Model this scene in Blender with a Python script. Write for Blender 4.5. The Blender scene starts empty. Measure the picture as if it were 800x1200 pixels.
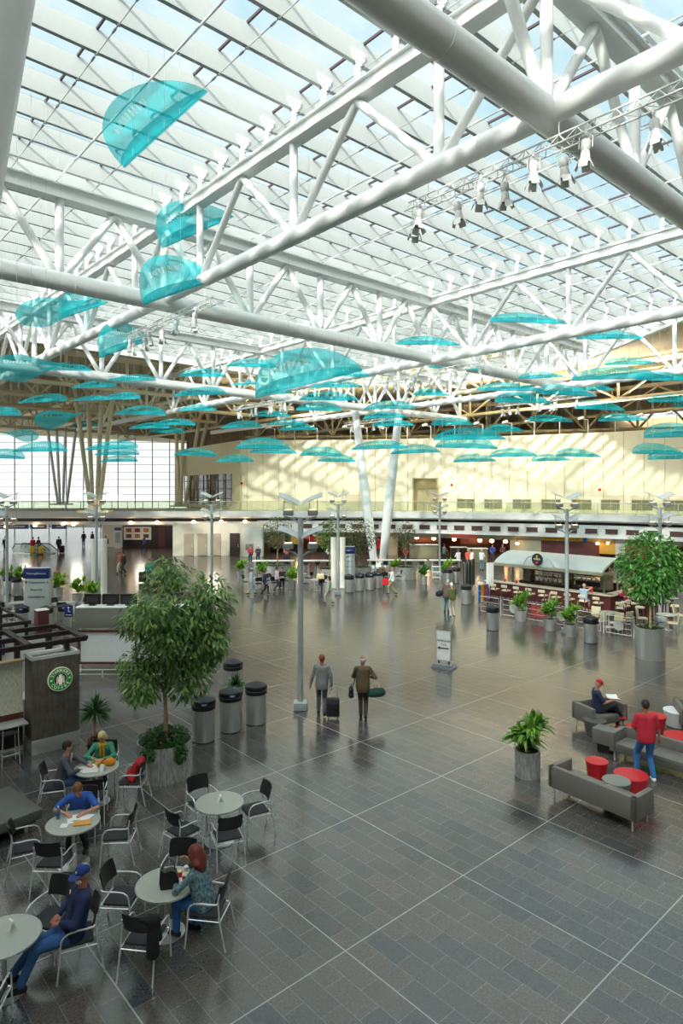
import bpy, bmesh, math, random
import numpy as np
from mathutils import Vector, Matrix, Euler
PI = math.pi
R = math.radians
SC = bpy.context.scene
COL = SC.collection
rnd = random.Random(7)
EYE = 6.6; F = 754.0; HY = 575.0

def at(x, y, Y):                      # photo direction at a given distance -> metres
    return Vector(((x - 400) / F * Y, Y, EYE + (HY - y) / F * Y))
def gnd(x, y, z=0.0):                 # where a line of sight meets height z
    Y = F * (EYE - z) / (y - HY)
    return Vector(((x - 400) / F * Y, Y, z))
EA = Vector((-.665, .747, 0)).normalized(); EB = Vector((.747, .665, 0)).normalized()
O0 = Vector((4.03, 12.66, 0))
AZ_B = math.atan2(EB.y, EB.x)         # heading of the B grid direction
def W(a, b, z=0.0):                   # building grid -> world
    p = O0 + EA * a + EB * b
    return Vector((p.x, p.y, z))
def grid_of(p):
    d = Vector((p[0], p[1], 0)) - O0
    return d.dot(EA), d.dot(EB)

# ---------- mesh builder ----------
class MB:
    def __init__(s): s.v = []; s.f = []; s.m = []; s.cur = 0
    def add(s, vs, fs):
        o = len(s.v); s.v += [tuple(v) for v in vs]
        s.f += [tuple(i + o for i in f) for f in fs]; s.m += [s.cur] * len(fs); return s
    def box(s, c, d, rz=0, M=None):
        x, y, z = d[0] / 2, d[1] / 2, d[2] / 2
        vs = [Vector((i * x, j * y, k * z)) for i in (-1, 1) for j in (-1, 1) for k in (-1, 1)]
        T = Matrix.Translation(c) @ (M if M is not None else Matrix.Rotation(rz, 4, 'Z'))
        return s.add([T @ v for v in vs], [(0, 1, 3, 2), (4, 6, 7, 5), (0, 4, 5, 1), (2, 3, 7, 6), (0, 2, 6, 4), (1, 5, 7, 3)])
    def rbox(s, c, d, r=.02, rz=0, M=None):          # box with chamfered edges
        bm = bmesh.new(); bmesh.ops.create_cube(bm, size=1)
        for v in bm.verts: v.co = Vector((v.co.x * d[0], v.co.y * d[1], v.co.z * d[2]))
        bmesh.ops.bevel(bm, geom=bm.edges[:], offset=min(r, min(d) * .45), segments=2, affect='EDGES', profile=.5)
        T = Matrix.Translation(c) @ (M if M is not None else Matrix.Rotation(rz, 4, 'Z'))
        s.add([T @ v.co for v in bm.verts], [[v.index for v in f.verts] for f in bm.faces]); bm.free(); return s
    def tube(s, pts, r, n=8, closed=False, cap=True):
        pts = [Vector(p) for p in pts]; N = len(pts)
        rs = r if isinstance(r, (list, tuple)) else [r] * N
        up = None; rings = []
        for i, p in enumerate(pts):
            if closed: t = pts[(i + 1) % N] - pts[i - 1]
            else: t = pts[min(i + 1, N - 1)] - pts[max(i - 1, 0)]
            if t.length < 1e-9: t = Vector((0, 0, 1))
            t.normalize()
            if up is None:
                up = Vector((0, 0, 1)) if abs(t.z) < .95 else Vector((1, 0, 0))
            u = up - t * up.dot(t)
            if u.length < 1e-5: u = Vector((1, 0, 0)) - t * t.x
            u.normalize(); w = t.cross(u); up = u
            rings.append([p + (u * math.cos(2 * PI * k / n) + w * math.sin(2 * PI * k / n)) * rs[i] for k in range(n)])
        vs = [v for rg in rings for v in rg]; fs = []
        for i in range(N if closed else N - 1):
            j = (i + 1) % N
            for k in range(n):
                l = (k + 1) % n
                fs.append((i * n + k, i * n + l, j * n + l, j * n + k))
        if cap and not closed:
            fs.append(tuple(range(n))[::-1]); fs.append(tuple((N - 1) * n + k for k in range(n)))
        return s.add(vs, fs)
    def lathe(s, prof, n=24, c=(0, 0, 0), a0=0, a1=2 * PI):
        c = Vector(c); full = abs(a1 - a0 - 2 * PI) < 1e-6; m = n if full else n + 1
        vs = []; fs = []
        for (r, z) in prof:
            for k in range(m):
                a = a0 + (a1 - a0) * k / n
                vs.append(c + Vector((r * math.cos(a), r * math.sin(a), z)))
        for i in range(len(prof) - 1):
            for k in range(n):
                l = (k + 1) % m
                fs.append((i * m + k, i * m + l, (i + 1) * m + l, (i + 1) * m + k))
        return s.add(vs, fs)
    def prism(s, poly, z0, z1, M=None):
        n = len(poly); vs = [Vector((p[0], p[1], z0)) for p in poly] + [Vector((p[0], p[1], z1)) for p in poly]
        if M is not None: vs = [M @ v for v in vs]
        return s.add(vs, [tuple(range(n))[::-1], tuple(range(n, 2 * n))] + [(i, (i + 1) % n, (i + 1) % n + n, i + n) for i in range(n)])
    def beam(s, p0, p1, w, h, up=Vector((0, 0, 1))):   # rectangular bar between two points
        p0 = Vector(p0); p1 = Vector(p1); t = (p1 - p0).normalized()
        u = up - t * up.dot(t)
        if u.length < 1e-4: u = Vector((1, 0, 0)) - t * t.x
        u.normalize(); q = t.cross(u)
        vs = [p + q * (i * w / 2) + u * (j * h / 2) for p in (p0, p1) for (i, j) in ((-1, -1), (1, -1), (1, 1), (-1, 1))]
        return s.add(vs, [(0, 3, 2, 1), (4, 5, 6, 7), (0, 1, 5, 4), (1, 2, 6, 5), (2, 3, 7, 6), (3, 0, 4, 7)])
    def ell(s, c, r, n=12, m=8, M=None):
        vs = []; fs = []; c = Vector(c)
        for i in range(m + 1):
            t = PI * i / m
            for k in range(n):
                a = 2 * PI * k / n
                v = Vector((r[0] * math.sin(t) * math.cos(a), r[1] * math.sin(t) * math.sin(a), r[2] * math.cos(t)))
                vs.append(c + (M @ v if M is not None else v))
        for i in range(m):
            for k in range(n):
                l = (k + 1) % n; fs.append((i * n + k, (i + 1) * n + k, (i + 1) * n + l, i * n + l))
        return s.add(vs, fs)
    def build(s, name, mat, parent=None, smooth=40, recalc=True):
        me = bpy.data.meshes.new(name); me.from_pydata(s.v, [], s.f)
        mats = mat if isinstance(mat, (list, tuple)) else [mat]
        for m in mats: me.materials.append(m)
        if len(mats) > 1: me.polygons.foreach_set('material_index', s.m)
        if recalc:
            bm = bmesh.new(); bm.from_mesh(me); bmesh.ops.recalc_face_normals(bm, faces=bm.faces); bm.to_mesh(me); bm.free()
        if smooth:
            me.shade_smooth(); me.set_sharp_from_angle(angle=R(smooth))
        me.update()
        o = bpy.data.objects.new(name, me); COL.objects.link(o)
        if parent is not None: o.parent = parent
        return o

def tag(o, label, cat, group=None, kind=None):
    if label: o['label'] = label
    if cat: o['category'] = cat
    if group: o['group'] = group
    if kind: o['kind'] = kind
    return o
def thing(name, label, cat, loc=(0, 0, 0), rz=0, group=None):
    o = bpy.data.objects.new(name, None); COL.objects.link(o); o.empty_display_size = .2
    o.location = loc; o.rotation_euler = (0, 0, rz)
    return tag(o, label, cat, group)
def struct(o): o['kind'] = 'structure'; return o
KIDS = {}
def copy_tree(o, parent=None):
    c = o.copy(); COL.objects.link(c)
    if parent is not None: c.parent = parent
    for ch in list(o.children): copy_tree(ch, c)
    return c
def dup(o, loc, rz=0, label=None, group=None, scale=None):
    c = copy_tree(o); c.location = loc; c.rotation_euler = (0, 0, rz)
    if label: c['label'] = label
    if group: c['group'] = group
    if scale: c.scale = scale
    return c
def place(pool, o, loc, rz=0, label=None, group=None, scale=None):   # first call moves o itself, later calls copy it
    if o.name not in pool:
        pool.add(o.name); o.location = loc; o.rotation_euler = (0, 0, rz)
        if label: o['label'] = label
        if group: o['group'] = group
        if scale: o.scale = scale
        return o
    return dup(o, loc, rz, label, group, scale)
POOL = set()

def text_mesh(name, txt, size, mat, parent, M, depth=.004, align='CENTER', shear=0, sx=1):
    cu = bpy.data.curves.new(name, 'FONT'); cu.body = txt; cu.size = size; cu.align_x = align; cu.align_y = 'CENTER'
    cu.extrude = depth; cu.shear = shear; cu.resolution_u = 3
    t = bpy.data.objects.new(name, cu); COL.objects.link(t)
    dg = bpy.context.evaluated_depsgraph_get(); me = bpy.data.meshes.new_from_object(t.evaluated_get(dg))
    bpy.data.objects.remove(t); bpy.data.curves.remove(cu)
    me.materials.clear(); me.materials.append(mat)
    o = bpy.data.objects.new(name, me); COL.objects.link(o)
    me.transform(M @ Matrix.Diagonal((sx, 1, 1, 1)))
    if parent is not None: o.parent = parent
    return o
def face_M(loc, rz):     # text plane standing upright, reading from -Y side of rz frame
    return Matrix.Translation(loc) @ Matrix.Rotation(rz, 4, 'Z') @ Matrix.Rotation(PI / 2, 4, 'X')

# ---------- materials ----------
def srgb(h):
    if isinstance(h, str):
        h = h.lstrip('#'); c = [int(h[i:i + 2], 16) / 255 for i in (0, 2, 4)]
    else: c = [x / 255 for x in h]
    return [x / 12.92 if x <= .04045 else ((x + .055) / 1.055) ** 2.4 for x in c]
MATS = {}
def mat(name, col, rough=.5, metal=0, var=.06, scale=6, bump=0, emit=None, estr=0, spec=.5, trans=0, stretch=None, sub=0):
    if name in MATS: return MATS[name]
    m = bpy.data.materials.new(name); m.use_nodes = True; nt = m.node_tree; N = nt.nodes; L = nt.links
    b = N['Principled BSDF']; c = srgb(col)
    b.inputs['Roughness'].default_value = rough; b.inputs['Metallic'].default_value = metal
    b.inputs['Specular IOR Level'].default_value = spec
    if trans: b.inputs['Transmission Weight'].default_value = trans
    tc = N.new('ShaderNodeTexCoord'); mp = N.new('ShaderNodeMapping'); L.new(tc.outputs['Object'], mp.inputs[0])
    if stretch: mp.inputs['Scale'].default_value = stretch
    ns = N.new('ShaderNodeTexNoise'); ns.inputs['Scale'].default_value = scale; ns.inputs['Detail'].default_value = 4
    L.new(mp.outputs[0], ns.inputs['Vector'])
    rp = N.new('ShaderNodeValToRGB'); L.new(ns.outputs[0], rp.inputs[0])
    rp.color_ramp.elements[0].position = .3; rp.color_ramp.elements[1].position = .7
    rp.color_ramp.elements[0].color = [max(0, x * (1 - var)) for x in c] + [1]
    rp.color_ramp.elements[1].color = [min(1, x * (1 + var)) for x in c] + [1]
    L.new(rp.outputs[0], b.inputs['Base Color'])
    if bump:
        bp = N.new('ShaderNodeBump'); bp.inputs['Strength'].default_value = bump; bp.inputs['Distance'].default_value = .02
        L.new(ns.outputs[0], bp.inputs['Height']); L.new(bp.outputs[0], b.inputs['Normal'])
    if emit:
        b.inputs['Emission Color'].default_value = srgb(emit) + [1]; b.inputs['Emission Strength'].default_value = estr
    MATS[name] = m; return m
def mat_glass(name, tint, refl=.08, alpha_col=None, rough=.02):
    # thin architectural pane: clear transmission plus a Fresnel reflection
    m = bpy.data.materials.new(name); m.use_nodes = True; nt = m.node_tree; N = nt.nodes; L = nt.links
    N.remove(N['Principled BSDF']); out = N['Material Output']
    t = N.new('ShaderNodeBsdfTransparent'); t.inputs[0].default_value = srgb(tint) + [1]
    g = N.new('ShaderNodeBsdfGlossy'); g.inputs['Roughness'].default_value = rough
    lw = N.new('ShaderNodeLayerWeight'); lw.inputs[0].default_value = .5
    pw = N.new('ShaderNodeMath'); pw.operation = 'POWER'; L.new(lw.outputs['Facing'], pw.inputs[0]); pw.inputs[1].default_value = 5
    fr = N.new('ShaderNodeMath'); fr.operation = 'MULTIPLY_ADD'; L.new(pw.outputs[0], fr.inputs[0]); fr.inputs[1].default_value = .9; fr.inputs[2].default_value = .05
    mx = N.new('ShaderNodeMixShader'); L.new(fr.outputs[0], mx.inputs[0]); L.new(t.outputs[0], mx.inputs[1]); L.new(g.outputs[0], mx.inputs[2])
    if alpha_col:     # frit / film: a share of diffuse translucent coating
        d = N.new('ShaderNodeBsdfDiffuse'); d.inputs[0].default_value = srgb(alpha_col) + [1]
        tr = N.new('ShaderNodeBsdfTranslucent'); tr.inputs[0].default_value = srgb(alpha_col) + [1]
        m1 = N.new('ShaderNodeMixShader'); m1.inputs[0].default_value = .5; L.new(d.outputs[0], m1.inputs[1]); L.new(tr.outputs[0], m1.inputs[2])
        m2 = N.new('ShaderNodeMixShader'); m2.inputs[0].default_value = refl; L.new(mx.outputs[0], m2.inputs[1]); L.new(m1.outputs[0], m2.inputs[2])
        L.new(m2.outputs[0], out.inputs[0])
    else: L.new(mx.outputs[0], out.inputs[0])
    MATS[name] = m; return m

WHITE = mat('white_paint', '#ecefec', .38, var=.02)
STEEL = mat('brushed_steel', '#d2d3cf', .3, .75, var=.08, scale=3, stretch=(14, 14, .6))
STEELD = mat('worn_zinc', '#bfc1bb', .38, .6, var=.35, scale=9, stretch=(2.2, 2.2, .6))
ALU = mat('satin_aluminium', '#c9cdcc', .35, .7, var=.03)
CHROME = mat('chrome_tube', '#e6e8e6', .25, .5, var=.02)
POLE = mat('grey_pole_paint', '#aeb6b6', .4, .3, var=.03)
BLK = mat('black_plastic', '#1b1b1e', .42, var=.1)
BLKM = mat('charcoal_fabric', '#2b2c30', .75, var=.12, scale=60)
VINYL = mat('taupe_vinyl', '#726f68', .45, var=.06, scale=4)
VINYLD = mat('dark_taupe_vinyl', '#5a5a54', .5, var=.06, scale=4)
REDV = mat('red_vinyl', '#c8202b', .4, var=.05)
GREYV = mat('grey_vinyl', '#7b7f7a', .45, var=.05)
WHITEV = mat('white_vinyl', '#dfe3e2', .4, var=.03)
TABLE = mat('pale_laminate', '#a9aca0', .3, var=.05, scale=40)
BRONZE = mat('dark_bronze_metal', '#3a2f2e', .45, .4, var=.1)
PAPER = mat('white_paper', '#eeeeea', .7, var=.03)
CREAM = mat('cream_panel', '#efe8cb', .6, var=.025, scale=1.2)
FASC = mat('grey_white_fascia', '#dfe0dc', .45, var=.03, scale=1)
BROWN = mat('brown_red_panel', '#5a2a26', .5, var=.15, scale=3)
DARKB = mat('dark_brown', '#2c1a17', .6, var=.2, scale=3)
BEIGE = mat('beige_wall', '#c9c4b4', .6, var=.04, scale=1)
OCHRE = mat('olive_beige_counter', '#8d866a', .5, var=.06)
CEILM = mat('tan_roof_deck', '#bcab88', .8, var=.08, scale=2)
SOIL = mat('potting_soil', '#3b2a20', .9, var=.3, scale=20)
BARK = mat('tan_bark', '#a98e66', .8, var=.25, scale=12, bump=.4, stretch=(1, 1, .3))
NAVY = mat('navy_sign_blue', '#20306e', .4, var=.03)
YEL = mat('yellow_sign', '#dfb01c', .4, var=.03)
BLUES = mat('sticker_blue', '#2a55b8', .4, var=.03)
GREYSIGN = mat('pale_grey_sign', '#b9c2bf', .45, var=.02)
LAMPW = mat('warm_lamp', '#ffd9a0', .5, emit='#ffc27a', estr=14)
LAMPO = mat('soft_downlight', '#ffe6c0', .5, emit='#ffd2a0', estr=9)
RAILGL = mat_glass('railing_glass', '#f0f4ea', .10, '#dfe0cf')
SKYGL = mat_glass('skylight_glass', '#ebf2f3', .04, '#ffffff')
CURTGL = mat_glass('curtain_glass', '#f4f8f8')
SHOPGL = mat_glass('shop_glass', '#e0e4e0')
def sign_mat(name, col, s=.15): return mat(name, col, .5, emit=col, estr=s, var=.02)

def leaf_mat(name, c1, c2, trans=.35):
    m = bpy.data.materials.new(name); m.use_nodes = True; nt = m.node_tree; N = nt.nodes; L = nt.links
    b = N['Principled BSDF']; out = N['Material Output']
    g = N.new('ShaderNodeNewGeometry'); rp = N.new('ShaderNodeValToRGB'); L.new(g.outputs['Random Per Island'], rp.inputs[0])
    rp.color_ramp.elements[0].color = srgb(c1) + [1]; rp.color_ramp.elements[1].color = srgb(c2) + [1]
    L.new(rp.outputs[0], b.inputs['Base Color']); b.inputs['Roughness'].default_value = .45
    t = N.new('ShaderNodeBsdfTranslucent'); L.new(rp.outputs[0], t.inputs[0])
    mx = N.new('ShaderNodeMixShader'); mx.inputs[0].default_value = trans
    L.new(b.outputs[0], mx.inputs[1]); L.new(t.outputs[0], mx.inputs[2]); L.new(mx.outputs[0], out.inputs[0])
    MATS[name] = m; return m
LEAF = leaf_mat('ficus_leaves', '#2c5523', '#93bb66')
LEAFB = leaf_mat('bright_ficus_leaves', '#2f6a2a', '#6fae4c')
LEAFY = leaf_mat('lime_striped_leaves', '#4c9a22', '#b4d84a')
LEAFD = leaf_mat('dark_ground_leaves', '#1f4a22', '#447c36')
LEAFO = leaf_mat('olive_leaves', '#43512f', '#7a8560')
# ================= world, sun, camera =================
w = bpy.data.worlds.new('sky'); SC.world = w; w.use_nodes = True
nt = w.node_tree; N = nt.nodes; L = nt.links
bg = N['Background']
tc = N.new('ShaderNodeTexCoord'); sp = N.new('ShaderNodeSeparateXYZ'); L.new(tc.outputs['Generated'], sp.inputs[0])
ns = N.new('ShaderNodeTexNoise'); ns.inputs['Scale'].default_value = 3.2; ns.inputs['Detail'].default_value = 7; ns.inputs['Roughness'].default_value = .55
L.new(tc.outputs['Generated'], ns.inputs['Vector'])
cr = N.new('ShaderNodeValToRGB'); L.new(ns.outputs[0], cr.inputs[0])
cr.color_ramp.elements[0].position = .38; cr.color_ramp.elements[1].position = .62
cr.color_ramp.elements[0].color = srgb('#b4dcea') + [1]; cr.color_ramp.elements[1].color = srgb('#f2f8fa') + [1]
hr = N.new('ShaderNodeValToRGB'); L.new(sp.outputs[2], hr.inputs[0])
hr.color_ramp.elements[0].position = .0; hr.color_ramp.elements[0].color = (1, 1, 1, 1)
hr.color_ramp.elements[1].position = .35; hr.color_ramp.elements[1].color = (0, 0, 0, 1)
mx = N.new('ShaderNodeMix'); mx.data_type = 'RGBA'; L.new(hr.outputs[0], mx.inputs[0]); L.new(cr.outputs[0], mx.inputs[6])
mx.inputs[7].default_value = srgb('#fbfcfa') + [1]
L.new(mx.outputs[2], bg.inputs[0])
# the hazy sky is brighter on the sun's side, behind the photographer
dt = N.new('ShaderNodeVectorMath'); dt.operation = 'DOT_PRODUCT'; L.new(tc.outputs['Generated'], dt.inputs[0]); dt.inputs[1].default_value = (-.307, -.845, .438)
mr = N.new('ShaderNodeMapRange'); mr.interpolation_type = 'SMOOTHSTEP'; L.new(dt.outputs['Value'], mr.inputs[0])
mr.inputs[1].default_value = .25; mr.inputs[2].default_value = 1; mr.inputs[3].default_value = .97; mr.inputs[4].default_value = 6
L.new(mr.outputs[0], bg.inputs[1])
m2 = N.new('ShaderNodeMapRange'); L.new(dt.outputs['Value'], m2.inputs[0]); m2.inputs[1].default_value = .1; m2.inputs[2].default_value = .8
mw = N.new('ShaderNodeMix'); mw.data_type = 'RGBA'; L.new(m2.outputs[0], mw.inputs[0]); L.new(mx.outputs[2], mw.inputs[6]); mw.inputs[7].default_value = (1, .985, .95, 1); L.new(mw.outputs[2], bg.inputs[0])
sun = bpy.data.lights.new('sun', 'SUN'); sun.energy = 6; sun.angle = R(2.2); sun.color = (1, .95, .84)
so = bpy.data.objects.new('sun', sun); COL.objects.link(so)
SAZ, SEL = 20, 26
sd = Vector((math.sin(R(SAZ)) * math.cos(R(SEL)), math.cos(R(SAZ)) * math.cos(R(SEL)), -math.sin(R(SEL))))
so.rotation_euler = sd.to_track_quat('-Z', 'Y').to_euler(); so.location = (-20, -40, 60)
cam = bpy.data.cameras.new('camera'); cam.sensor_fit = 'HORIZONTAL'; cam.sensor_width = 36; cam.lens = 36 * F / 800
cam.shift_y = -25 / 800; cam.clip_end = 1000
co = bpy.data.objects.new('camera', cam); COL.objects.link(co); co.location = (0, 0, EYE); co.rotation_euler = (PI / 2, 0, 0)
SC.camera = co
SC.view_settings.view_transform = 'Standard'; SC.view_settings.look = 'None'; SC.view_settings.exposure = 0.35; SC.view_settings.gamma = 1
SC.view_settings.use_curve_mapping = False

# ================= floor =================
def floor_mat():
    m = bpy.data.materials.new('granite_tile_floor'); m.use_nodes = True; nt = m.node_tree; N = nt.nodes; L = nt.links
    b = N['Principled BSDF']
    tc = N.new('ShaderNodeTexCoord'); mp = N.new('ShaderNodeMapping'); L.new(tc.outputs['Object'], mp.inputs[0])
    mp.vector_type = 'TEXTURE'; mp.inputs['Location'].default_value = W(.08, -2.53); mp.inputs['Rotation'].default_value = (0, 0, AZ_B)
    def math_(op, a, bb=None, c=None):
        n = N.new('ShaderNodeMath'); n.operation = op
        for i, q in enumerate((a, bb, c)):
            if q is None: continue
            if isinstance(q, (int, float)): n.inputs[i].default_value = q
            else: L.new(q, n.inputs[i])
        return n.outputs[0]
    mq = N.new('ShaderNodeMapping'); L.new(mp.outputs[0], mq.inputs[0]); mq.inputs['Rotation'].default_value = (0, 0, PI / 2)
    br = N.new('ShaderNodeTexBrick'); L.new(mq.outputs[0], br.inputs['Vector'])
    br.inputs['Scale'].default_value = 1; br.inputs['Brick Width'].default_value = .68; br.inputs['Row Height'].default_value = .34
    br.inputs['Mortar Size'].default_value = .004; br.offset = .5; br.inputs['Mortar Smooth'].default_value = .3
    br.inputs['Color1'].default_value = srgb('#424546') + [1]; br.inputs['Color2'].default_value = srgb('#5c544e') + [1]
    br.inputs['Mortar'].default_value = srgb('#7b7e7b') + [1]
    # second layer of bigger patches of tone so that runs of tiles differ
    br2 = N.new('ShaderNodeTexBrick'); L.new(mq.outputs[0], br2.inputs['Vector'])
    br2.inputs['Scale'].default_value = 1; br2.inputs['Brick Width'].default_value = 1.36; br2.inputs['Row Height'].default_value = .68; br2.inputs['Mortar Size'].default_value = 0
    br2.inputs['Color1'].default_value = (.90, .92, .94, 1); br2.inputs['Color2'].default_value = (1.09, 1.06, 1.03, 1)
    n1 = N.new('ShaderNodeTexNoise'); n1.inputs['Scale'].default_value = 30; n1.inputs['Detail'].default_value = 6; n1.inputs['Roughness'].default_value = .75
    L.new(mp.outputs[0], n1.inputs['Vector'])
    r1 = N.new('ShaderNodeValToRGB'); L.new(n1.outputs[0], r1.inputs[0]); r1.color_ramp.elements[0].position = .35; r1.color_ramp.elements[1].position = .68
    r1.color_ramp.elements[0].color = (.5, .5, .51, 1); r1.color_ramp.elements[1].color = (1.6, 1.57, 1.52, 1)
    def mul(a, c, f=1):
        n = N.new('ShaderNodeMix'); n.data_type = 'RGBA'; n.blend_type = 'MULTIPLY'; n.inputs[0].default_value = f
        L.new(a, n.inputs[6]); L.new(c, n.inputs[7]); return n.outputs[2]
    c = mul(mul(br.outputs[0], br2.outputs[0]), r1.outputs[0])
    sp = N.new('ShaderNodeSeparateXYZ'); L.new(mp.outputs[0], sp.inputs[0])
    def line(o):
        f = math_('PINGPONG', o, 1.36); return math_('LESS_THAN', f, .010)
    ln = math_('MAXIMUM', line(sp.outputs[0]), line(sp.outputs[1]))
    mx = N.new('ShaderNodeMix'); mx.data_type = 'RGBA'; L.new(ln, mx.inputs[0]); L.new(c, mx.inputs[6]); mx.inputs[7].default_value = srgb('#979d98') + [1]
    L.new(mx.outputs[2], b.inputs['Base Color'])
    n2 = N.new('ShaderNodeTexNoise'); n2.inputs['Scale'].default_value = .35; n2.inputs['Detail'].default_value = 3; L.new(mp.outputs[0], n2.inputs['Vector'])
    rr = N.new('ShaderNodeMapRange'); L.new(n2.outputs[0], rr.inputs[0]); rr.inputs[3].default_value = .15; rr.inputs[4].default_value = .22
    L.new(rr.outputs[0], b.inputs['Roughness']); b.inputs['Specular IOR Level'].default_value = 1.0; b.inputs['IOR'].default_value = 1.6
    bp = N.new('ShaderNodeBump'); bp.inputs['Strength'].default_value = .12; bp.inputs['Distance'].default_value = .004
    L.new(br.outputs['Fac'], bp.inputs['Height']); bp.invert = True; L.new(bp.outputs[0], b.inputs['Normal'])
    return m
fl = MB(); fl.box((0, 50, -.15), (150, 130, .3)); struct(fl.build('floor', floor_mat(), smooth=0))

# ================= skylight roof =================
AMIN, AMAX, BMIN = -19.04, 43.5, -17.0
BE = [(-30, 27), (-19, 28), (0, 29.5), (9, 32), (19, 39), (28, 42), (36, 39.5), (41, 34), (43.5, 28), (44, 27)]
def bmax(a):
    for (a0, b0), (a1, b1) in zip(BE, BE[1:]):
        if a <= a1: return b0 + (b1 - b0) * (a - a0) / (a1 - a0)
    return BE[-1][1]
ZG = 18.32
sky = bpy.data.objects.new('window_1', None); COL.objects.link(sky); struct(sky)
m = MB()
na = 46
for i in range(na):
    a0 = AMIN + (AMAX - AMIN) * i / na; a1 = AMIN + (AMAX - AMIN) * (i + 1) / na
    m.add([W(a0, BMIN, ZG), W(a0, bmax(a0), ZG), W(a1, bmax(a1), ZG), W(a1, BMIN, ZG)], [(0, 1, 2, 3)])
m.build('glazing', SKYGL, sky, smooth=0)
PURL = mat('purlin_paint', '#a8acaa', .5, var=.02)
MULL = mat('dark_mullion', '#3b2a2c', .5, var=.05)
k = 0; a = AMIN + .0
a_list = [i * 1.36 for i in range(-14, 32)]
for a in a_list:
    m = MB(); b1 = bmax(a)
    for (w_, zc, h) in ((.07, ZG - .33, .58), (.12, ZG - .61, .05)):
        m.beam(W(a, BMIN, zc), W(a, b1, zc), w_, h)
    m.build('purlin', PURL, sky, smooth=0)
    m = MB(); m.beam(W(a + .06, BMIN, ZG - .025), W(a + .06, b1, ZG - .025), .07, .05); m.build('glazing_bar', MULL, sky, smooth=0)
b = -2.5 - 2.72 * 5
bl = []
while b < 42: bl.append(b); b += 2.72
for b in bl:
    lo = AMIN; hi = AMAX
    rng = [a for a in a_list if bmax(a) > b]
    if not rng: continue
    m = MB(); m.beam(W(rng[0], b, ZG - .03), W(rng[-1], b, ZG - .03), .05, .07); m.build('mullion', MULL, sky, smooth=0)
    m = MB(); m.tube([W(rng[0], b, ZG - .66), W(rng[-1], b, ZG - .66)], .014, 5)     # tie cable with clevises at each purlin
    for a in rng:
        m.box(W(a, b, ZG - .62), (.09, .05, .13), AZ_B)
        m.tube([W(a + .16, b, ZG - .66), W(a + .34, b, ZG - .66)], .03, 6)
    m.build('tie_cable', PURL, sky)
b = -3.8 - 4.08 * 2
while b < 40:
    rng = [a for a in a_list if bmax(a) > b]
    if rng and abs(b - .28) > .1:
        m = MB(); m.tube([W(rng[0], b, ZG - .72), W(rng[-1], b, ZG - .72)], .03, 6)
        m.build('sprinkler_pipe', WHITE, sky)
    b += 4.08
# roof deck (opaque) around the skylight, and the white curb of its edge
m = MB(); ZD = 18.45
for i in range(na):
    a0 = AMIN + (AMAX - AMIN) * i / na; a1 = AMIN + (AMAX - AMIN) * (i + 1) / na
    m.add([W(a0, bmax(a0), ZD), W(a0, 90, ZD), W(a1, 90, ZD), W(a1, bmax(a1), ZD)], [(0, 1, 2, 3)])
    m.add([W(a0, BMIN, ZD), W(a0, -80, ZD), W(a1, -80, ZD), W(a1, BMIN, ZD)], [(0, 1, 2, 3)])
m.add([W(AMAX, -80, ZD), W(AMAX, 90, ZD), W(140, 90, ZD), W(140, -80, ZD)], [(0, 1, 2, 3)])
m.add([W(AMIN, -80, ZD), W(AMIN, 90, ZD), W(-60, 90, ZD), W(-60, -80, ZD)], [(0, 1, 2, 3)])
# deck thickness so it reads as a slab
up = [(Vector(v) + Vector((0, 0, .3))) for v in m.v]; n0 = len(m.v); m.add(up, [f[::-1] for f in m.f])
struct(m.build('ceiling', CEILM, smooth=0, recalc=False))
m = MB(); pts = [W(a_ / 2, bmax(a_ / 2)) for a_ in range(-38, 87)] + [W(AMAX, 27 - i * 2) for i in range(0, 22)] 
for p, q in zip(pts, pts[1:]):
    m.beam(Vector((p.x, p.y, ZG - .38)), Vector((q.x, q.y, ZG - .38)), .35, .95)
struct(m.build('trim_1', WHITE, smooth=0))

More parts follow.
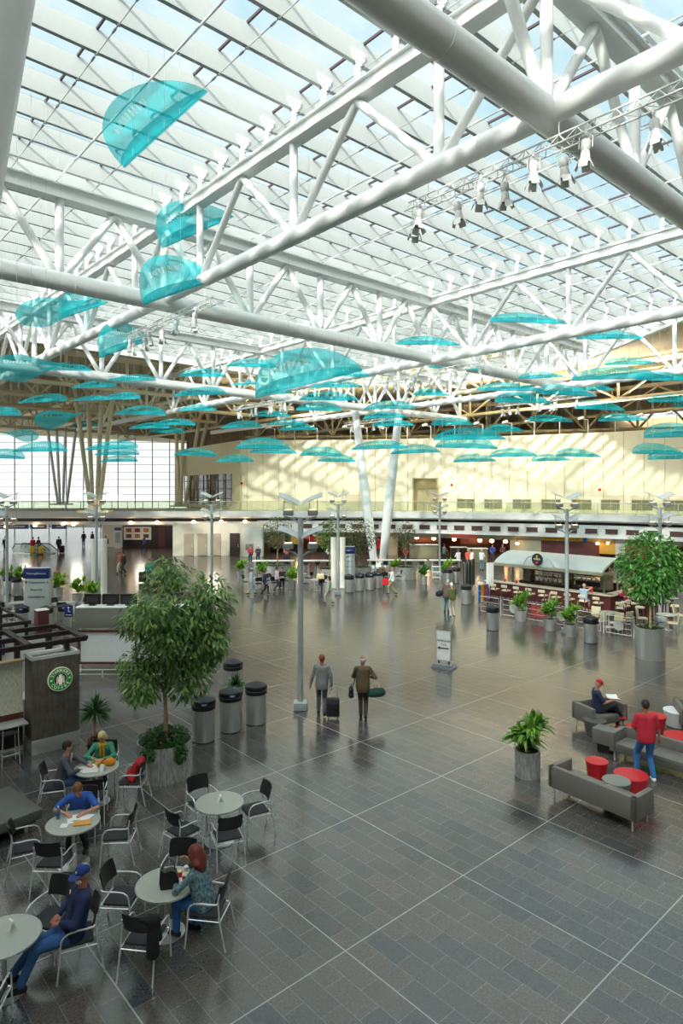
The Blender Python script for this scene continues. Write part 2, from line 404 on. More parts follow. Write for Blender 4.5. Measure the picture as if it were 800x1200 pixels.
# ================= trusses =================
ROOFW = mat('truss_white', '#eef0ed', .35, var=.015)
def ibeam(m, p0, p1, w, h, t=.045):
    up = Vector((0, 0, 1))
    m.beam(p0 + up * (h / 2 - t / 2), p1 + up * (h / 2 - t / 2), w, t); m.beam(p0 - up * (h / 2 - t / 2), p1 - up * (h / 2 - t / 2), w, t)
    m.beam(p0, p1, w * .55, h - 2 * t)
ZT = 16.9
def truss(label, P, rng, step, zb, rb, rw, vert_at, top_at, wide, brackets=None, mt=None, zt=ZT, bl=None, group=None, h=.42, seg=True):
    """P(s)->(x,y) along the truss; posts at s in vert_at, brace pairs meet the bottom at vert_at and the top at top_at"""
    mt = mt or ROOFW
    t = thing('roof_truss', label, 'roof truss', (0, 0, 0), 0, group)
    m = MB(); n = max(2, int((rng[1] - rng[0]) / 4))
    pts = [P(rng[0] + (rng[1] - rng[0]) * i / n, zb) for i in range(n + 1)]
    m.tube(pts, rb, 16)
    if seg:
        for p, q in zip(pts, pts[1:]):    # weld collars
            d = (q - p).normalized() * .02; m.tube([p - d, p + d], rb * 1.035, 16)
    m.build('bottom_chord', mt, t)
    m = MB(); ibeam(m, P(rng[0], zt), P(rng[1], zt), wide, h); m.build('top_chord', mt, t, smooth=0)
    for s in vert_at:
        if rng[0] <= s <= rng[1]:
            m = MB(); m.tube([P(s, zb), P(s, zt - h / 2)], rw, 12); m.build('post', mt, t)
    for s in vert_at:
        near = sorted(top_at, key=lambda q: abs(q - s))[:2]
        for q in near:
            if q == s: continue
            if rng[0] <= s <= rng[1] and rng[0] <= q <= rng[1] and abs(q - s) < step:
                m = MB(); d = (P(q, zt - h / 2) - P(s, zb)).normalized()
                m.tube([P(s, zb) + d * rb * .4, P(q, zt - h / 2 + .02)], rw * .92, 12); m.build('brace', mt, t)
    if brackets:
        bm_ = MB(); bm_.tube([(0, 0, zt + h / 2), (0, 0, ZG - .62)], .085, 8)
        for s_ in (-1, 1):
            bm_.prism([(-.1, -.12), (.1, -.12), (.25, .14), (.25, .24), (-.25, .24), (-.25, .14)], s_ * .05 - .012, s_ * .05 + .012, Matrix.Translation((0, 0, ZG - .55)) @ Matrix.Rotation(PI / 2, 4, 'X'))
        for (bx, bz) in ((-.18, .16), (.18, .16), (-.09, -.02), (.09, -.02)):
            bm_.tube([Vector((bx, -.1, ZG - .55 + bz)), Vector((bx, .1, ZG - .55 + bz))], .035, 6)
        first = None
        for s in brackets:
            p = P(s, 0)
            if first is None: o = bm_.build('saddle_bracket', mt, t); first = o
            else: o = first.copy(); COL.objects.link(o); o.parent = t
            o.location = (p.x, p.y, 0); o.rotation_euler = (0, 0, AZ_B)
    return t
def PA(b0): return lambda s, z: W(s, b0, z)
def PBd(a0): return lambda s, z: W(a0, s, z)
AV = [5.44 * k + 2.72 for k in range(-5, 16)]; AT = [5.44 * k for k in range(-5, 16)]
ZB1, ZB2, ZB3 = 14.0, 13.72, 13.45
BA = [0, 15.64, 27.55]
truss('white tubular roof truss crossing closest overhead from top right to lower left', PA(0), (-10.9, 76), 5.44, ZB1, .235, .125, AV, AT, .42, [a for a in a_list if -11 < a < 43])
truss('second white long truss, crossing right of centre in front of the V column', PA(BA[1]), (-10.9, 70), 5.44, ZB2, .23, .12, AV, AT, .42, [a for a in a_list if -11 < a < 43])
truss('third white long truss resting on the white V column', PA(BA[2]), (-13.7, 60), 5.44, ZB3, .23, .12, [5.44 * k + 2.72 for k in range(-3, 9)], AT, .42, [a for a in a_list if -14 < a < 43])
def bnodes(lo, hi):
    v = []; t_ = []
    for (b0, b1, n) in ((-15.64, 0, 4), (0, BA[1], 4), (BA[1], BA[2], 3), (BA[2], BA[2] + 15.6, 4)):
        for k in range(n):
            v.append(b0 + (b1 - b0) * k / n); t_.append(b0 + (b1 - b0) * (k + .5) / n)
    return v, t_
bv, bt = bnodes(0, 0)
truss('thickest white cross truss at top right, nearest overhead', PBd(0), (-12, 27.55), 4.2, ZB1 - .02, .31, .13, bv, bt, .5, h=.5)
truss('white cross truss reaching from the left edge to the centre', PBd(16.33), (-15.6, 33), 4.2, ZB1 - .15, .33, .15, bv, bt, .5, h=.5)
truss('far white cross truss behind the turquoise leaves at centre left', PBd(32.66), (-15.6, 40), 4.2, ZB2 - .1, .31, .14, bv, bt, .5, h=.5)
# near slanted column at the left edge and the far V column
t = thing('slanted_column', 'white slanted column cut off by the left edge at top', 'column', (-5.4, 6.4, 0))
m = MB(); m.tube([(0, 0, 0), (1.5, 0, 8.6), (2.44, 0, 14)], [.24, .31, .3], 20); m.build('shaft', ROOFW, t)
m = MB(); m.lathe([(.0, .0), (.42, 0), (.42, .05), (.3, .06), (.27, .25), (0, .25)], 20); m.build('base_plate', ROOFW, t)
vb = W(32.66 + .0, 27.55); vb.z = 0
vb = gnd(443, 665)
t = thing('v_column', 'tall white V shaped column standing at centre behind the seating', 'column', vb)
tp1 = at(416, 480, 55.0); tp2 = at(468, 477, 52.5)
for tp, dx in ((tp1, -.35), (tp2, .35)):
    q = Vector(tp) - vb; q.z = ZB3 - .1
    m = MB(); m.tube([Vector((dx, 0, .3)), Vector((dx, 0, .3)).lerp(q, .35), q], [.3, .42, .3], 16); m.build('leg', ROOFW, t)
m = MB(); m.lathe([(0, 0), (.9, 0), (.9, .15), (.7, .3), (0, .35)], 20); m.build('base', ROOFW, t)
# roof steel over the opaque part, seen between the leaves and above the cream wall
FARW = mat('tan_truss_paint', '#e2d5b4', .5, var=.04)
def far_truss(label, p0, p1, zb, zt, n, r=.2, grp=None, mtl=None):
    d = (Vector(p1) - Vector(p0)); Ln = d.length; d.normalize()
    P = lambda s, z: Vector((p0[0] + d.x * s, p0[1] + d.y * s, z))
    st = Ln / n
    return truss(label, P, (0, Ln), st * 1.01, zb, r, r * .6, [st * (k + .5) for k in range(n)], [st * k for k in range(n + 1)], .4, None, mtl or FARW, zt, group=grp, h=.4, seg=False)
GR = 'tan roof trusses beyond the skylight'
FL = ['tan roof truss directly behind the skylight edge, far left', 'second tan truss beyond the skylight at left', 'third tan truss receding towards the window wall',
      'fourth tan truss receding towards the window wall', 'tan truss nearest above the tall window wall']
for i, a_ in enumerate((47.5, 55, 63.5, 73, 84)):
    far_truss(FL[i], W(a_, -32), W(a_, 30), 15.3 - i * .1, 17.9, 12, .2, GR)
FR = ['long tan truss left over the recessed window', 'long tan truss behind the hanging leaves at centre', 'tan truss above the cream wall at centre', 'tan truss above the cream wall at right', 'tan truss at the right edge above the cream wall']
for i, b_ in enumerate((2, 17, 33, 47, 58)):
    far_truss(FR[i], W(45 if b_ < 30 else (22 if b_ < 40 else 8 if b_ < 50 else -8), b_), W(100, b_), 15.0, 17.7, 11, .19, GR)
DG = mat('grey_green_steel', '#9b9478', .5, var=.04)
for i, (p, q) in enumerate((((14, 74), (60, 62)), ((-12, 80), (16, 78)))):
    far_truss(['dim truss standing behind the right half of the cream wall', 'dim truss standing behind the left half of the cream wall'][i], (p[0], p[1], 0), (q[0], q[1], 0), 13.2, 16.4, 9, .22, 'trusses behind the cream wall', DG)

# ================= far walls, mezzanine =================
MZ = [(-62, 66), (-35, 66), (-21.9, 66), (-8.75, 66), (2.6, 65), (10, 63), (16, 60.3), (22.7, 57), (28.1, 53), (32.2, 48.5), (35, 44), (38, 36), (40, 24)]
def off(poly, d):
    out = []
    for i, p in enumerate(poly):
        a_ = Vector(poly[max(i - 1, 0)]); c_ = Vector(poly[min(i + 1, len(poly) - 1)]); t_ = (c_ - a_).normalized()
        out.append((p[0] - t_.y * d * 1.0, p[1] + t_.x * d))
    return out
def ribbon(m, poly, th, z0, z1, i0=0, i1=None):
    inn = poly[i0:i1]; out = off(poly, th)[i0:i1]; n = len(inn)
    vs = [(x, y, z0) for x, y in inn] + [(x, y, z0) for x, y in out] + [(x, y, z1) for x, y in inn] + [(x, y, z1) for x, y in out]
    fs = []
    for i in range(n - 1):
        fs += [(i, i + 1, n + i + 1, n + i), (2 * n + i, 3 * n + i, 3 * n + i + 1, 2 * n + i + 1), (i, 2 * n + i, 2 * n + i + 1, i + 1), (n + i, n + i + 1, 3 * n + i + 1, 3 * n + i)]
    fs += [(0, n, 3 * n, 2 * n), (n - 1, 3 * n - 1, 4 * n - 1, 2 * n - 1)]
    m.add(vs, fs)
ZS = 4.5
m = MB(); ribbon(m, off(MZ, .4), 12, 3.75, ZS - .02); struct(m.build('trim_2', FASC, smooth=0))          # mezzanine slab
m = MB(); ribbon(m, MZ, .4, 3.9, ZS); struct(m.build('trim_3', FASC, smooth=0))                        # upper fascia
m = MB(); ribbon(m, off(MZ, 1.3), .3, 3.35, 3.8); struct(m.build('trim_4', BRONZE, smooth=0))            # dark reveal
m = MB(); ribbon(m, off(MZ, .5), 10.5, 3.1, 3.4, 0, 4); struct(m.build('trim_5', FASC, smooth=0))        # left soffit
# lower fascia with a row of small dark vents (right part)
LF = off(MZ, .5)
m = MB(); ribbon(m, LF, .35, 2.35, 3.5, 3, None); struct(m.build('trim_6', FASC, smooth=0))
def along(poly, s):
    for p, q in zip(poly, poly[1:]):
        l = (Vector(q) - Vector(p)).length
        if s <= l:
            v = Vector(p).lerp(Vector(q), s / l); d = (Vector(q) - Vector(p)).normalized(); return v, math.atan2(d.y, d.x)
        s -= l
    return Vector(poly[-1]), 0
vp = LF[3:]
s = 5.2; i = 0
VENT = mat('dark_vent', '#4b2e2a', .6)
vent0 = None
while s < 42:
    v, an = along(vp, s)
    if vent0 is None:
        vent0 = tag(MB().box((0, 0, 0), (1.0, .12, .34)).box((0, -.07, .19), (1.1, .04, .04)).box((0, -.07, -.19), (1.1, .04, .04)).build('fascia_vent', VENT, smooth=0), 'small dark rectangular vent in the white fascia above the shops', 'vent', 'vents in a row along the fascia')
        o = vent0
    else: o = vent0.copy(); COL.objects.link(o)
    o.location = (v.x - .0 * math.sin(an), v.y, 2.98); o.location.x += .02 * math.sin(an); o.location.y -= .02
    o.rotation_euler = (0, 0, an); s += 1.72; i += 1
# glass balustrade
m = MB(); ribbon(m, off(MZ, .12), .03, ZS, 5.45); t = thing('balustrade', 'long glass balustrade along the edge of the upper floor', 'railing', (0, 0, 0)); m.build('glass_panel', RAILGL, t, smooth=0)
m = MB(); q = off(MZ, .13); m.tube([(x, y, 5.5) for x, y in q], .035, 6); m.build('handrail', STEEL, t)
m = MB(); s = 0
while s < 118:
    v, an = along(q, s); m.box((v.x, v.y, 4.95), (.04, .08, 1.05), an); s += 1.6
m.build('post', STEEL, t, smooth=0)
# cream wall above the mezzanine
WLN = [(-10.9, 70.3), (2.9, 69.3), (11.5, 66.8), (18.3, 63.8), (25.5, 60), (31.3, 55.5), (35.8, 50.5), (39, 45), (42, 37), (44, 24)]
m = MB(); ribbon(m, WLN, .5, ZS, 12.1); struct(m.build('wall_right', CREAM, smooth=0))
m = MB(); s = .6
SEAM = mat('panel_seam', '#b9b08c', .6)
while s < 62:
    v, an = along(WLN, s); m.box((v.x + math.sin(an) * .01, v.y - math.cos(an) * .01, 8.3), (.045, .04, 7.6), an); s += 1.75
for zz in (6.1, 10.4): 
    for p, q in zip(WLN, WLN[1:]): m.beam((p[0], p[1], zz), (q[0], q[1], zz), .03, .02)
struct(m.build('trim_7', SEAM, smooth=0))
# wall-foot windows at right, doorway in the middle, red fire bells
def wallthing(xpix):
    best = None
    for k_ in range(620):
        v, an = along(WLN, k_ * .1); x = 400 + F * v.x / v.y
        if best is None or abs(x - xpix) < best[0]: best = (abs(x - xpix), v, an)
    return best[1], best[2]
GLD = mat('tinted_low_glass', '#7f7f5e', .2, var=.1)
for i, xp in enumerate((546, 578, 611, 645, 681, 715, 752, 790)):
    v, an = wallthing(xp)
    t = bpy.data.objects.new('window_%d' % (10 + i), None); COL.objects.link(t); struct(t); t.location = (v.x, v.y, 0); t.rotation_euler = (0, 0, an)
    MB().box((0, -.03, 5.25), (1.75, .08, .9)).build('pane', GLD, t, smooth=0)
    MB().box((0, -.08, 5.25), (.05, .06, .95)).box((0, -.08, 5.73), (1.85, .06, .06)).build('frame', SEAM, t, smooth=0)
v, an = wallthing(498)
t = bpy.data.objects.new('door_1', None); COL.objects.link(t); struct(t); t.location = (v.x, v.y, 0); t.rotation_euler = (0, 0, an)
REC = mat('recess_tan', '#8c7f55', .7); 
MB().box((-1.28, -.12, 6.2), (.12, .3, 3.4)).box((1.28, -.12, 6.2), (.12, .3, 3.4)).box((0, -.12, 7.9), (2.68, .3, .12)).build('frame', SEAM, t, smooth=0)
MB().box((0, -.02, 7.3), (2.44, .1, 1.1)).box((-1.05, -.02, 5.6), (.36, .1, 2.3)).build('transom_panel', REC, t, smooth=0)
for dx in (-.32, .72): 
    d_ = MB().box((dx, -.05, 5.6), (.98, .08, 2.25)).build('door_leaf', mat('taupe_door', '#a79c74', .5), t, smooth=0)
    MB().box((dx + (.3 if dx < 0 else -.3), -.13, 5.5), (.04, .08, .5)).build('door_handle', STEEL, d_, smooth=0)
for xp, z, lb in ((282, 7.4, 'left'), (529, 7.2, 'middle'), (702, 6.7, 'right')):
    v, an = wallthing(xp)
    o = MB().lathe([(0, -.06), (.1, -.06), (.14, 0), (.1, .05), (0, .06)], 12).build('fire_bell', REDV)
    o.location = (v.x, v.y - .08, z); o.rotation_euler = (PI / 2, 0, an)
    tag(o, 'small red fire bell on the cream wall, %s one of three' % {'left': 'leftmost', 'middle': 'middle', 'right': 'rightmost'}[lb], 'alarm bell')
# shaded recess left of the cream wall with a dark ribbon window
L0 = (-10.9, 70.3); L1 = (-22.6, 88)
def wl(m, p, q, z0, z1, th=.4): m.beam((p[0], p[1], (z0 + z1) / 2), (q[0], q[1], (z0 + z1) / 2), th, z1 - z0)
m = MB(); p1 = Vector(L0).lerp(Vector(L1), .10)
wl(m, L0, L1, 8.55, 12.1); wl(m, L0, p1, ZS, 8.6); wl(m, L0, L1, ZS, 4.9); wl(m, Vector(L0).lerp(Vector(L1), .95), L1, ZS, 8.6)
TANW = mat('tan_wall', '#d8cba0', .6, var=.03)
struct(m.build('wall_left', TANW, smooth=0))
t = bpy.data.objects.new('window_2', None); COL.objects.link(t); struct(t)
m = MB(); wl(m, p1, Vector(L0).lerp(Vector(L1), .95), 4.9, 8.55, .03); m.build('pane', CURTGL, t, smooth=0)
m = MB()
for k_ in range(9):
    q = p1.lerp(Vector(L0).lerp(Vector(L1), .95), k_ / 8); m.box((q.x, q.y, 6.7), (.12, .12, 3.7))
for zz in (5.7, 6.8, 7.8): m.beam((p1.x, p1.y, zz), (*Vector(L0).lerp(Vector(L1), .95), zz), .1, .08)
m.build('frame', BRONZE, t, smooth=0)
# great curtain wall at far left
YC = 104.0
t = bpy.data.objects.new('window_3', None); COL.objects.link(t); struct(t)
xl, xr = -75.0, -25.0
def ztop(x): return 18.4 if x < -52 else 18.4 - (x + 52) * (18.4 - 14.6) / 27
m = MB(); m.add([(xl, YC, 0), (xr, YC, 0), (xr, YC, ztop(xr)), (-52, YC, 18.4), (xl, YC, 18.4)], [(0, 1, 2, 3, 4)]); m.build('pane', CURTGL, t, smooth=0)
m = MB(); x = xl
while x <= xr + .1: m.box((x, YC - .1, ztop(x) / 2), (.09, .2, ztop(x))); x += 2.78
m.build('mullion', mat('warm_grey_mullion', '#a59a86', .5), t, smooth=0)
m = MB(); z = 1.2
while z < 18.2:
    xe = xr if z < 14.6 else -52 + (18.4 - z) / (3.8 / 27)
    m.box(((xl + xe) / 2, YC - .05, z), (xe - xl, .1, .06)); z += 1.2
m.build('transom', mat('warm_grey_mullion', '#a59a86', .5), t, smooth=0)
# slanting wall-columns of the curtain wall, in fans
COLM = mat('tan_column_paint', '#e2d8b2', .5, var=.03)
COLG = mat('grey_column_paint', '#e4e5e0', .5, var=.03)
fans = [('fan of four tan raking columns before the tall window', COLM, 62, [(94, 505, 104, 580), (104, 490, 108, 580), (118, 487, 114, 580), (130, 482, 118, 580)], .22),
        ('fan of four grey raking columns left of the tan fan', COLG, 95, [(55, 498, 67, 585), (66, 498, 70, 585), (77, 496, 74, 585), (90, 492, 79, 585)], .22),
        ('tan columns fan standing before the tan recess wall', COLM, 84, [(205, 480, 209, 560), (215, 480, 213, 560), (237, 472, 222, 560), (248, 470, 228, 560)], .24)]
for lb, mt, Y, ls, r in fans:
    b0 = at(ls[0][2], ls[0][3], Y)
    base = Vector((b0.x, Y, ZS)); t = thing('raking_column', lb, 'column', base)
    for (x0, y0, x1, y1) in ls:
        tp = at(x0, y0, Y); bt = at(x1, y1, Y)
        d = (bt - tp); s_ = (ZS - tp.z) / d.z; bt2 = tp + d * s_
        s2 = (17.4 - bt2.z) / (tp.z - bt2.z); tp2 = bt2 + (tp - bt2) * s2
        MB().tube([bt2 - base, tp2 - base], [r * .9, r], 12).build('leg', mt, t)
    MB().box((.6, 0, .1), (3.0, 1.2, .2)).build('plinth', mt, t, smooth=0)
# the spandrel over the curtain wall plus rear and side walls closing the hall
m = MB(); m.add([(-52, YC, 18.4), (xr, YC, 14.6), (xr, YC, 18.5)], [(0, 1, 2)]); m.box((19, YC + .2, 9.2), (88, .4, 18.5)); 
DECKW = mat('brown_far_wall', '#8d7a5a', .8, var=.1)
struct(m.build('wall_back', DECKW, smooth=0))
struct(MB().box((0, -7.2, 9.2), (150, .4, 18.5)).build('wall_front', BEIGE, smooth=0))
t = bpy.data.objects.new('window_4', None); COL.objects.link(t); struct(t)
MB().box((-76, 48, 9.2), (.04, 112, 18.4)).build('pane', CURTGL, t, smooth=0)
m = MB()
for k_ in range(40): m.box((-75.9, -7 + k_ * 2.8, 9.2), (.2, .09, 18.4))
for k_ in range(15): m.box((-75.9, 48, 1.2 + k_ * 1.2), (.1, 112, .06))
m.build('mullion', mat('warm_grey_mullion', '#a59a86', .5), t, smooth=0)
struct(MB().box((60, 40, 9.2), (.4, 115, 18.5)).build('wall_east', BEIGE, smooth=0))
# distant landscape beyond the window
hm = MB(); pts = []
for k_ in range(41):
    x = -400 + k_ * 15; pts.append((x, 1 + 4 * math.sin(k_ * .5) + 3 * math.sin(k_ * 1.3)))
hm.add([(x, 420, -2) for x, z in pts] + [(x, 425, z) for x, z in pts] + [(x, 480, -2) for x, z in pts], [(i, i + 1, 41 + i + 1, 41 + i) for i in range(40)] + [(41 + i, 42 + i, 83 + i, 82 + i) for i in range(40)])
o = hm.build('distant_hills', mat('hazy_hills', '#8d9a98', .9)); struct(o)
o = MB().box((-200, 290, -.6), (500, 370, .5)).build('ground', mat('pale_apron', '#9fa39c', .9)); struct(o)
# ================= hanging turquoise leaves =================
def mesh_mat():
    m = bpy.data.materials.new('turquoise_mesh'); m.use_nodes = True; nt = m.node_tree; N = nt.nodes; L = nt.links
    N.remove(N['Principled BSDF']); out = N['Material Output']
    c = srgb('#2cc6d0') + [1]
    d = N.new('ShaderNodeBsdfDiffuse'); d.inputs[0].default_value = c
    t = N.new('ShaderNodeBsdfTranslucent'); t.inputs[0].default_value = c
    a = N.new('ShaderNodeMixShader'); a.inputs[0].default_value = .5; L.new(d.outputs[0], a.inputs[1]); L.new(t.outputs[0], a.inputs[2])
    tr = N.new('ShaderNodeBsdfTransparent'); tr.inputs[0].default_value = srgb('#bfe9ea') + [1]
    # row of oval openings along the sheet, in its own UV space
    uv = N.new('ShaderNodeUVMap'); sp = N.new('ShaderNodeSeparateXYZ'); L.new(uv.outputs[0], sp.inputs[0])
    def mt(op, x, y=None):
        n = N.new('ShaderNodeMath'); n.operation = op
        for i, q in enumerate((x, y)):
            if q is None: continue
            if isinstance(q, (int, float)): n.inputs[i].default_value = q
            else: L.new(q, n.inputs[i])
        return n.outputs[0]
    fx = mt('ABSOLUTE', mt('SUBTRACT', mt('FRACT', mt('MULTIPLY', sp.outputs[0], 24)), .5))
    hole = mt('MULTIPLY', mt('LESS_THAN', fx, .3), mt('LESS_THAN', mt('ABSOLUTE', mt('SUBTRACT', sp.outputs[1], .68)), .065))
    hole = mt('MULTIPLY', hole, mt('LESS_THAN', mt('ABSOLUTE', mt('SUBTRACT', sp.outputs[0], .36)), .2))
    # woven wire cloth: a fine regular grid makes the sheet half open
    fac = mt('MAXIMUM', hole, .45)
    mx = N.new('ShaderNodeMixShader'); L.new(fac, mx.inputs[0]); L.new(a.outputs[0], mx.inputs[1]); L.new(tr.outputs[0], mx.inputs[2])
    L.new(mx.outputs[0], out.inputs[0]); return m
TQ = mesh_mat()
RIM = mat('turquoise_rim', '#18a8b8', .4, var=.03)
WIRE = mat('thin_wire', '#c9cfc8', .5, .3, var=.02)
def leaf_mesh(Ln=3.4, Wd=1.25, skew=0.0, arch=.0, twist=0.0, lip=.34, ex=.62):
    NU, NV = 28, 12
    bm = bmesh.new(); uvl = bm.loops.layers.uv.new('UVMap'); g = {}; uvs = {}
    def outline(u):
        return max(0, (1 - u)) ** (ex * (1 + skew)) * max(0, (1 + u)) ** (ex * (1 - skew)) * Wd
    for i in range(NU + 1):
        u = -math.cos(PI * i / NU)
        for j in range(-4, NV + 1):
            wy = outline(u)
            if j >= 0:
                v = j / NV; y = v * wy; z = .16 * v * v * wy + .10 * math.sin(PI * min(1, v * 1.3)) * -1 * wy * .4
            else:
                v = -j / 4; y = math.sin(v * PI / 2) * lip * wy * .55; z = .02 + (1 - math.cos(v * PI / 2)) * .10 * wy + .035 * v
            z += arch * (1 - u * u)
            a = twist * (u + .2)
            y2 = y * math.cos(a) - z * math.sin(a); z2 = y * math.sin(a) + z * math.cos(a)
            vt = bm.verts.new((u * Ln / 2, y2, z2)); g[i, j] = vt; uvs[vt] = ((u + 1) / 2, j / NV if j >= 0 else -1)
    for i in range(NU):
        for j in range(-4, NV):
            q = [g[i, j], g[i + 1, j], g[i + 1, j + 1], g[i, j + 1]]
            try: f = bm.faces.new(q)
            except ValueError: continue
            for lp in f.loops: lp[uvl].uv = uvs[lp.vert]
    bmesh.ops.remove_doubles(bm, verts=bm.verts, dist=1e-4)
    me = bpy.data.meshes.new('leaf_sheet'); bm.to_mesh(me); bm.free(); me.materials.append(TQ); me.shade_smooth()
    rim = MB(); 
    rim.tube([(u * Ln / 2, arch * -.0 - (.0) * math.sin(0), arch * (1 - u * u)) for u in [-1 + k / 10 for k in range(21)]], .016, 5)
    return me, rim
def drop_mesh():      # paddle: round left end, narrow lifted right tail, cupped
    NU, NV = 30, 10; bm = bmesh.new(); uvl = bm.loops.layers.uv.new('UVMap'); g = {}; uvs = {}
    for i in range(NU + 1):
        u = -1 + 2 * (.5 - .5 * math.cos(PI * i / NU))
        hw = .62 * math.sqrt(max(0, 1 - ((u + .45) / .55) ** 2)) if u < -.45 else .62 * (.5 + .5 * math.cos((u + .45) / 1.45 * PI)) ** .8 + .05
        if u > .999: hw = .03
        zc = -.02 + .34 * max(0, u + .2) ** 1.5
        for j in range(NV + 1):
            v = -1 + 2 * j / NV
            a = .75 * max(0, u + .1)
            yy = -.3 * (1 - v * v) * hw * 1.6 + v * hw * math.sin(a); zz = zc + v * hw * math.cos(a)
            vt = bm.verts.new((u * 1.7, yy, zz)); g[i, j] = vt; uvs[vt] = ((u + 1) / 2, (v + 1) / 2)
    for i in range(NU):
        for j in range(NV):
            f = bm.faces.new([g[i, j], g[i + 1, j], g[i + 1, j + 1], g[i, j + 1]])
            for lp in f.loops: lp[uvl].uv = uvs[lp.vert]
    me = bpy.data.meshes.new('drop_sheet'); bm.to_mesh(me); bm.free(); me.materials.append(TQ); me.shade_smooth(); return me, None
LEAVES = {}
def leaf(kind, label, c, rot, scale, group, wires=4):
    if kind not in LEAVES:
        LEAVES[kind] = dict(a=leaf_mesh(), b=leaf_mesh(3.4, 1.9, .38, ex=.62, lip=.3), c=drop_mesh(), d=leaf_mesh(3.4, 2.1, 0.22, ex=.5, lip=.28))[kind]
        LEAVES[kind] = (LEAVES[kind][0], LEAVES[kind][1])
    me, rim = LEAVES[kind]
    t = thing('hanging_leaf', label, 'hanging sculpture', c, 0, group)
    t.rotation_euler = rot; t.scale = (scale,) * 3
    o = bpy.data.objects.new('mesh_sheet', me); COL.objects.link(o); o.parent = t
    if kind in 'ad':
        key = kind + 'rim'
        if key not in LEAVES: LEAVES[key] = rim.build('lower_rim', RIM, t).data
        else:
            r = bpy.data.objects.new('lower_rim', LEAVES[key]); COL.objects.link(r); r.parent = t
    Mw = Matrix.Translation(c) @ Euler(rot).to_matrix().to_4x4() @ Matrix.Scale(scale, 4)
    Mi = Mw.inverted()
    for k in range(wires):
        u = -.75 + 1.5 * k / (wires - 1)
        p = Mw @ Vector((u * 1.7, .06, .03)); top = Vector((p.x, p.y, ZG - .55))
        m = MB(); m.tube([Mi @ p, Mi @ top], .0045 / scale, 3, cap=False); m.build('suspension_wire', WIRE, t, smooth=0)
    return t
GL = 'turquoise mesh leaves hanging in a cloud'
near = [  # kind, label, px of the straight lower edge centre, dist, euler, scale
    ('d', 'largest turquoise mesh leaf, hanging alone at top left under the skylight', (194, 152), 16.3, (1.15, -.74, 0), .84),
    ('b', 'turquoise leaf hanging in front of the closest truss, below the largest leaf', (232, 273), 23, (1.1, -.42, 0), .83),
    ('b', 'turquoise leaf with rounded left end hanging where two white trusses cross', (212, 342), 22.4, (1.15, -.34, 0), .82),
    ('c', 'rounded turquoise leaf hanging at left just below the cross truss', (66, 364), 24, (-.15, -.08, 0), .9),
    ('b', 'small turquoise leaf tucked behind the rounded one at left', (98, 365), 29.5, (1.0, -.33, 0), .7),
    ('b', 'turquoise leaf left of the hanging spotlights, below the closest truss', (148, 409), 28, (1.1, -.33, 0), .73),
    ('c', 'dark turquoise twisted leaf cut off by the left edge', (36, 432), 18, (-.1, .05, .1), .62),
    ('c', 'twisted dark turquoise leaf hanging before the top of the window wall', (70, 491), 25, (-.1, -.05, .1), .56),
    ('c', 'smallest twisted dark leaf, ribbon shaped, at left edge before the window', (22, 510), 26, (-.6, 0, 3.3), .45),
    ('d', 'broad low turquoise leaf at centre behind the second truss', (362, 450), 19.5, (.62, -.25, 0), .98)]
for kind, lb, (x, y), Y, rot, s in near:
    leaf(kind, lb, at(x, y, Y), rot, s, GL, 5)
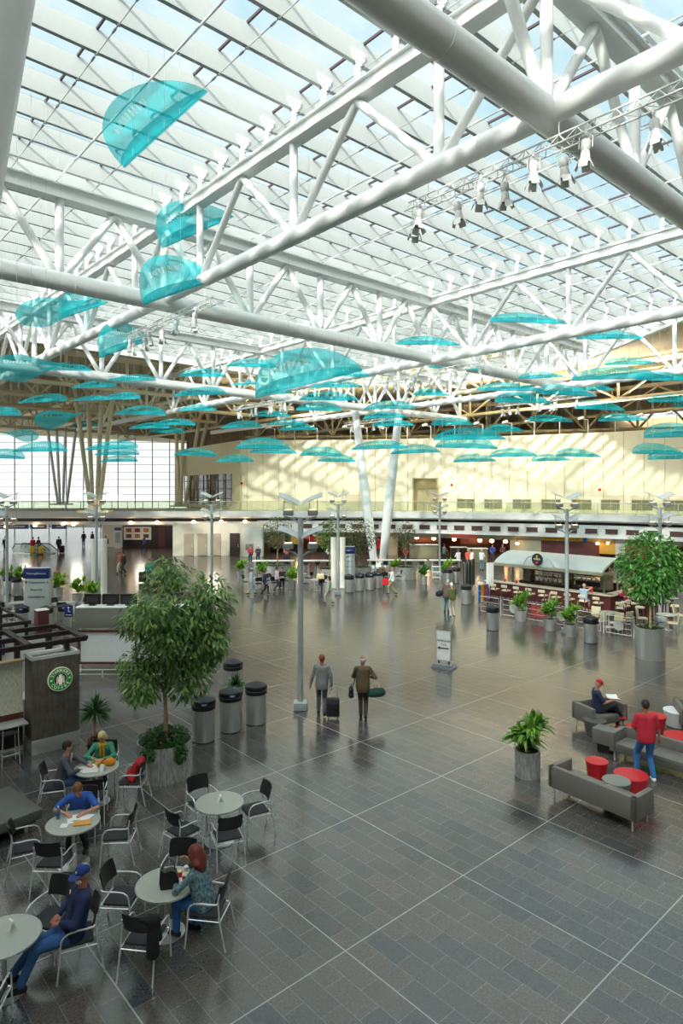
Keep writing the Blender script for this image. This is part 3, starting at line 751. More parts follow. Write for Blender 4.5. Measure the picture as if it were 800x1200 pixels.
flat = """124 184 446|flat leaf in the left cluster, highest beside the spotlights
81 138 454|flat leaf in the left cluster, under the tan trusses
18 81 471|pale wide leaf at left, lower right of the cut off twisted leaf
83 127 469|short leaf at left, between two tan trusses
117 166 468|leaf at left overlapping the short one from the right
132 196 486|leaf at left in front of the roof edge over the window wall
0 26 486|leaf cut off by the left edge above the window wall
79 117 500|pale leaf right beside the twisted leaf before the window
149 200 502|left one of three stacked leaves over the window corner
180 230 498|upper right one of three stacked leaves over the window corner
174 218 507|lowest of three stacked leaves over the window corner
97 164 526|top one of three leaves stacked before the window wall
110 164 533|middle one of three leaves stacked before the window wall
117 162 541|lowest of three leaves stacked before the window wall
14 79 529|long pale leaf low before the window wall at left
0 30 537|pale leaf at left edge, lowest before the window wall
203 255 534|leaf hanging before the shaded tan wall
206 255 481|tilted leaf hanging left of the small spotlight bar
201 267 463|leaf just below the far cross truss, left of centre
208 265 441|leaf crossing the far truss posts, left of centre
50 108 434|pale leaf at left behind the closest truss bottom
252 298 541|small leaf at the left end of the cream wall
274 342 526|wide domed leaf at top left of the cream wall
291 349 531|leaf directly under the wide domed leaf
350 404 534|leaf before the cream wall, left of the V column
370 418 541|lowest leaf touching the left leg of the V column
257 308 501|leaf under the small spotlight bar, left one of three
311 360 498|leaf under the small spotlight bar, right one of three
325 372 504|leaf under the small spotlight bar, lowest of three
293 342 488|leaf directly in front of the small spotlight bar
345 403 481|leaf right of the small spotlight bar
349 423 469|leaf below the right tip of the broad low leaf
264 325 430|highest leaf above the broad low leaf
269 305 451|short leaf left of the broad low leaf
305 345 461|short leaf under the left end of the broad low leaf
362 426 454|leaf directly under the right half of the broad leaf
389 436 441|thin leaf at the right tip of the broad leaf
462 540 404|leaf high at centre, hanging in the second truss
500 565 432|leaf on the second truss bottom tube, right of centre
483 527 463|thin leaf beneath the row of white spotlights at centre
425 489 479|upper leaf before the heads of the V column
424 479 490|middle leaf before the heads of the V column
435 486 499|third leaf down before the right leg of the V column
410 479 526|left leaf crossing both legs of the V column at wall top
456 517 531|leaf right of the V column overlapping the wall top
503 557 498|leaf above the wide leaf right of the V column
506 593 515|widest dark leaf above the doorway at the wall top
508 584 525|leaf right under the widest dark leaf
530 582 541|low leaf right above the doorway of the upper wall
572 630 535|low leaf on the cream wall, right of the doorway
621 670 540|lowest leaf on the cream wall, right of centre
565 616 506|leaf overlapping the right tip of the widest dark leaf
556 638 458|large leaf crossing the third truss, right of centre
577 650 472|leaf below the large one crossing the third truss
606 662 443|leaf among the third truss posts, right of centre
571 667 378|highest leaf on the right side, under the second truss
616 672 494|leaf in front of the right spotlight bar
625 701 463|long leaf above the right spotlight bar
672 757 397|leaf just under the second truss bottom tube at right
707 772 427|leaf at the skylight edge on the right
669 778 444|widest leaf on the right, along the third truss
669 720 457|thin pale leaf under the widest right leaf
672 735 480|leaf at the end of the right spotlight bar
700 759 493|leaf over the wall top lamps at right
759 824 471|leaf cut by the right edge at mid height
786 838 477|smaller leaf at the right edge, under another
752 842 512|large leaf at the right edge on the wall top
739 805 532|upper one of two leaves low at the right edge
757 814 538|lower one of two leaves low at the right edge
649 706 535|low leaf on the cream wall at right
742 822 446|leaf at the right edge along the third truss tube"""
for ln in flat.split('\n'):
    d, lb = ln.split('|'); x0, x1, y = map(float, d.split())
    px = x1 - x0
    if x0 <= 0 and px < 60: px = 62; x0 = x1 - px
    Y = min(3.4 * F / px, 6.75 * F / (HY - y)) if y > 432 else min(3.4 * F / px, 7.0 * F / (HY - y))
    s = px * Y / F / 3.55
    h = rnd.uniform(-.12, .12)
    tilt = -.62
    leaf('a', 'turquoise ' + lb, at((x0 + x1) / 2, y, Y), (tilt + 1.05 + rnd.uniform(-.08, .1), rnd.uniform(-.035, .035), h), s, GL, 4)

# ================= spotlight bars =================
BARL = mat('bar_white', '#e8e9e4', .45, var=.02)
def spotlight():
    t = thing('spotlight', 'white barn door spotlight', 'spotlight')
    m = MB(); m.lathe([(0, 0), (.09, 0), (.11, -.04), (.11, -.2), (.085, -.24), (.1, -.28), (.12, -.42), (.12, -.5)], 14, (0, 0, -.12)); m.build('housing', BARL, t)
    m = MB(); m.tube([(-.15, 0, -.3), (-.15, 0, -.06), (0, 0, .02), (.15, 0, -.06), (.15, 0, -.3)], .014, 6); m.box((0, 0, .07), (.06, .06, .12)); m.build('yoke', BARL, t)
    for a in range(4):
        m = MB(); M = Matrix.Rotation(a * PI / 2, 4, 'Z') @ Matrix.Translation((0, .17, -.68)) @ Matrix.Rotation(R(24), 4, 'X')
        m.box((0, 0, 0), (.2, .012, .2), M=M); m.build('barn_door', BARL, t, smooth=0)
    m = MB(); m.lathe([(0, 0), (.1, 0), (.1, -.01), (0, -.01)], 14, (0, 0, -.6)); m.build('lens', mat('grey_lens', '#8b8f8c', .2), t)
    return t
SPOT = spotlight()
def light_bar(label, b0, a0, a1, z, lights, glabel):
    p = W(a0, b0, z); q = W(a1, b0, z); Lg = (q - p).length
    t = thing('lighting_truss', label, 'lighting truss', p, math.atan2((q - p).y, (q - p).x))
    for (dy, dz) in ((-.14, 0), (.14, 0), (0, .24)):
        MB().tube([(0, dy, dz), (Lg, dy, dz)], .022, 6).build('rail', BARL, t)
    m = MB(); n = int(Lg / .36)
    for k in range(n):
        x = k * Lg / n; x2 = (k + .5) * Lg / n; x3 = (k + 1) * Lg / n
        for (ya, za, yb, zb_) in ((-.14, 0, 0, .24), (.14, 0, 0, .24), (-.14, 0, .14, 0)):
            m.tube([(x, ya, za), (x2, yb, zb_)], .009, 4); m.tube([(x2, yb, zb_), (x3, ya, za)], .009, 4)
    m.build('lacing', BARL, t)
    for k in (.08, .5, .92): MB().tube([(Lg * k, 0, .24), (Lg * k, 0, 14.0 - z)], .008, 4).build('hanger', BARL, t)
    for k, f in enumerate(lights):
        pos = W(a0 + (a1 - a0) * f, b0, z - .06) + EB * (-.14 if k % 2 else .14)
        o = place(POOL, SPOT, pos, rnd.uniform(0, PI), glabel, 'spotlights on ' + glabel.split(' on ')[-1])
        o.scale = (.8, .8, .8); o.rotation_euler.x = rnd.uniform(-.16, .16); o.rotation_euler.y = rnd.uniform(-.14, .14)
light_bar('long white lattice lighting bar hanging nearest at top right', 0, 3.66, -4.2, 13.25, [.02, .06, .17, .28, .33, .44, .5, .58, .72, .86], 'white barn door spotlight on the nearest lattice bar at top right')
light_bar('white lighting bar under the closest truss at left', 0, 19.8, 12.7, 13.05, [.03, .1, .2, .33, .42, .66, .78, .86], 'small white spotlight on the lighting bar under the closest truss at left')
light_bar('lighting bar with small white spots at centre left', BA[1], 36.2, 28.6, 12.85, [.05, .15, .3, .42, .6, .7, .8, .9], 'small white spotlight on the centre left bar')
light_bar('lighting bar hanging among the trusses right of centre', BA[1], 20.2, 12.7, 12.95, [.05, .18, .3, .38, .5, .62, .74, .84, .94], 'small white spotlight on the bar right of centre, under the second truss')
light_bar('lighting bar hanging low at right above the cream wall', BA[2], 20.2, 12.9, 12.6, [.04, .14, .22, .45, .56, .63, .82], 'small white spotlight on the low bar at right above the cream wall')
light_bar('far lighting bar left of the V column', BA[2], 36.5, 29.5, 12.5, [.1, .3, .5, .7, .9], 'tiny white spotlight on the far bar left of the V column')

# floodlights standing on top of the cream wall, throwing light at the roof deck
FLD = None
fx = [321, 345, 372, 411, 430, 452, 477, 505, 533, 566, 600, 627, 657, 690, 722, 760, 795]
for i, xp in enumerate(fx):
    v, an = wallthing(xp)
    if FLD is None:
        FLD = thing('uplight', '', 'floodlight')
        m = MB(); m.tube([(0, 0, 0), (0, 0, 1.25)], .04, 6); m.tube([(0, 0, 1.25), (-.5, -.1, 1.3)], .03, 6); m.build('stand', WHITE, FLD)
        m = MB(); m.rbox((-.62, -.1, 1.36), (.55, .3, .16), .03, M=Matrix.Rotation(R(-12), 4, 'Y')); m.build('head', WHITE, FLD)
        m = MB(); m.box((-.62, -.1, 1.455), (.46, .24, .012), M=Matrix.Rotation(R(-12), 4, 'Y')); m.build('lens', mat('flood_lens', '#fff3d8', .4, emit='#fff0d0', estr=8), FLD, smooth=0)
    place(POOL, FLD, (v.x, v.y + .3, 12.13), an, 'small white floodlight standing on top of the cream wall', 'floodlights along the wall top')
    l = bpy.data.lights.new('uplight_beam', 'SPOT'); l.energy = 1700; l.color = (1, .93, .8); l.spot_size = R(150); l.spot_blend = .8; l.shadow_soft_size = .25
    lo = bpy.data.objects.new('uplight_beam', l); COL.objects.link(lo); lo.location = (v.x - .6, v.y + .15, 13.65); lo.rotation_euler = (R(180), 0, 0)
# ================= people: smooth implicit figures =================
def surf_nets(f, lo, hi, h):
    lo = np.array(lo, float) - 2 * h; hi = np.array(hi, float) + 2 * h
    n = np.maximum(4, np.ceil((hi - lo) / h).astype(int) + 1)
    ax = [lo[i] + h * np.arange(n[i]) for i in range(3)]
    X, Y, Z = np.meshgrid(*ax, indexing='ij')
    V = f(np.stack([X.ravel(), Y.ravel(), Z.ravel()], 1).astype(np.float32)).reshape(n)
    ins = V < 0
    nc = n - 1; acc = np.zeros((*nc, 3)); cnt = np.zeros(nc)
    cor = [(i, j, k) for i in (0, 1) for j in (0, 1) for k in (0, 1)]
    def sl(a, c): return a[c[0]:c[0] + nc[0], c[1]:c[1] + nc[1], c[2]:c[2] + nc[2]]
    for a in cor:
        for d in range(3):
            if a[d] == 1: continue
            b = list(a); b[d] = 1
            va, vb_ = sl(V, a), sl(V, b); mk = (va < 0) != (vb_ < 0)
            t = np.where(mk, va / np.where(mk, va - vb_, 1), 0)
            for q in range(3): acc[..., q] += np.where(mk, a[q] + (t if q == d else 0), 0)
            cnt += mk
    act = cnt > 0; idx = -np.ones(nc, int); idx[act] = np.arange(act.sum())
    I = np.argwhere(act); pos = lo + h * (I + acc[act] / cnt[act][:, None])
    faces = []
    for d in range(3):
        e = [slice(1, nc[0]), slice(1, nc[1]), slice(1, nc[2])]
        s0 = [slice(1, nc[i]) for i in range(3)]; s1 = list(s0); s0[d] = slice(0, nc[d]); s1[d] = slice(1, nc[d] + 1)
        A = ins[tuple(s0)]; B = ins[tuple(s1)]; ch = np.argwhere(A != B)
        if len(ch) == 0: continue
        base = ch.copy()
        for q in range(3):
            if q != d: base[:, q] += 1
        u, v = [(1, 2), (2, 0), (0, 1)][d]
        def g(du, dv):
            c = base.copy(); c[:, u] -= du; c[:, v] -= dv; return idx[c[:, 0], c[:, 1], c[:, 2]]
        Q = np.stack([g(0, 0), g(1, 0), g(1, 1), g(0, 1)], 1)
        fl = A[tuple(ch.T)]; Q[~fl] = Q[~fl][:, ::-1]
        faces.append(Q)
    Fq = np.concatenate(faces) if faces else np.zeros((0, 4), int)
    Fq = Fq[(Fq >= 0).all(1)]
    return pos, Fq
def A3(v): return np.array(v, np.float32)
def seg_d(P, a, b, ra, rb):
    a = A3(a); b = A3(b); ab = b - a; L2 = float(ab @ ab) + 1e-9
    t = np.clip((P - a) @ ab / L2, 0, 1); return np.linalg.norm(P - a - t[:, None] * ab, axis=1) - (ra + (rb - ra) * t)
def ell_d(P, c, r, M=None):
    Q = P - A3(c)
    if M is not None: Q = Q @ np.array(M.to_3x3(), np.float32)
    r = A3(r); return (np.linalg.norm(Q / r, axis=1) - 1) * float(r.min())
def sdf(prims, k=.03, cuts=()):
    def f(P):
        d = None
        for p in prims:
            e = seg_d(P, *p[1:]) if p[0] == 's' else ell_d(P, *p[1:])
            if d is None: d = e
            else:
                h = np.clip(.5 + .5 * (d - e) / k, 0, 1); d = d * (1 - h) + e * h - k * h * (1 - h)
        for (pt, nrm) in cuts:
            nn = A3(nrm); nn = nn / np.linalg.norm(nn); d = np.maximum(d, (P - A3(pt)) @ nn)
        return d
    return f
def bounds(prims):
    lo = np.full(3, 9e9); hi = -lo
    for p in prims:
        if p[0] == 's': pts = [np.array(p[1]) - p[3], np.array(p[1]) + p[3], np.array(p[2]) - p[4], np.array(p[2]) + p[4]]
        else: r = max(p[2]); pts = [np.array(p[1]) - r, np.array(p[1]) + r]
        for q in pts: lo = np.minimum(lo, q); hi = np.maximum(hi, q)
    return lo - .02, hi + .02
def sdf_obj(name, prims, k, h, mt, parent, cuts=(), extra=None):
    lo, hi = bounds(prims); pos, Q = surf_nets(sdf(prims, k, cuts), lo, hi, h)
    v = pos.tolist(); f = Q.tolist()
    for (p2, q2) in (extra or []):
        o = len(v); v += p2.tolist(); f += (q2 + o).tolist()
    me = bpy.data.meshes.new(name); me.from_pydata(v, [], f); me.materials.append(mt); me.shade_smooth(); me.update()
    o = bpy.data.objects.new(name, me); COL.objects.link(o); o.parent = parent; return o
def ik(a, b, l1, l2, pole):
    a = Vector(a); b = Vector(b); d = b - a; L_ = min(d.length, (l1 + l2) * .995)
    b = a + d.normalized() * L_; x = (l1 * l1 - l2 * l2 + L_ * L_) / (2 * L_); hh = math.sqrt(max(0, l1 * l1 - x * x))
    dn = d.normalized(); pl = Vector(pole); pl = (pl - dn * pl.dot(dn)).normalized()
    return a + dn * x + pl * hh, b
def hand_mesh(wr, dr, side, up, curl=.5, h=.0055, sc=1.0):
    """palm, four unequal fingers with a knuckle bend and a thumb leaving the side"""
    d = Vector(dr).normalized(); u = Vector(up); u = (u - d * u.dot(d)).normalized(); s = d.cross(u) * side
    P = lambda a, b, c: tuple(Vector(wr) + (d * a + s * b + u * c) * sc)
    pr = [('s', P(.0, 0, 0), P(.035, 0, 0), .026 * sc, .028 * sc), ('s', P(.03, -.02, 0), P(.075, -.026, 0), .017 * sc, .014 * sc), ('s', P(.03, .02, 0), P(.075, .026, 0), .017 * sc, .014 * sc), ('s', P(.04, 0, 0), P(.08, 0, 0), .02 * sc, .015 * sc)]
    for b_, l in ((-.030, .055), (-.0105, .07), (.0105, .075), (.031, .065)):
        c1 = curl * .5; c2 = curl * 1.5
        k0 = (.078, b_, 0); k1 = (.078 + l * .5 * math.cos(c1), b_ * 1.12, -l * .5 * math.sin(c1)); k2 = (k1[0] + l * .5 * math.cos(c2), b_ * 1.15, k1[2] - l * .5 * math.sin(c2))
        pr += [('s', P(*k0), P(*k1), .0088 * sc, .008 * sc), ('s', P(*k1), P(*k2), .008 * sc, .0068 * sc)]
    pr += [('s', P(.02, .026, -.003), P(.05, .05, -.014), .0125 * sc, .010 * sc), ('s', P(.05, .05, -.014), P(.075, .056, -.028), .0098 * sc, .008 * sc)]
    lo, hi = bounds(pr); return surf_nets(sdf(pr, .008), lo, hi, h)
SKIN = mat('skin_light', '#c68f74', .5, var=.04); SKIN2 = mat('skin_ruddy', '#b5725a', .5, var=.04); SKIND = mat('skin_brown', '#6a4433', .5, var=.04)
EYEM = mat('eye_dark', '#20160f', .2); LIPM = mat('lips', '#93493f', .5)
def cloth(h, v=.12): return mat('cloth_' + h.strip('#'), h, .8, var=v, scale=9, bump=.25)
def person(label, loc, rz, top, legs, shoes='#241f1f', skin=None, hair=None, pelvis=.93, lean=.04, side=0, head=(0, 0), feet=None, hands=None, sleeve='long', jacket=False,
           hairstyle='short', H=1.0, res=.03, pants='long', fat=1.0, cap=None, poleE=None, cuff=0, twist=0, group=None, knee=(0, 1, .15)):
    t = thing('person', label, 'person', loc, rz, group); t.scale = (H, H, H)
    skin = skin or SKIN; near = res < .02
    pv = Vector((0, 0, pelvis)); sp = Vector((math.sin(side), math.sin(lean) * math.cos(side), math.cos(lean) * math.cos(side))).normalized()
    rt = Matrix.Rotation(twist, 3, 'Z') @ Vector((1, 0, 0)); rt = (rt - sp * rt.dot(sp)).normalized(); fw = sp.cross(rt)
    ch = pv + sp * .40; nk = pv + sp * .53
    sh = {s: pv + sp * .465 + rt * (.185 * s * (1 + (fat - 1) * .4)) for s in (-1, 1)}; hp = {s: pv + Vector((.088 * s, 0, -.02)) for s in (-1, 1)}
    hm = Matrix.Rotation(head[1], 4, 'Z') @ Matrix.Rotation(head[0], 4, 'X')
    hu = hm @ Vector((0, 0, 1)); hf = hm @ Vector((0, 1, 0)); hr = hm @ Vector((1, 0, 0))
    hc = nk + sp * .045 + hu * .135
    T = lambda v: tuple(v)
    feet = feet or {-1: (-.1, 0, .09), 1: (.1, 0, .09)}
    hands = hands or {-1: (-.27, .04, .80), 1: (.27, .04, .80)}
    body = []; tr = []; tp = []; shs = []; extra = []
    f = fat
    for s in (-1, 1):
        kn, an = ik(hp[s], feet[s], .445, .43, knee)
        body += [('s', T(hp[s]), T(kn), .078, .052), ('s', T(kn), T(an), .05, .036), ('s', T(an + Vector((0, -.02, -.05))), T(an + Vector((.01 * s, .13, -.06))), .034, .028)]
        if pants == 'long': tr += [('s', T(hp[s]), T(kn), .094 * f, .068), ('s', T(kn), T(an + Vector((0, 0, .03))), .067, .056)]
        else: tr += [('s', T(hp[s]), T(hp[s].lerp(kn, .85)), .096 * f, .085)]
        fd = Vector((.02 * s, 1, 0)).normalized()
        shs.append([('s', T(an + Vector((0, -.035, -.045))), T(an + Vector((0, -.0, -.03))), .042, .045), ('s', T(an + Vector((0, 0, -.045))), T(an + fd * .14 + Vector((0, 0, -.055))), .042, .034)])
        pole = (poleE or {}).get(s, (s * .6, -.8, -.5))
        el, wr = ik(sh[s], hands[s], .285, .25, pole)
        body += [('s', T(sh[s]), T(el), .045, .036), ('s', T(el), T(wr), .035, .025)]
        r0 = .062 if jacket else .056
        if sleeve == 'long': tp += [('s', T(sh[s] - rt * s * .01), T(el), r0 * 1.05, r0 * .84), ('s', T(el), T(el.lerp(wr, .93)), r0 * .84, r0 * .66)]
        elif sleeve == 'short': tp += [('s', T(sh[s] - rt * s * .01), T(sh[s].lerp(el, .8)), .062, .06)]
        hd = (wr - el).normalized()
        if near: extra.append(hand_mesh(wr, hd * .9 + Vector((0, .25, -.1)), -s, (0, 0, 1) if abs(hd.z) < .8 else (s * 1, 0, 0), .55))
        else: body += [('s', T(wr), T(wr + hd * .08), .026, .03), ('s', T(wr + hd * .08), T(wr + hd * .16), .02, .012), ('s', T(wr + hd * .03), T(wr + hd * .08 + Vector((-s * .04, 0, 0))), .013, .01)]
    for s in (-1, 1):
        body += [('s', T(pv + rt * .06 * s), T(ch + rt * .07 * s + sp * .02), .095 * f, .088 * f)]
        tp += [('s', T(pv + rt * .065 * s - sp * .02), T(ch + rt * .075 * s + sp * .02), .118 * f, .112 * f), ('s', T(ch + rt * .06 * s), T(sh[s] - rt * .03 * s), .10, .068)]
    body += [('s', T(sh[-1]), T(sh[1]), .05, .05), ('s', T(nk - sp * .03), T(hc - hu * .05), .055, .05)]
    body += [('e', T(hc), (.074, .092, .108), hm), ('e', T(hc - hu * .055 + hf * .028), (.052, .058, .05), hm), ('e', T(hc + hf * .09 - hu * .012), (.013, .018, .024), hm), ('e', T(hc + hr * .075 - hu * .01), (.012, .02, .03), hm), ('e', T(hc - hr * .075 - hu * .01), (.012, .02, .03), hm)]
    sdf_obj('body', body, .022, res if not near else .0125, skin, t, extra=extra)
    if near:
        e = MB()
        for s in (-1, 1): e.ell(hc + hr * .03 * s + hf * .083 + hu * .012, (.012, .008, .008), 8, 6, hm)
        e.build('eyes', EYEM, t); e = MB(); e.ell(hc + hf * .083 - hu * .052, (.022, .008, .006), 8, 6, hm); e.build('mouth', LIPM, t)
    tp += [('s', T(pv - sp * .02), T(pv + sp * .1), .125 * f, .12 * f)]
    if jacket:
        tp += [('s', T(pv + rt * .05 * s - Vector((0, 0, .12)) if pelvis > .8 else pv + rt * .05 * s), T(pv + rt * .05 * s), .125 * f, .125 * f) for s in (-1, 1)]
    cuts = [(T(nk + sp * (-.005 if not jacket else .01)), T(sp))]
    if not jacket and pelvis > .8: cuts.append((T(pv - sp * .10), T(-sp)))
    if jacket and pelvis > .8: cuts.append((T(pv - sp * .17), T(-sp)))
    sdf_obj('jacket' if jacket else 'shirt', tp, .035, res if not near else .014, cloth(top), t, cuts)
    tr += [('s', T(pv - Vector((.05, 0, 0))), T(pv + Vector((.05, 0, 0))), .112 * f, .112 * f)]
    sdf_obj('trousers' if pants == 'long' else 'shorts', tr, .03, res if not near else .014, cloth(legs), t)
    for q in shs: sdf_obj('shoe', q, .02, res * .8 if not near else .012, cloth(shoes), t)
    if hair:
        hp_ = [('e', T(hc + hu * .018 - hf * .012), (.085, .102, .112), hm)]; hk = .03
        ct = [(T(hc + hf * .045 - hu * .0), T(hf * 1 - hu * .75))]
        if hairstyle == 'long':
            hp_ += [('e', T(hc - hf * .045 - hu * .10), (.105, .075, .15), hm), ('e', T(hc - hu * .12 + hr * .065), (.04, .055, .11), hm), ('e', T(hc - hu * .12 - hr * .065), (.04, .055, .11), hm)]
        elif hairstyle == 'curly':
            hp_ += [('e', T(hc - hf * .06 - hu * .12), (.14, .10, .22), hm), ('e', T(hc - hu * .13 + hr * .09), (.055, .075, .16), hm), ('e', T(hc - hu * .13 - hr * .09), (.055, .075, .16), hm), ('e', T(hc + hu * .04 - hf * .02), (.10, .11, .11), hm)]
            hp_ += [('e', T(hc - hf * .08 - hu * (.0 + .045 * q_) + hr * .12 * math.sin(q_ * 2.4)), (.045, .05, .05), hm) for q_ in range(8)]
        elif hairstyle == 'rim': ct = [(T(hc + hu * .03), T(hu)), (T(hc + hf * .02), T(hf))]
        sdf_obj('hair', hp_, hk, .012 if near else res * .7, mat('hair_' + hair.strip('#'), hair, .6, var=.25, scale=40, bump=.5, stretch=(1, 1, .2)), t, ct)
    if cap:
        cp = [('e', T(hc + hu * .03), (.092, .108, .1), hm)]
        c_ = sdf_obj('cap', cp, .01, .012 if near else res * .6, cloth(cap), t, [(T(hc + hu * .025), T(-hu))])
        m = MB(); m.ell(hc + hf * .12 + hu * .03, (.075, .085, .009), 14, 6, hm @ Matrix.Rotation(R(-8), 4, 'X')); m.build('cap_brim', cloth(cap), c_)
    t['_hc'] = 0; del t['_hc']
    return t, dict(hc=hc, hm=hm, pv=pv, ch=ch, sh=sh, sp=sp, fw=fw)

# ================= furniture prototypes =================
def cafe_chair():
    t = thing('cafe_chair', 'x', 'chair')
    m = MB(); n = 8    # backrest: curved shell
    vs = []; W_ = .225
    for th in (0, .022):
        for i in range(n + 1):
            u = -1 + 2 * i / n; y = -.235 + .055 * u * u - .0 + th * -1
            for (z, dy) in ((.64, .02), (.72, .0), (.82, -.03), (.90, -.055)):
                wz = W_ * (1 - .06 * abs((z - .77) / .13) ** 3); vs.append((u * wz, y + dy, z))
    fs = []; q = 4; off_ = (n + 1) * q
    for i in range(n):
        for j in range(3):
            a = i * q + j; fs += [(a, a + 1, a + q + 1, a + q), (off_ + a, off_ + a + q, off_ + a + q + 1, off_ + a + 1)]
        for j in (0, 3):
            a = i * q + j; fs.append((a, a + q, off_ + a + q, off_ + a))
    for i in (0, n):
        for j in range(3): a = i * q + j; fs.append((a, a + 1, off_ + a + 1, off_ + a))
    m.add(vs, fs); m.build('backrest', BLK, t, 50)
    MB().rbox((0, .02, .45), (.44, .43, .045), .02).build('seat', BLKM, t)
    for s in (-1, 1):
        x = .26 * s
        MB().tube([(x, .27, 0), (x, .24, .3), (x, .22, .56), (x, .19, .62), (x, .13, .655), (x, 0, .665), (x, -.1, .66), (x * .96, -.19, .66), (x * .88, -.215, .67)], .0125, 8).build('front_leg_and_arm', CHROME, t)
        MB().tube([(x * .97, -.33, 0), (x * .93, -.24, .42), (x * .89, -.215, .68), (x * .86, -.235, .8)], .0125, 8).build('rear_leg', CHROME, t)
    MB().tube([(-.255, .235, .42), (.255, .235, .42)], .01, 6).tube([(-.245, -.245, .41), (.245, -.245, .41)], .01, 6).tube([(-.255, .235, .42), (-.245, -.245, .41)], .01, 6).tube([(.255, .235, .42), (.245, -.245, .41)], .01, 6).build('seat_frame', CHROME, t)
    return t
CH = cafe_chair()
def pt_(T, th, d): return Vector((T[0] + d * math.cos(R(th)), T[1] + d * math.sin(R(th)), 0))
def chair_at(T, th, label, d=.72, turn=0, group=None, pos=None, face=None):
    p = pos or pt_(T, th, d); a = R(th + 180 + turn) if face is None else R(face)
    return place(POOL, CH, p, a - PI / 2, label, group or 'cafe chairs around the round tables')
def cafe_table():
    t = thing('cafe_table', 'x', 'table')
    MB().lathe([(0, .735), (.44, .735), (.45, .728), (.45, .712), (.44, .705), (0, .705)], 40).build('tabletop', TABLE, t, 30)
    MB().lathe([(.452, .733), (.456, .72), (.452, .707), (.449, .707), (.449, .733), (.452, .733)], 40).build('edge_band', STEEL, t)
    MB().lathe([(.03, .02), (.03, .7), (.12, .703)], 14).build('pedestal', CHROME, t)
    MB().lathe([(0, 0), (.27, 0), (.275, .012), (.25, .02), (.05, .035), (.035, .06), (0, .06)], 36).build('base', STEEL, t)
    return t
TB = cafe_table()
def trash_bin():
    t = thing('litter_bin', 'x', 'litter bin')
    MB().lathe([(0, .03), (.285, .03), (.29, .04), (.29, .86), (.27, .87), (0, .87)], 32).build('body', STEEL, t, 30)
    MB().lathe([(0, 0), (.27, 0), (.275, .04), (0, .04)], 32).build('base_ring', BLK, t, 30)
    MB().lathe([(.0, .85), (.305, .85), (.315, .87), (.315, .95), (.30, .965), (.30, .985), (.32, 1.0), (.32, 1.06), (.305, 1.09), (.2, 1.14), (.03, 1.2), (0, 1.2)], 32).build('lid', BLK, t, 30)
    return t
BIN = trash_bin()
def bin_sticker(o, rz):
    m = MB(); m.lathe([(.323, 1.0), (.323, 1.058)], 8, a0=rz - .28, a1=rz + .28); p = m.build('recycling_sticker', BLUES, o, recalc=False)
    p['label'] = 'blue sticker'; 
    m = MB(); m.lathe([(.325, 1.035), (.325, 1.047)], 8, a0=rz - .2, a1=rz + .2); m.lathe([(.325, 1.012), (.325, 1.022)], 8, a0=rz - .14, a1=rz + .14); m.build('sticker_print', PAPER, p, recalc=False)
def foliage(m, c, r, n, size, aspect=.38, droop=.4, shell=.35, seed=1, flat=1.0):
    rr = random.Random(seed)
    for i in range(n):
        while True:
            v = Vector((rr.uniform(-1, 1), rr.uniform(-1, 1), rr.uniform(-1, 1)))
            if shell < v.length <= 1: break
        p = Vector(c) + Vector((v.x * r[0], v.y * r[1], v.z * r[2]))
        d = (Vector((v.x, v.y, v.z * .5)).normalized() + Vector((rr.uniform(-.7, .7), rr.uniform(-.7, .7), rr.uniform(-.5, .5) - droop))).normalized()
        s = d.cross(Vector((rr.uniform(-.4, .4), rr.uniform(-.4, .4), 1))).normalized(); L_ = size * rr.uniform(.7, 1.3); w_ = L_ * aspect
        nrm = s.cross(d)
        m.add([p - d * L_ * .5, p + s * w_ * .5 - nrm * L_ * .06, p + d * L_ * .5 - nrm * L_ * .1, p - s * w_ * .5 - nrm * L_ * .06], [(0, 1, 2, 3)])
def blades(m, c, n, ln, wd, seed=1, up=.9, spread=.8):
    rr = random.Random(seed)
    for i in range(n):
        a = rr.uniform(0, 2 * PI); e = rr.uniform(.1, 1) ; d = Vector((math.cos(a), math.sin(a), 0)); s = Vector((-d.y, d.x, 0)); L_ = ln * rr.uniform(.65, 1.15)
        pts = []
        for k in range(6):
            q = k / 5; pts.append(Vector(c) + d * (L_ * spread * e * q) + Vector((0, 0, L_ * (up * q * (1.15 - e * .35) - e * .75 * q * q))))
        vs = []
        for k, p in enumerate(pts):
            ww = wd * (math.sin(PI * min(1, .12 + k / 5 * .88))) * .5; vs += [p - s * ww, p + s * ww]
        m.add(vs, [(2 * k, 2 * k + 1, 2 * k + 3, 2 * k + 2) for k in range(5)])
def planter(t, r, h, r0=None, mt=None, rim=.03):
    r0 = r0 or r
    MB().lathe([(0, .0), (r0, 0), (r, h), (r - rim, h), (r - rim, h - .08), (0, h - .08)], 36).build('pot', mt or STEELD, t, 30)
    MB().lathe([(0, h - .05), (r - rim, h - .07)], 24).build('soil', SOIL, t)
def branchy(m, base, top, r0, seed=3, n=7, spread=.8, h0=.45):
    rr = random.Random(seed); base = Vector(base); top = Vector(top)
    mid = base.lerp(top, .5) + Vector((rr.uniform(-.04, .04), rr.uniform(-.04, .04), 0))
    m.tube([base, mid, top], [r0, r0 * .8, r0 * .35], 8)
    for i in range(n):
        f = rr.uniform(h0, .95); p = base.lerp(top, f); a = rr.uniform(0, 2 * PI); L_ = spread * rr.uniform(.6, 1.1)
        q = p + Vector((math.cos(a) * L_, math.sin(a) * L_, L_ * rr.uniform(.4, .9)))
        m.tube([p, p.lerp(q, .5) + Vector((0, 0, .06)), q], [r0 * .4, r0 * .3, r0 * .12], 6)
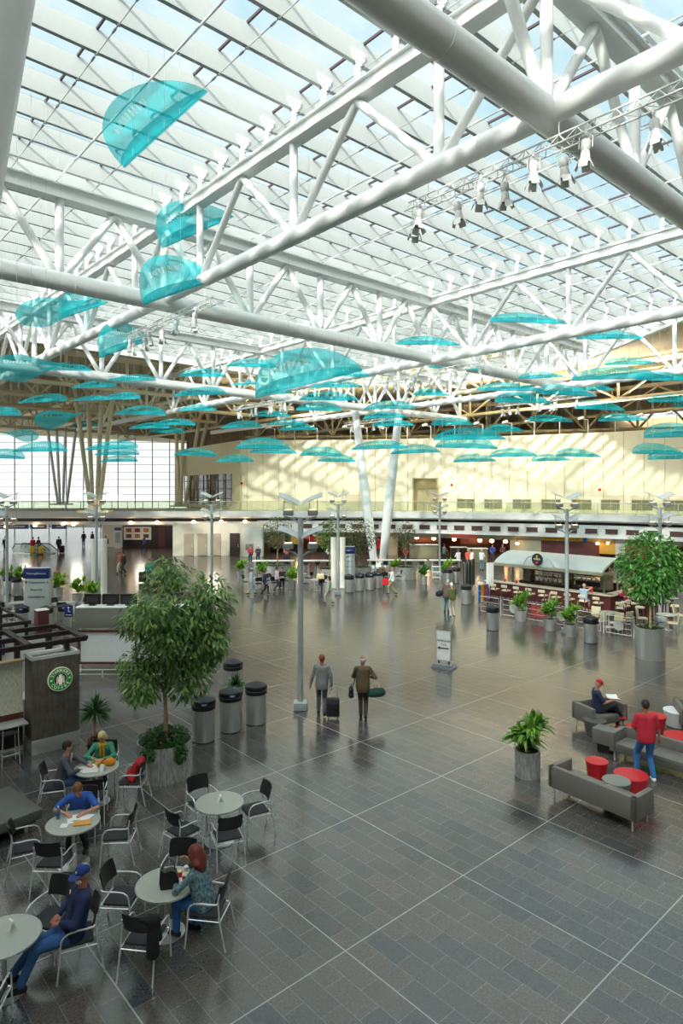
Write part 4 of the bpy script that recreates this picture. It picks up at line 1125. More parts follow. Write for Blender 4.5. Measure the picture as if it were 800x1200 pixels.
def reflector_lamp(loc, label, k=1.0, rz=0, h=5.75):
    t = thing('lamp_post', label, 'lamp post', loc, rz, 'indoor lamp posts with winged reflectors')
    MB().tube([(0, 0, .2), (0, 0, h)], .085, 14).build('pole', POLE, t)
    MB().rbox((0, 0, .12), (.42, .42, .24), .03).build('base', POLE, t)
    for lev, (z, wx) in enumerate(((h + .93, .62), (h - .2, .62))):
        zb = z - (.75 if lev == 0 else .62)
        for s in (-1, 1):
            m = MB(); m.tube([(0, 0, zb - .35), (.2 * s, 0, zb - .2), (.48 * s, 0, zb - .12)], .03, 6); m.build('arm', POLE, t)
            MB().rbox((.37 * s, 0, zb), (.3, .3, .17), .02).build('lamp_housing', mat('lamp_box_grey', '#8d918e', .5, .3), t)
            m = MB(); m.tube([(.26 * s, .1, zb), (.26 * s, .1, zb + .3)], .014, 5); m.tube([(.5 * s, .1, zb), (.5 * s, .1, zb + .5)], .014, 5); m.build('reflector_stem', POLE, t)
            m = MB(); vs = []
            for i in range(7):
                u = i / 6; x = .04 + .62 * u; z_ = zb + .28 + .26 * math.sin(u * PI * .42)
                vs += [(x * s, yy, z_ + .2 * yy + d_) for d_ in (0, .02) for yy in (-.3, .3)]
            fs = []
            for i in range(6):
                a = 4 * i; fs += [(a, a + 1, a + 5, a + 4), (a + 2, a + 6, a + 7, a + 3), (a, a + 4, a + 6, a + 2), (a + 1, a + 3, a + 7, a + 5)]
            fs += [(0, 2, 3, 1), (24, 25, 27, 26)]
            m.add(vs, fs); m.build('reflector', mat('reflector_white', '#b4bbba', .3, .1), t, 30)
            m = MB(); m.box((.37 * s, 0, zb + .09), (.2, .2, .01)); m.build('lamp_lens', mat('lamp_lens_mat', '#fff4da', .4, emit='#ffedc8', estr=3), t, smooth=0)
    return t
def small_tree(label, loc, hpot, rpot, ht, rc, n, mt, seed, size=.16, group=None, potm=None, zc=None, asp=.4, cover=LEAFD, rz=1.0):
    t = thing('potted_tree', label, 'potted tree', loc, 0, group); planter(t, rpot, hpot, mt=potm)
    m = MB(); zc = zc or ht - rc * rz; branchy(m, (0, 0, hpot - .1), (0.05, 0, ht - rc * .4), .05 if rc > 1 else .04, seed, 8, rc * .55, (zc - rc - hpot) / (ht - hpot) if zc - rc > hpot else .3); m.build('trunk', BARK, t)
    m = MB(); foliage(m, (0, 0, zc), (rc, rc, rc * rz), n, size, asp, .5, .2, seed); m.build('foliage', mt, t, smooth=0, recalc=False)
    m = MB(); foliage(m, (0, 0, hpot + .02), (rpot * .95, rpot * .95, .12), int(260 * rpot), .12, .5, 0, 0, seed + 9); m.build('ground_cover', cover, t, smooth=0, recalc=False)
    return t
# ================= foreground café =================
TG = 'round cafe tables in the foreground'
T1 = gnd(195, 1035, .735); T2 = gnd(257, 940, .735); T3 = gnd(85.8, 963, .735); T4 = gnd(113, 899, .735); T5 = gnd(5, 1097, .735)
def tbl(T, lb): return place(POOL, TB, (T.x, T.y, 0), 0, lb, TG)
tbl(T1, 'round grey table with a black handbag and red food tray on it')
tbl(T2, 'empty round table with only a paper napkin stand on it')
tbl(T3, 'round table where the blue uniformed person writes')
tbl(T4, 'round table with newspapers and an orange bag on it')
tbl(T5, 'round table cut off by the left edge, at bottom')
chair_at(T2, 128, 'cafe chair behind the empty round table, on its far left side')
chair_at(T2, 28, 'cafe chair on the far right side of the empty round table')
chair_at(T2, 218, 'cafe chair on the near left side of the empty round table', .74, 12)
chair_at(T2, 293, 'cafe chair with its back to us at the empty round table', .66)
chair_at(T1, 88, 'cafe chair half hidden behind the table with the red tray', .68)
chair_at(T1, 168, 'cafe chair on the left side of the table with the red tray', .74, 8)
chair_at(T1, 262, 'cafe chair with a black jacket hung on it, nearest side of the tray table', .72)
WP = Vector((T1.x + .60, T1.y - .12, 0))
chair_at(T1, 0, 'cafe chair under the red haired woman', pos=Vector((WP.x + .06, WP.y, 0)), face=172)
chair_at(T3, 100, 'cafe chair under the person in blue uniform shirt', .78)
chair_at(T3, 200, 'empty cafe chair left of the blue uniformed person', .75, 6)
chair_at(T3, 268, 'cafe chair with its back to us at the uniformed person\'s table', .7)
chair_at(T3, 10, 'cafe chair pulled away right of the uniformed person\'s table', .78, -6)
chair_at(T4, 195, 'cafe chair under the man in the dark grey jacket', .82)
chair_at(T4, 98, 'cafe chair under the blonde woman', .82)
chair_at(T4, 2, 'cafe chair with a red coat on it beside the orange bag', .76)
chair_at(T4, 285, 'cafe chair with its back to us at the table with newspapers', .72)
chair_at(T5, 72, 'empty cafe chair behind the bottom left table', .85)
chair_at(T5, 278, 'cafe chair cut off at the bottom left corner', .72)
SP = gnd(86, 1098, .45); SP.z = 0
chair_at(T5, 0, 'cafe chair under the man in navy jacket and blue cap', pos=Vector((SP.x + .04, SP.y + .05, 0)), face=205)
# ---- seated people ----
# navy jacket and cap man, leaning back
p, K = person('seated person in navy jacket, blue cap and jeans, legs stretched out, bottom left', (SP.x, SP.y, 0), R(208 - 90), '#1c2850', '#2f5e93', '#1b1b1b', hair='#8c8a86', skin=SKIN2, pelvis=.54, lean=-.22, head=(-.1 + .0, .55), H=1.05, res=.014,
              feet={-1: (-.13, .62, .09), 1: (.12, .70, .09)}, hands={-1: (-.10, .16, .72), 1: (.12, .17, .70)}, jacket=True, hairstyle='short', cap='#22377e', fat=1.12, poleE={-1: (-1, -.3, -.3), 1: (1, -.3, -.3)})
m = MB(); m.ell(K['hc'] + (K['hm'] @ Vector((0, .095, .06))), (.022, .01, .028), 8, 6, K['hm']); m.build('cap_emblem', mat('gold_emblem', '#d8c98a', .5), [c for c in p.children if c.name.startswith('cap')][0])
m = MB(); m.ell(K['ch'] + Vector((.09, .115, .04)), (.035, .012, .035), 12, 6); m.build('chest_badge', PAPER, p)
m = MB(); m.ell(K['hc'] + (K['hm'] @ Vector((0, .07, -.065))), (.05, .04, .035), 10, 8, K['hm']); m.build('beard', mat('grey_beard', '#c9c4bd', .8, var=.2, scale=50), p)
# red haired woman, elbow on table
mat('cloth_4d6a72', '#5f7c82', .8, var=.75, scale=22, bump=.25)
p, K = person('seated woman with long red hair and patterned teal top, elbow on the table', (WP.x, WP.y, 0), R(160 - 90), '#4d6a72', '#2f66a3', '#1b1b1b', pelvis=.54, lean=.28, head=(-.15, .1), H=.98, res=.014, hair='#6b2c1c', hairstyle='curly',
              feet={-1: (-.12, .42, .09), 1: (.12, .22, .09)}, hands={1: (.10, .38, 1.06), -1: (-.08, .46, .80)}, sleeve='long', poleE={1: (.6, .4, -.9), -1: (-1, 0, -.5)}, fat=1.08)
def sit(label, T, th, d, **k):
    q = pt_(T, th, d); return person(label, (q.x, q.y, 0), R(th + 180 - 90 + k.pop('turn', 0)), res=.014, pelvis=.54, **k)
p, K = sit('seated person in a blue short sleeved uniform shirt writing at the table', T3, 100, .66, top='#2858b0', legs='#23262e', hair='#7a4f33', sleeve='short', lean=.42, head=(-.75, 0), skin=SKIN,
           feet={-1: (-.14, .3, .09), 1: (.15, .35, .09)}, hands={-1: (-.13, .48, .79), 1: (.16, .46, .79)}, poleE={-1: (-1, .1, -.2), 1: (1, .1, -.2)})
for s in (-1, 1):
    q = K['sh'][s] + Vector((0, .0, .055)); m = MB(); m.rbox(q, (.08, .05, .012), .004); m.build('shoulder_patch', NAVY, p)
    m = MB(); m.ell(K['sh'][s] + Vector((.05 * s, .05, -.05)), (.02, .03, .03), 8, 6); m.build('sleeve_badge', mat('pale_badge', '#9fb2cf', .6), p)
p, K = sit('seated man in dark grey jacket over a pink shirt reaching across the table', T4, 195, .70, top='#4a5058', legs='#3f628c', hair='#2a1c17', lean=.2, head=(-.12, .1), skin=SKIN, jacket=True,
           feet={-1: (-.12, .45, .09), 1: (.12, .38, .09)}, hands={-1: (-.05, .52, .80), 1: (.12, .36, .76)}, poleE={-1: (-1, 0, -.3), 1: (1, 0, -.5)})
m = MB(); m.rbox(K['ch'] + Vector((0, .115, .02)), (.075, .03, .26), .012, M=Matrix.Rotation(-.2, 4, 'X')); m.build('pink_shirt_front', cloth('#d59aa4'), p)
p, K = sit('seated blonde woman in green cardigan with a yellow scarf', T4, 98, .70, top='#3f8a70', legs='#33333a', hair='#e2cf95', hairstyle='long', lean=.22, head=(-.45, -.1), H=.97,
           feet={-1: (-.1, .35, .09), 1: (.1, .3, .09)}, hands={-1: (-.07, .42, .80), 1: (.10, .40, .80)}, poleE={-1: (-1, 0, -.3), 1: (1, 0, -.3)})
m = MB(); m.rbox(K['ch'] + Vector((-.035, .12, -.02)), (.045, .03, .34), .012, M=Matrix.Rotation(-.25, 4, 'X')); m.rbox(K['ch'] + Vector((.035, .12, -.02)), (.045, .03, .30), .012, M=Matrix.Rotation(-.25, 4, 'X'))
m.tube([K['ch'] + K['sp'] * .12 + Vector((.07 * math.cos(a), .07 * math.sin(a), 0)) for a in [i * PI / 8 for i in range(16)]], .024, 8, closed=True); m.build('yellow_scarf', cloth('#e8b51e'), p)
# ---- things on the tables ----
ZTB = .737
def sit_on(T, dx, dy): return Vector((T.x + dx, T.y + dy, ZTB))
def napkin(T, dx, dy, lb, rz=.4):
    t = thing('napkin_stand', lb, 'napkin holder', sit_on(T, dx, dy), rz, 'napkin stands on the cafe tables')
    MB().prism([(-.055, 0), (.055, 0), (.012, .13), (-.012, .13)], -.05, .05, Matrix.Rotation(PI / 2, 4, 'X')).build('stand', PAPER, t, smooth=0)
    MB().prism([(-.04, .02), (.04, .02), (.016, .09), (-.016, .09)], -.052, .052, Matrix.Rotation(PI / 2, 4, 'X')).build('printed_panel', mat('grey_print', '#b9bcb8', .7), t, smooth=0)
napkin(T2, .02, -.0, 'white folded napkin stand at the middle of the empty table')
napkin(T4, .20, -.18, 'white napkin stand beside the orange bag', 1.2)
napkin(T5, .03, .12, 'white napkin stand on the bottom left table', .9)
# handbag, tray, food on T1
t = thing('handbag', 'black leather handbag standing on the table beside the red tray', 'handbag', sit_on(T1, .07, -.10), .2)
m = MB(); m.prism([(-.12, 0), (.12, 0), (.14, .1), (.1, .24), (.03, .27), (-.06, .25), (-.13, .3), (-.14, .1)], -.06, .06, Matrix.Rotation(PI / 2, 4, 'X')); m.build('bag_body', mat('black_leather', '#141316', .4), t, 30)
MB().tube([(-.1, 0, .24), (-.09, 0, .36), (0, 0, .42), (.07, 0, .36), (.08, 0, .23)], .009, 6).build('strap', BLK, t)
t = thing('paper_tray_liner', 'white paper tray liner with red print under the food cartons', 'tray liner', sit_on(T1, .22, .13), .35)
m = MB(); m.box((0, 0, .004), (.34, .24, .006)); m.build('sheet', PAPER, t, smooth=0); m = MB(); m.box((-.1, .02, .009), (.07, .2, .003)); m.box((.09, -.06, .009), (.1, .06, .003)); m.build('red_print', REDV, t, smooth=0)
for i, (dx, dy, lb) in enumerate(((.14, .14, 'red food carton at the left of the paper tray liner'), (.27, .08, 'red and white food box nearest the woman'))):
    t = thing('food_carton', lb, 'food carton', sit_on(T1, dx, dy) + Vector((0, 0, .01)), .4 + i)
    m = MB(); m.prism([(-.045, 0), (.045, 0), (.06, .07), (-.06, .07)], -.035, .035, Matrix.Rotation(PI / 2, 4, 'X')); m.build('carton', REDV, t, smooth=0)
    m = MB(); m.box((0, 0, .075), (.1, .06, .02)); m.build('contents', mat('pale_food', '#ead9a8', .8), t, smooth=0)
t = thing('paper_cup', 'white paper cup standing behind the food cartons', 'cup', sit_on(T1, .24, .24)); MB().lathe([(0, 0), (.028, 0), (.036, .1), (.0, .1)], 16).build('cup_body', PAPER, t); MB().lathe([(0, .1), (.039, .1), (.037, .112), (0, .112)], 16).build('lid', WHITEV, t)
# jacket on the chair back at T1
q = pt_(T1, 262, .72); t = thing('draped_jacket', 'black jacket draped over the chair back by the tray table', 'jacket', (q.x, q.y, 0), R(82 - 90))
sdf_obj('cloth_body', [('s', (.22, -.27, .88), (.25, -.30, .45), .06, .09), ('s', (.08, -.29, .86), (.24, -.28, .84), .035, .055), ('s', (.26, -.22, .85), (.28, -.16, .55), .05, .04)], .04, .014, cloth('#17161a'), t)
t['label'] = 'black jacket hanging from the right end of a chair back by the tray table'
# bottle, papers, envelope on T3
t = thing('water_bottle', 'clear blue plastic water bottle on the uniformed person\'s table', 'bottle', sit_on(T3, -.31, .10))
MB().lathe([(0, 0), (.032, 0), (.034, .02), (.032, .1), (.034, .15), (.014, .19), (.014, .2), (0, .2)], 18).build('bottle_body', mat('bottle_plastic', '#8fc0d8', .1, trans=.7, var=0), t)
MB().lathe([(.0345, .06), (.0345, .12)], 18).build('wrapper', BLUES, t); MB().lathe([(0, .2), (.016, .2), (.016, .225), (0, .225)], 12).build('cap', PAPER, t)
def paper(T, dx, dy, rz, lb, w=.21, h=.29, mt=None, name='paper_sheet', cat='paper', z=0, th=.006, grp=None):
    o = MB().box((0, 0, th / 2), (w, h, th)).build(name, mt or PAPER, None, smooth=0); o.location = sit_on(T, dx, dy) + Vector((0, 0, z + .001)); o.rotation_euler = (0, 0, rz); return tag(o, lb, cat, grp)
paper(T3, -.03, .08, .5, 'white form under the writing hand of the uniformed person'); paper(T3, .15, .12, -.3, 'stack of white papers beside the orange envelope', th=.012)
paper(T3, .19, -.06, .25, 'orange padded envelope lying on the table', .3, .17, mat('manila_orange', '#dfa04a', .6, var=.05), 'envelope', 'envelope', .0, .02)
paper(T3, -.10, -.14, .2, 'small white slip nearest the table edge', .12, .14)
t = thing('pen', 'dark pen lying beside the writing hand', 'pen', sit_on(T3, -.02, -.01), .4); MB().tube([(0, 0, .012), (.13, 0, .012)], .005, 6).build('barrel', BLK, t)
# T4
paper(T4, -.17, -.05, .6, 'open newspaper spread at the left of the table', .34, .26, mat('newsprint', '#d9d8d2', .8, var=.12, scale=60), 'newspaper', 'newspaper', 0, .008)
paper(T4, -.05, -.20, .2, 'folded newspaper at the near edge of the table', .3, .2, mat('newsprint', '#d9d8d2', .8), 'newspaper', 'newspaper', 0, .01)
paper(T4, .02, .22, -.4, 'white paper in the hands of the blonde woman', .2, .14)
t = thing('drink_glass', 'glass of pale yellow drink between the two readers', 'glass', sit_on(T4, -.14, .18)); MB().lathe([(0, 0), (.026, 0), (.034, .12), (0, .12)], 16).build('glass_body', mat('juice', '#d9c86a', .1, trans=.4), t)
t = thing('shoulder_bag', 'orange cloth bag with a black strap lying on the table', 'bag', sit_on(T4, .18, .05), .25)
sdf_obj('bag_body', [('s', (-.12, 0, .06), (.12, .02, .07), .06, .075), ('s', (-.05, 0, .1), (.08, .03, .12), .05, .05)], .04, .012, cloth('#d98a1e'), t)
MB().tube([(-.15, -.06, .03), (-.08, -.07, .12), (0, -.02, .175), (.02, .08, .1)], .01, 6).build('strap', BLK, t)
q = pt_(T4, 2, .76); t = thing('red_coat', 'red coat heaped over the chair right of the orange bag', 'coat', (q.x, q.y, 0), R(92))
sdf_obj('coat_body', [('s', (-.12, -.18, .84), (.12, -.16, .84), .07, .07), ('s', (-.14, -.02, .52), (.1, .0, .52), .07, .07), ('s', (0, -.14, .8), (0, .05, .55), .1, .1), ('s', (.14, .02, .6), (.2, .2, .3), .07, .05)], .06, .016, cloth('#b01f28'), t)

# ================= big planter tree, bins, palm =================
def bin_at(x, y, lb, st=None, r=.32, pos=None):
    p = pos or gnd(x, y); c = Vector((p.x, p.y, 0))
    if pos is None: c = c * ((c.length + r) / c.length)
    o = dup(BIN, c, 0, lb, 'steel litter bins with black lids')
    if st is not None: bin_sticker(o, R(st))
    return o
bin_at(238.5, 873, 'steel litter bin left in the foreground group, lid half hidden by leaves', -75)
bin_at(270, 861, 'steel litter bin in the middle of the foreground group', -70)
bin_at(300, 852, 'steel litter bin at the right of the foreground group')
bin_at(273, 818, 'steel litter bin standing farthest back in the foreground group', r=.3)
bin_at(59, 740, 'litter bin left of two behind the kiosk, with blue sticker', -80) if 0 else None
for x, y, lb, st in ((26, 740, 'litter bin hidden behind the kiosk frame, left of three', -78), (54, 741, 'litter bin behind the brown kiosk box, middle of three', None), (76, 738, 'litter bin with handicap sign beside the grey kiosk panel', -78),
                     (19, 699, 'litter bin behind the tall grey directory sign', None), (10, 697, 'litter bin at the left edge behind the directory sign', None),
                     (577, 740, 'litter bin nearest the bar, beside the striped plants', None), (692, 755, 'litter bin in front of the bar fence at right', None), (546, 709, 'litter bin right of the couple', None),
                     (534, 684, 'litter bin right of the lamp post at the menu boards', None), (525, 686, 'litter bin beside the tall striped plant', None),
                     (409, 695, 'left bin of three below the far directory sign', None), (421, 693, 'middle bin of three below the far directory sign', -75), (433, 692, 'right bin of three below the far directory sign', -75), (442, 690, 'bin right of the three by the far directory sign', -75)):
    bin_at(x, y, lb, st)
for c_ in list(BIN.children): bpy.data.objects.remove(c_)
bpy.data.objects.remove(BIN)
pc = gnd(193, 921); pc = Vector((pc.x, pc.y, 0)); pc = pc * ((pc.length + .6) / pc.length)
t = thing('potted_tree', 'big leafy tree in a wide round metal planter, left foreground', 'potted tree', pc)
planter(t, .62, .82, .6); MB().box((.18, -.593, .4), (.02, .03, .8), R(17)).build('seam_strip', STEEL, t, smooth=0)
m = MB(); rr = random.Random(5)
m.tube([(0, 0, .7), (.03, 0, 1.3), (.0, .0, 2.0), (.1, .05, 2.8), (.15, .1, 3.8)], [.055, .05, .045, .035, .02], 8)
ends = []
for i in range(22):
    f = rr.uniform(1.9, 3.6); a = rr.uniform(0, 2 * PI); L_ = rr.uniform(.7, 1.25) * (1.1 if f < 3 else .8)
    q = Vector((.08 + math.cos(a) * L_, .05 + math.sin(a) * L_, f + L_ * rr.uniform(.2, .9)))
    m.tube([(.06, .03, f), Vector((.06, .03, f)).lerp(q, .5) + Vector((0, 0, .12)), q], [.022, .016, .006], 6); ends.append(q)
m.build('trunk', BARK, t)
m = MB()
foliage(m, (.3, .05, 3.55), (1.2, 1.15, 1.3), 2700, .18, .3, .7, .25, 11)
for i, e in enumerate(ends): foliage(m, e + Vector((0, 0, -.08)), (.45, .45, .42), 210, .18, .3, .8, 0, 20 + i)
foliage(m, (-.45, -.1, 2.25), (.6, .6, .6), 620, .18, .3, .9, .1, 80); foliage(m, (.55, -.1, 2.25), (.6, .6, .55), 620, .18, .3, .9, .1, 81); foliage(m, (1.1, 0, 3.95), (.6, .6, .75), 620, .18, .3, .9, .1, 82); foliage(m, (.0, 0, 4.6), (.6, .6, .5), 480, .18, .3, .7, .1, 83)
m.build('foliage', LEAF, t, smooth=0, recalc=False)
m = MB(); foliage(m, (0, 0, .88), (.62, .62, .2), 1500, .1, .5, .2, 0, 31); foliage(m, (.45, -.4, .7), (.18, .18, .3), 350, .09, .5, .8, 0, 32); foliage(m, (-.2, -.6, .72), (.2, .08, .2), 150, .09, .5, .8, 0, 33); m.build('ground_cover', LEAFD, t, smooth=0, recalc=False)
m = MB()
for (x, y, z) in ((-.25, -.3, 1.02), (.15, -.35, .95), (-.33, -.15, 1.05), (.3, -.2, 1.0), (.05, -.5, .93), (-.1, -.48, .98)): m.ell((x, y, z), (.022, .022, .018), 6, 4)
m.build('pink_flowers', mat('pink_petals', '#e2677e', .7), t)
t = thing('fern_pot', 'leafy fern growing between the steel litter bins', 'potted plant', gnd(268, 838) + Vector((.12, .45, 0))); planter(t, .28, .75, .2)
m = MB(); blades(m, (0, 0, .72), 120, .55, .06, 4, .75, .9); m.build('foliage', LEAFD, t, recalc=False)
t = thing('potted_palm', 'small palm with spiky leaves on a thin stem behind the blonde woman', 'potted palm', gnd(109, 896) + Vector((0, .1, 0)))
planter(t, .17, .5, .13, DARKB); m = MB(); m.tube([(0, 0, .4), (.0, 0, .9), (.02, 0, 1.15)], [.035, .025, .022], 8); m.build('stem', BARK, t)
m = MB(); rr = random.Random(9)
for i in range(110):
    a = rr.uniform(0, 2 * PI); el = rr.uniform(-.75, 1.45); d = Vector((math.cos(a) * math.cos(el), math.sin(a) * math.cos(el), math.sin(el))); s = d.cross(Vector((0, 0, 1))).normalized(); L_ = rr.uniform(.42, .55); c = Vector((.02, 0, 1.2 + .1 * rr.random()))
    m.add([c - s * .006, c + s * .006, c + d * L_ * .5 + s * .02, c + d * L_ + Vector((0, 0, -.05)), c + d * L_ * .5 - s * .02], [(0, 1, 2, 3, 4)])
m.build('foliage', LEAFD, t, smooth=0, recalc=False)
m = MB(); foliage(m, (0, 0, .55), (.22, .22, .14), 260, .1, .6, 0, 0, 3); m.build('dried_base_leaves', leaf_mat('dried_leaves', '#5a3a2c', '#8f7058', .1), t, smooth=0, recalc=False)
t = thing('striped_plant', 'potted plant with striped leaves in a metal pot, standing alone right of centre', 'potted plant', gnd(620, 914) + Vector((.03, .25, 0)))
planter(t, .29, .6, .29)
m = MB()
for s in range(26):
    a = s * 2.4; r = .08 + .26 * ((s * .618) % 1); z = .68 + .5 * ((s * .37) % 1); blades(m, (r * math.cos(a), r * math.sin(a), z), 24, .5, .085, 40 + s, .7, 1.0)
m.build('foliage', leaf_mat('striped_leaves', '#2c6a22', '#97c64e'), t, recalc=False)
m = MB(); [m.tube([(0, 0, .5), (.05 * math.cos(a), .05 * math.sin(a), 1.1)], .014, 6) for a in (0, 2, 4)]; m.build('stems', BARK, t)

# bench at left edge
bp = gnd(0, 975); t = thing('padded_bench', 'low grey padded bench cut off by the left edge', 'bench', gnd(-2, 968, .42) * 1.0, AZ_B - PI / 2 + R(8)); t.location.z = 0; t.location.x -= .75; t.location.y += .3
for i in (0, 1): MB().rbox((0, -.55 + i * 1.1, .33), (1.5, 1.08, .2), .03).build('cushion', VINYLD, t)
MB().box((0, 0, .2), (1.3, 2.0, .06)).build('frame', BLK, t, smooth=0)
for sx in (-1, 1):
    for sy in (-1, 1): MB().box((.55 * sx, .85 * sy, .09), (.06, .06, .18)).build('leg', CHROME, t, smooth=0)
# ================= walking pair, suitcase, sign =================
g = gnd(377, 838)
p, K = person('person in grey suit walking away pulling a black suitcase', g, 0, '#7d7f80', '#55585a', '#1c1a1a', skin=SKIN2, hair='#8a4a30', jacket=True, res=.014, H=1.02, pelvis=.92, head=(-.05, -.15),
              feet={-1: (-.1, .12, .09), 1: (.08, -.2, .14)}, hands={-1: (-.33, .08, .86), 1: (.30, -.06, .80)})
g2 = g + Vector((.33, -.28, 0)); t = thing('suitcase', 'black wheeled suitcase pulled by the person in grey suit', 'suitcase', g2, 0)
MB().rbox((0, 0, .33), (.38, .24, .52), .04).build('shell', BLKM, t); MB().rbox((0, -.13, .28), (.3, .05, .34), .02).build('front_pocket', BLK, t)
MB().tube([(-.1, .1, .55), (-.08, .16, .82), (.0, .18, .84), (.08, .16, .82), (.1, .1, .55)], .01, 6).build('pull_handle', CHROME, t)
for s in (-1, 1): MB().lathe([(0, -.015), (.035, -.015), (.035, .015), (0, .015)], 10).build('wheel', BLK, t).matrix_local = Matrix.Translation((.13 * s, .05, .035)) @ Matrix.Rotation(PI / 2, 4, 'Y')
g = gnd(425, 842)
p, K = person('person in olive brown suit walking away with a bag at each side', g, R(-4), '#5f5238', '#4c463a', '#1c1a1a', skin=SKIN2, hair='#cfcac0', hairstyle='rim', jacket=True, res=.014, H=1.04, fat=1.08, pelvis=.92, head=(-.1, 0),
              feet={-1: (-.06, .1, .09), 1: (.08, -.06, .1)}, hands={-1: (-.13, .14, 1.34), 1: (.22, .16, 1.12)}, poleE={-1: (-.8, -.3, -.9), 1: (.8, -.5, -.9)})
MB().tube([K['sh'][-1] + Vector((.04, -.09, .06)), Vector((-.22, -.12, 1.1)), Vector((-.28, -.08, .9))], .014, 6).build('shoulder_strap', BLK, p)
t = thing('shoulder_bag', 'black bag hanging at the left hip of the person in olive suit', 'bag', g + Vector((-.34, -.02, .58)), 0)
sdf_obj('bag_body', [('s', (0, -.1, .12), (0, .12, .12), .08, .08), ('s', (0, -.1, .26), (0, .1, .26), .07, .07)], .04, .02, cloth('#17181c'), t); MB().tube([(0, -.1, .3), (0, -.06, .45), (0, .08, .3)], .012, 6).build('strap', BLK, t)
t = thing('duffel_bag', 'dark green duffel bag carried on the right by the person in olive suit', 'bag', g + Vector((.38, .0, .60)), .3)
sdf_obj('bag_body', [('s', (-.14, 0, .15), (.16, 0, .15), .13, .13)], .04, .02, cloth('#1d4536'), t); MB().tube([(-.12, 0, .26), (-.1, 0, .42), (.08, 0, .42), (.1, 0, .26)], .014, 6).build('strap', mat('khaki_strap', '#b8a468', .7), t)
g = gnd(520, 782); rz = R(-32); t = thing('floor_sign', 'white floor sign with a left arrow on a grey rubber base', 'sign', g, rz)
MB().prism([(-.42, -.25), (.42, -.25), (.42, .25), (-.42, .25)], 0, .05).prism([(-.38, -.2), (.38, -.2), (.3, .16), (-.3, .16)], .05, .13).build('base', mat('grey_base', '#7c8488', .5), t, smooth=0)
MB().box((-.2, 0, .18), (.05, .05, .14)).box((.2, 0, .18), (.05, .05, .14)).build('post', BLK, t, smooth=0)
MB().rbox((0, 0, .80), (.60, .05, 1.12), .015).build('frame', ALU, t); MB().box((0, -.02, .80), (.53, .03, 1.05)).build('poster', mat('poster_white', '#eef0ec', .5), t, smooth=0)
RD = mat('red_letters', '#b0463a', .6); DK = mat('dark_letters', '#2b2224', .6)
text_mesh('lettering', 'AAdmirals', .13, DK, t, face_M((0, -.042, 1.0), 0), .003); text_mesh('lettering', 'Line', .13, RD, t, face_M((.02, -.042, .86), 0), .003)
MB().box((.03, -.04, .72), (.36, .012, .045)).prism([(-.26, .72), (-.14, .66), (-.14, .78)], .034, .046, Matrix.Rotation(PI / 2, 4, 'X')).build('arrow', DK, t, smooth=0)
# ================= lounge seating at right =================
def sofa(label, p, rz, w=1.75, d=.72, h=.68, arms=(1, 1), grp='taupe lounge sofas', mt=None, split=2):
    t = thing('sofa', label, 'sofa', (p[0], p[1], 0), rz, grp); mt = mt or VINYL     # faces -Y in its own frame
    MB().rbox((0, d / 2 - .06, .45), (w, .12, h - .22), .02).build('backrest', mt, t)
    for s in (-1, 1):
        if arms[(s + 1) // 2]: MB().rbox((s * (w / 2 - .06), 0, .45), (.12, d, h - .22), .02).build('armrest', mt, t)
    MB().rbox((0, 0, .27), (w - .02, d - .02, .1), .02).build('seat_base', VINYLD, t)
    n = split; wi = (w - .26) / n
    for i in range(n): MB().rbox((-(w - .26) / 2 + wi * (i + .5), -.06, .38), (wi - .01, d - .14, .13), .025).build('seat_cushion', mt, t)
    for sx in (-1, 1):
        for sy in (-1, 1): MB().tube([(sx * (w / 2 - .1), sy * (d / 2 - .08), 0), (sx * (w / 2 - .1), sy * (d / 2 - .08), .23)], .018, 8).build('leg', CHROME, t)
    return t
A = gnd(645, 897, .68); B = gnd(742, 935, .68)      # top rear edge of the near sofa
mid = (A + B) / 2; an = math.atan2((B - A).y, (B - A).x); nrm = Vector((-math.sin(an), math.cos(an), 0))
sofa('taupe sofa nearest to us, seen from behind', mid + nrm * .34, an + PI, (B - A).length + .1, .72)
an = R(-48); fm = Vector((7.18, 15.1, 0))
mid = fm + Vector((-math.sin(an), math.cos(an), 0)) * .38
sofa('long taupe sofa behind the person in red shirt', mid, an, 1.85, .74, split=2)
t = thing('side_cushion_seat', 'grey low block attached at the far left end of the long sofa', 'stool', (6.66, 16.26, 0), an)
MB().rbox((0, 0, .42), (.5, .42, .38), .03).build('cushion', VINYL, t); MB().box((0, 0, .12), (.3, .25, .24)).build('base', BLK, t, smooth=0)
pa = gnd(704, 838, .36); sofa('small taupe armchair where the person in red cap reads', (pa.x - .0, pa.y + .1), R(22), 1.25, .8, .68, split=1)
sofa('taupe armchair cut off by the right edge', (gnd(806, 838, .4).x + .15, gnd(806, 838, .4).y, 0), R(75), 1.1, .8, .7, split=1)
def tub(label, x, y, z, r, h, mt, grp='round tapered stools', r0=.76):
    p = gnd(x, y, h); t = thing('round_stool', label, 'stool', (p.x, p.y, 0), 0, grp)
    MB().lathe([(0, .02), (r * r0, .02), (r * .985, h - .03), (r, h - .015), (r * .98, h), (0, h)], 36).build('body', mt, t, 30)
    MB().lathe([(0, 0), (r * r0 * .95, 0), (r * r0 * .95, .022), (0, .022)], 24).build('base', BLK, t); return t
tub('red tapered stool left of the large red round table', 699, 891, 0, .25, .45, REDV)
tub('large round red ottoman behind the near sofa', 739, 907, 0, .36, .38, REDV, r0=.88)
tub('grey tapered stool in front of the large red ottoman', 722, 914, 0, .29, .42, GREYV)
tub('dark grey tapered stool in front of the reading person', 697, 843, 0, .30, .42, VINYLD)
tub('red tapered stool behind the person in red shirt', 766, 838, 0, .32, .42, REDV)
tub('low red round ottoman left of the person in red shirt', 748, 852, 0, .34, .3, REDV)
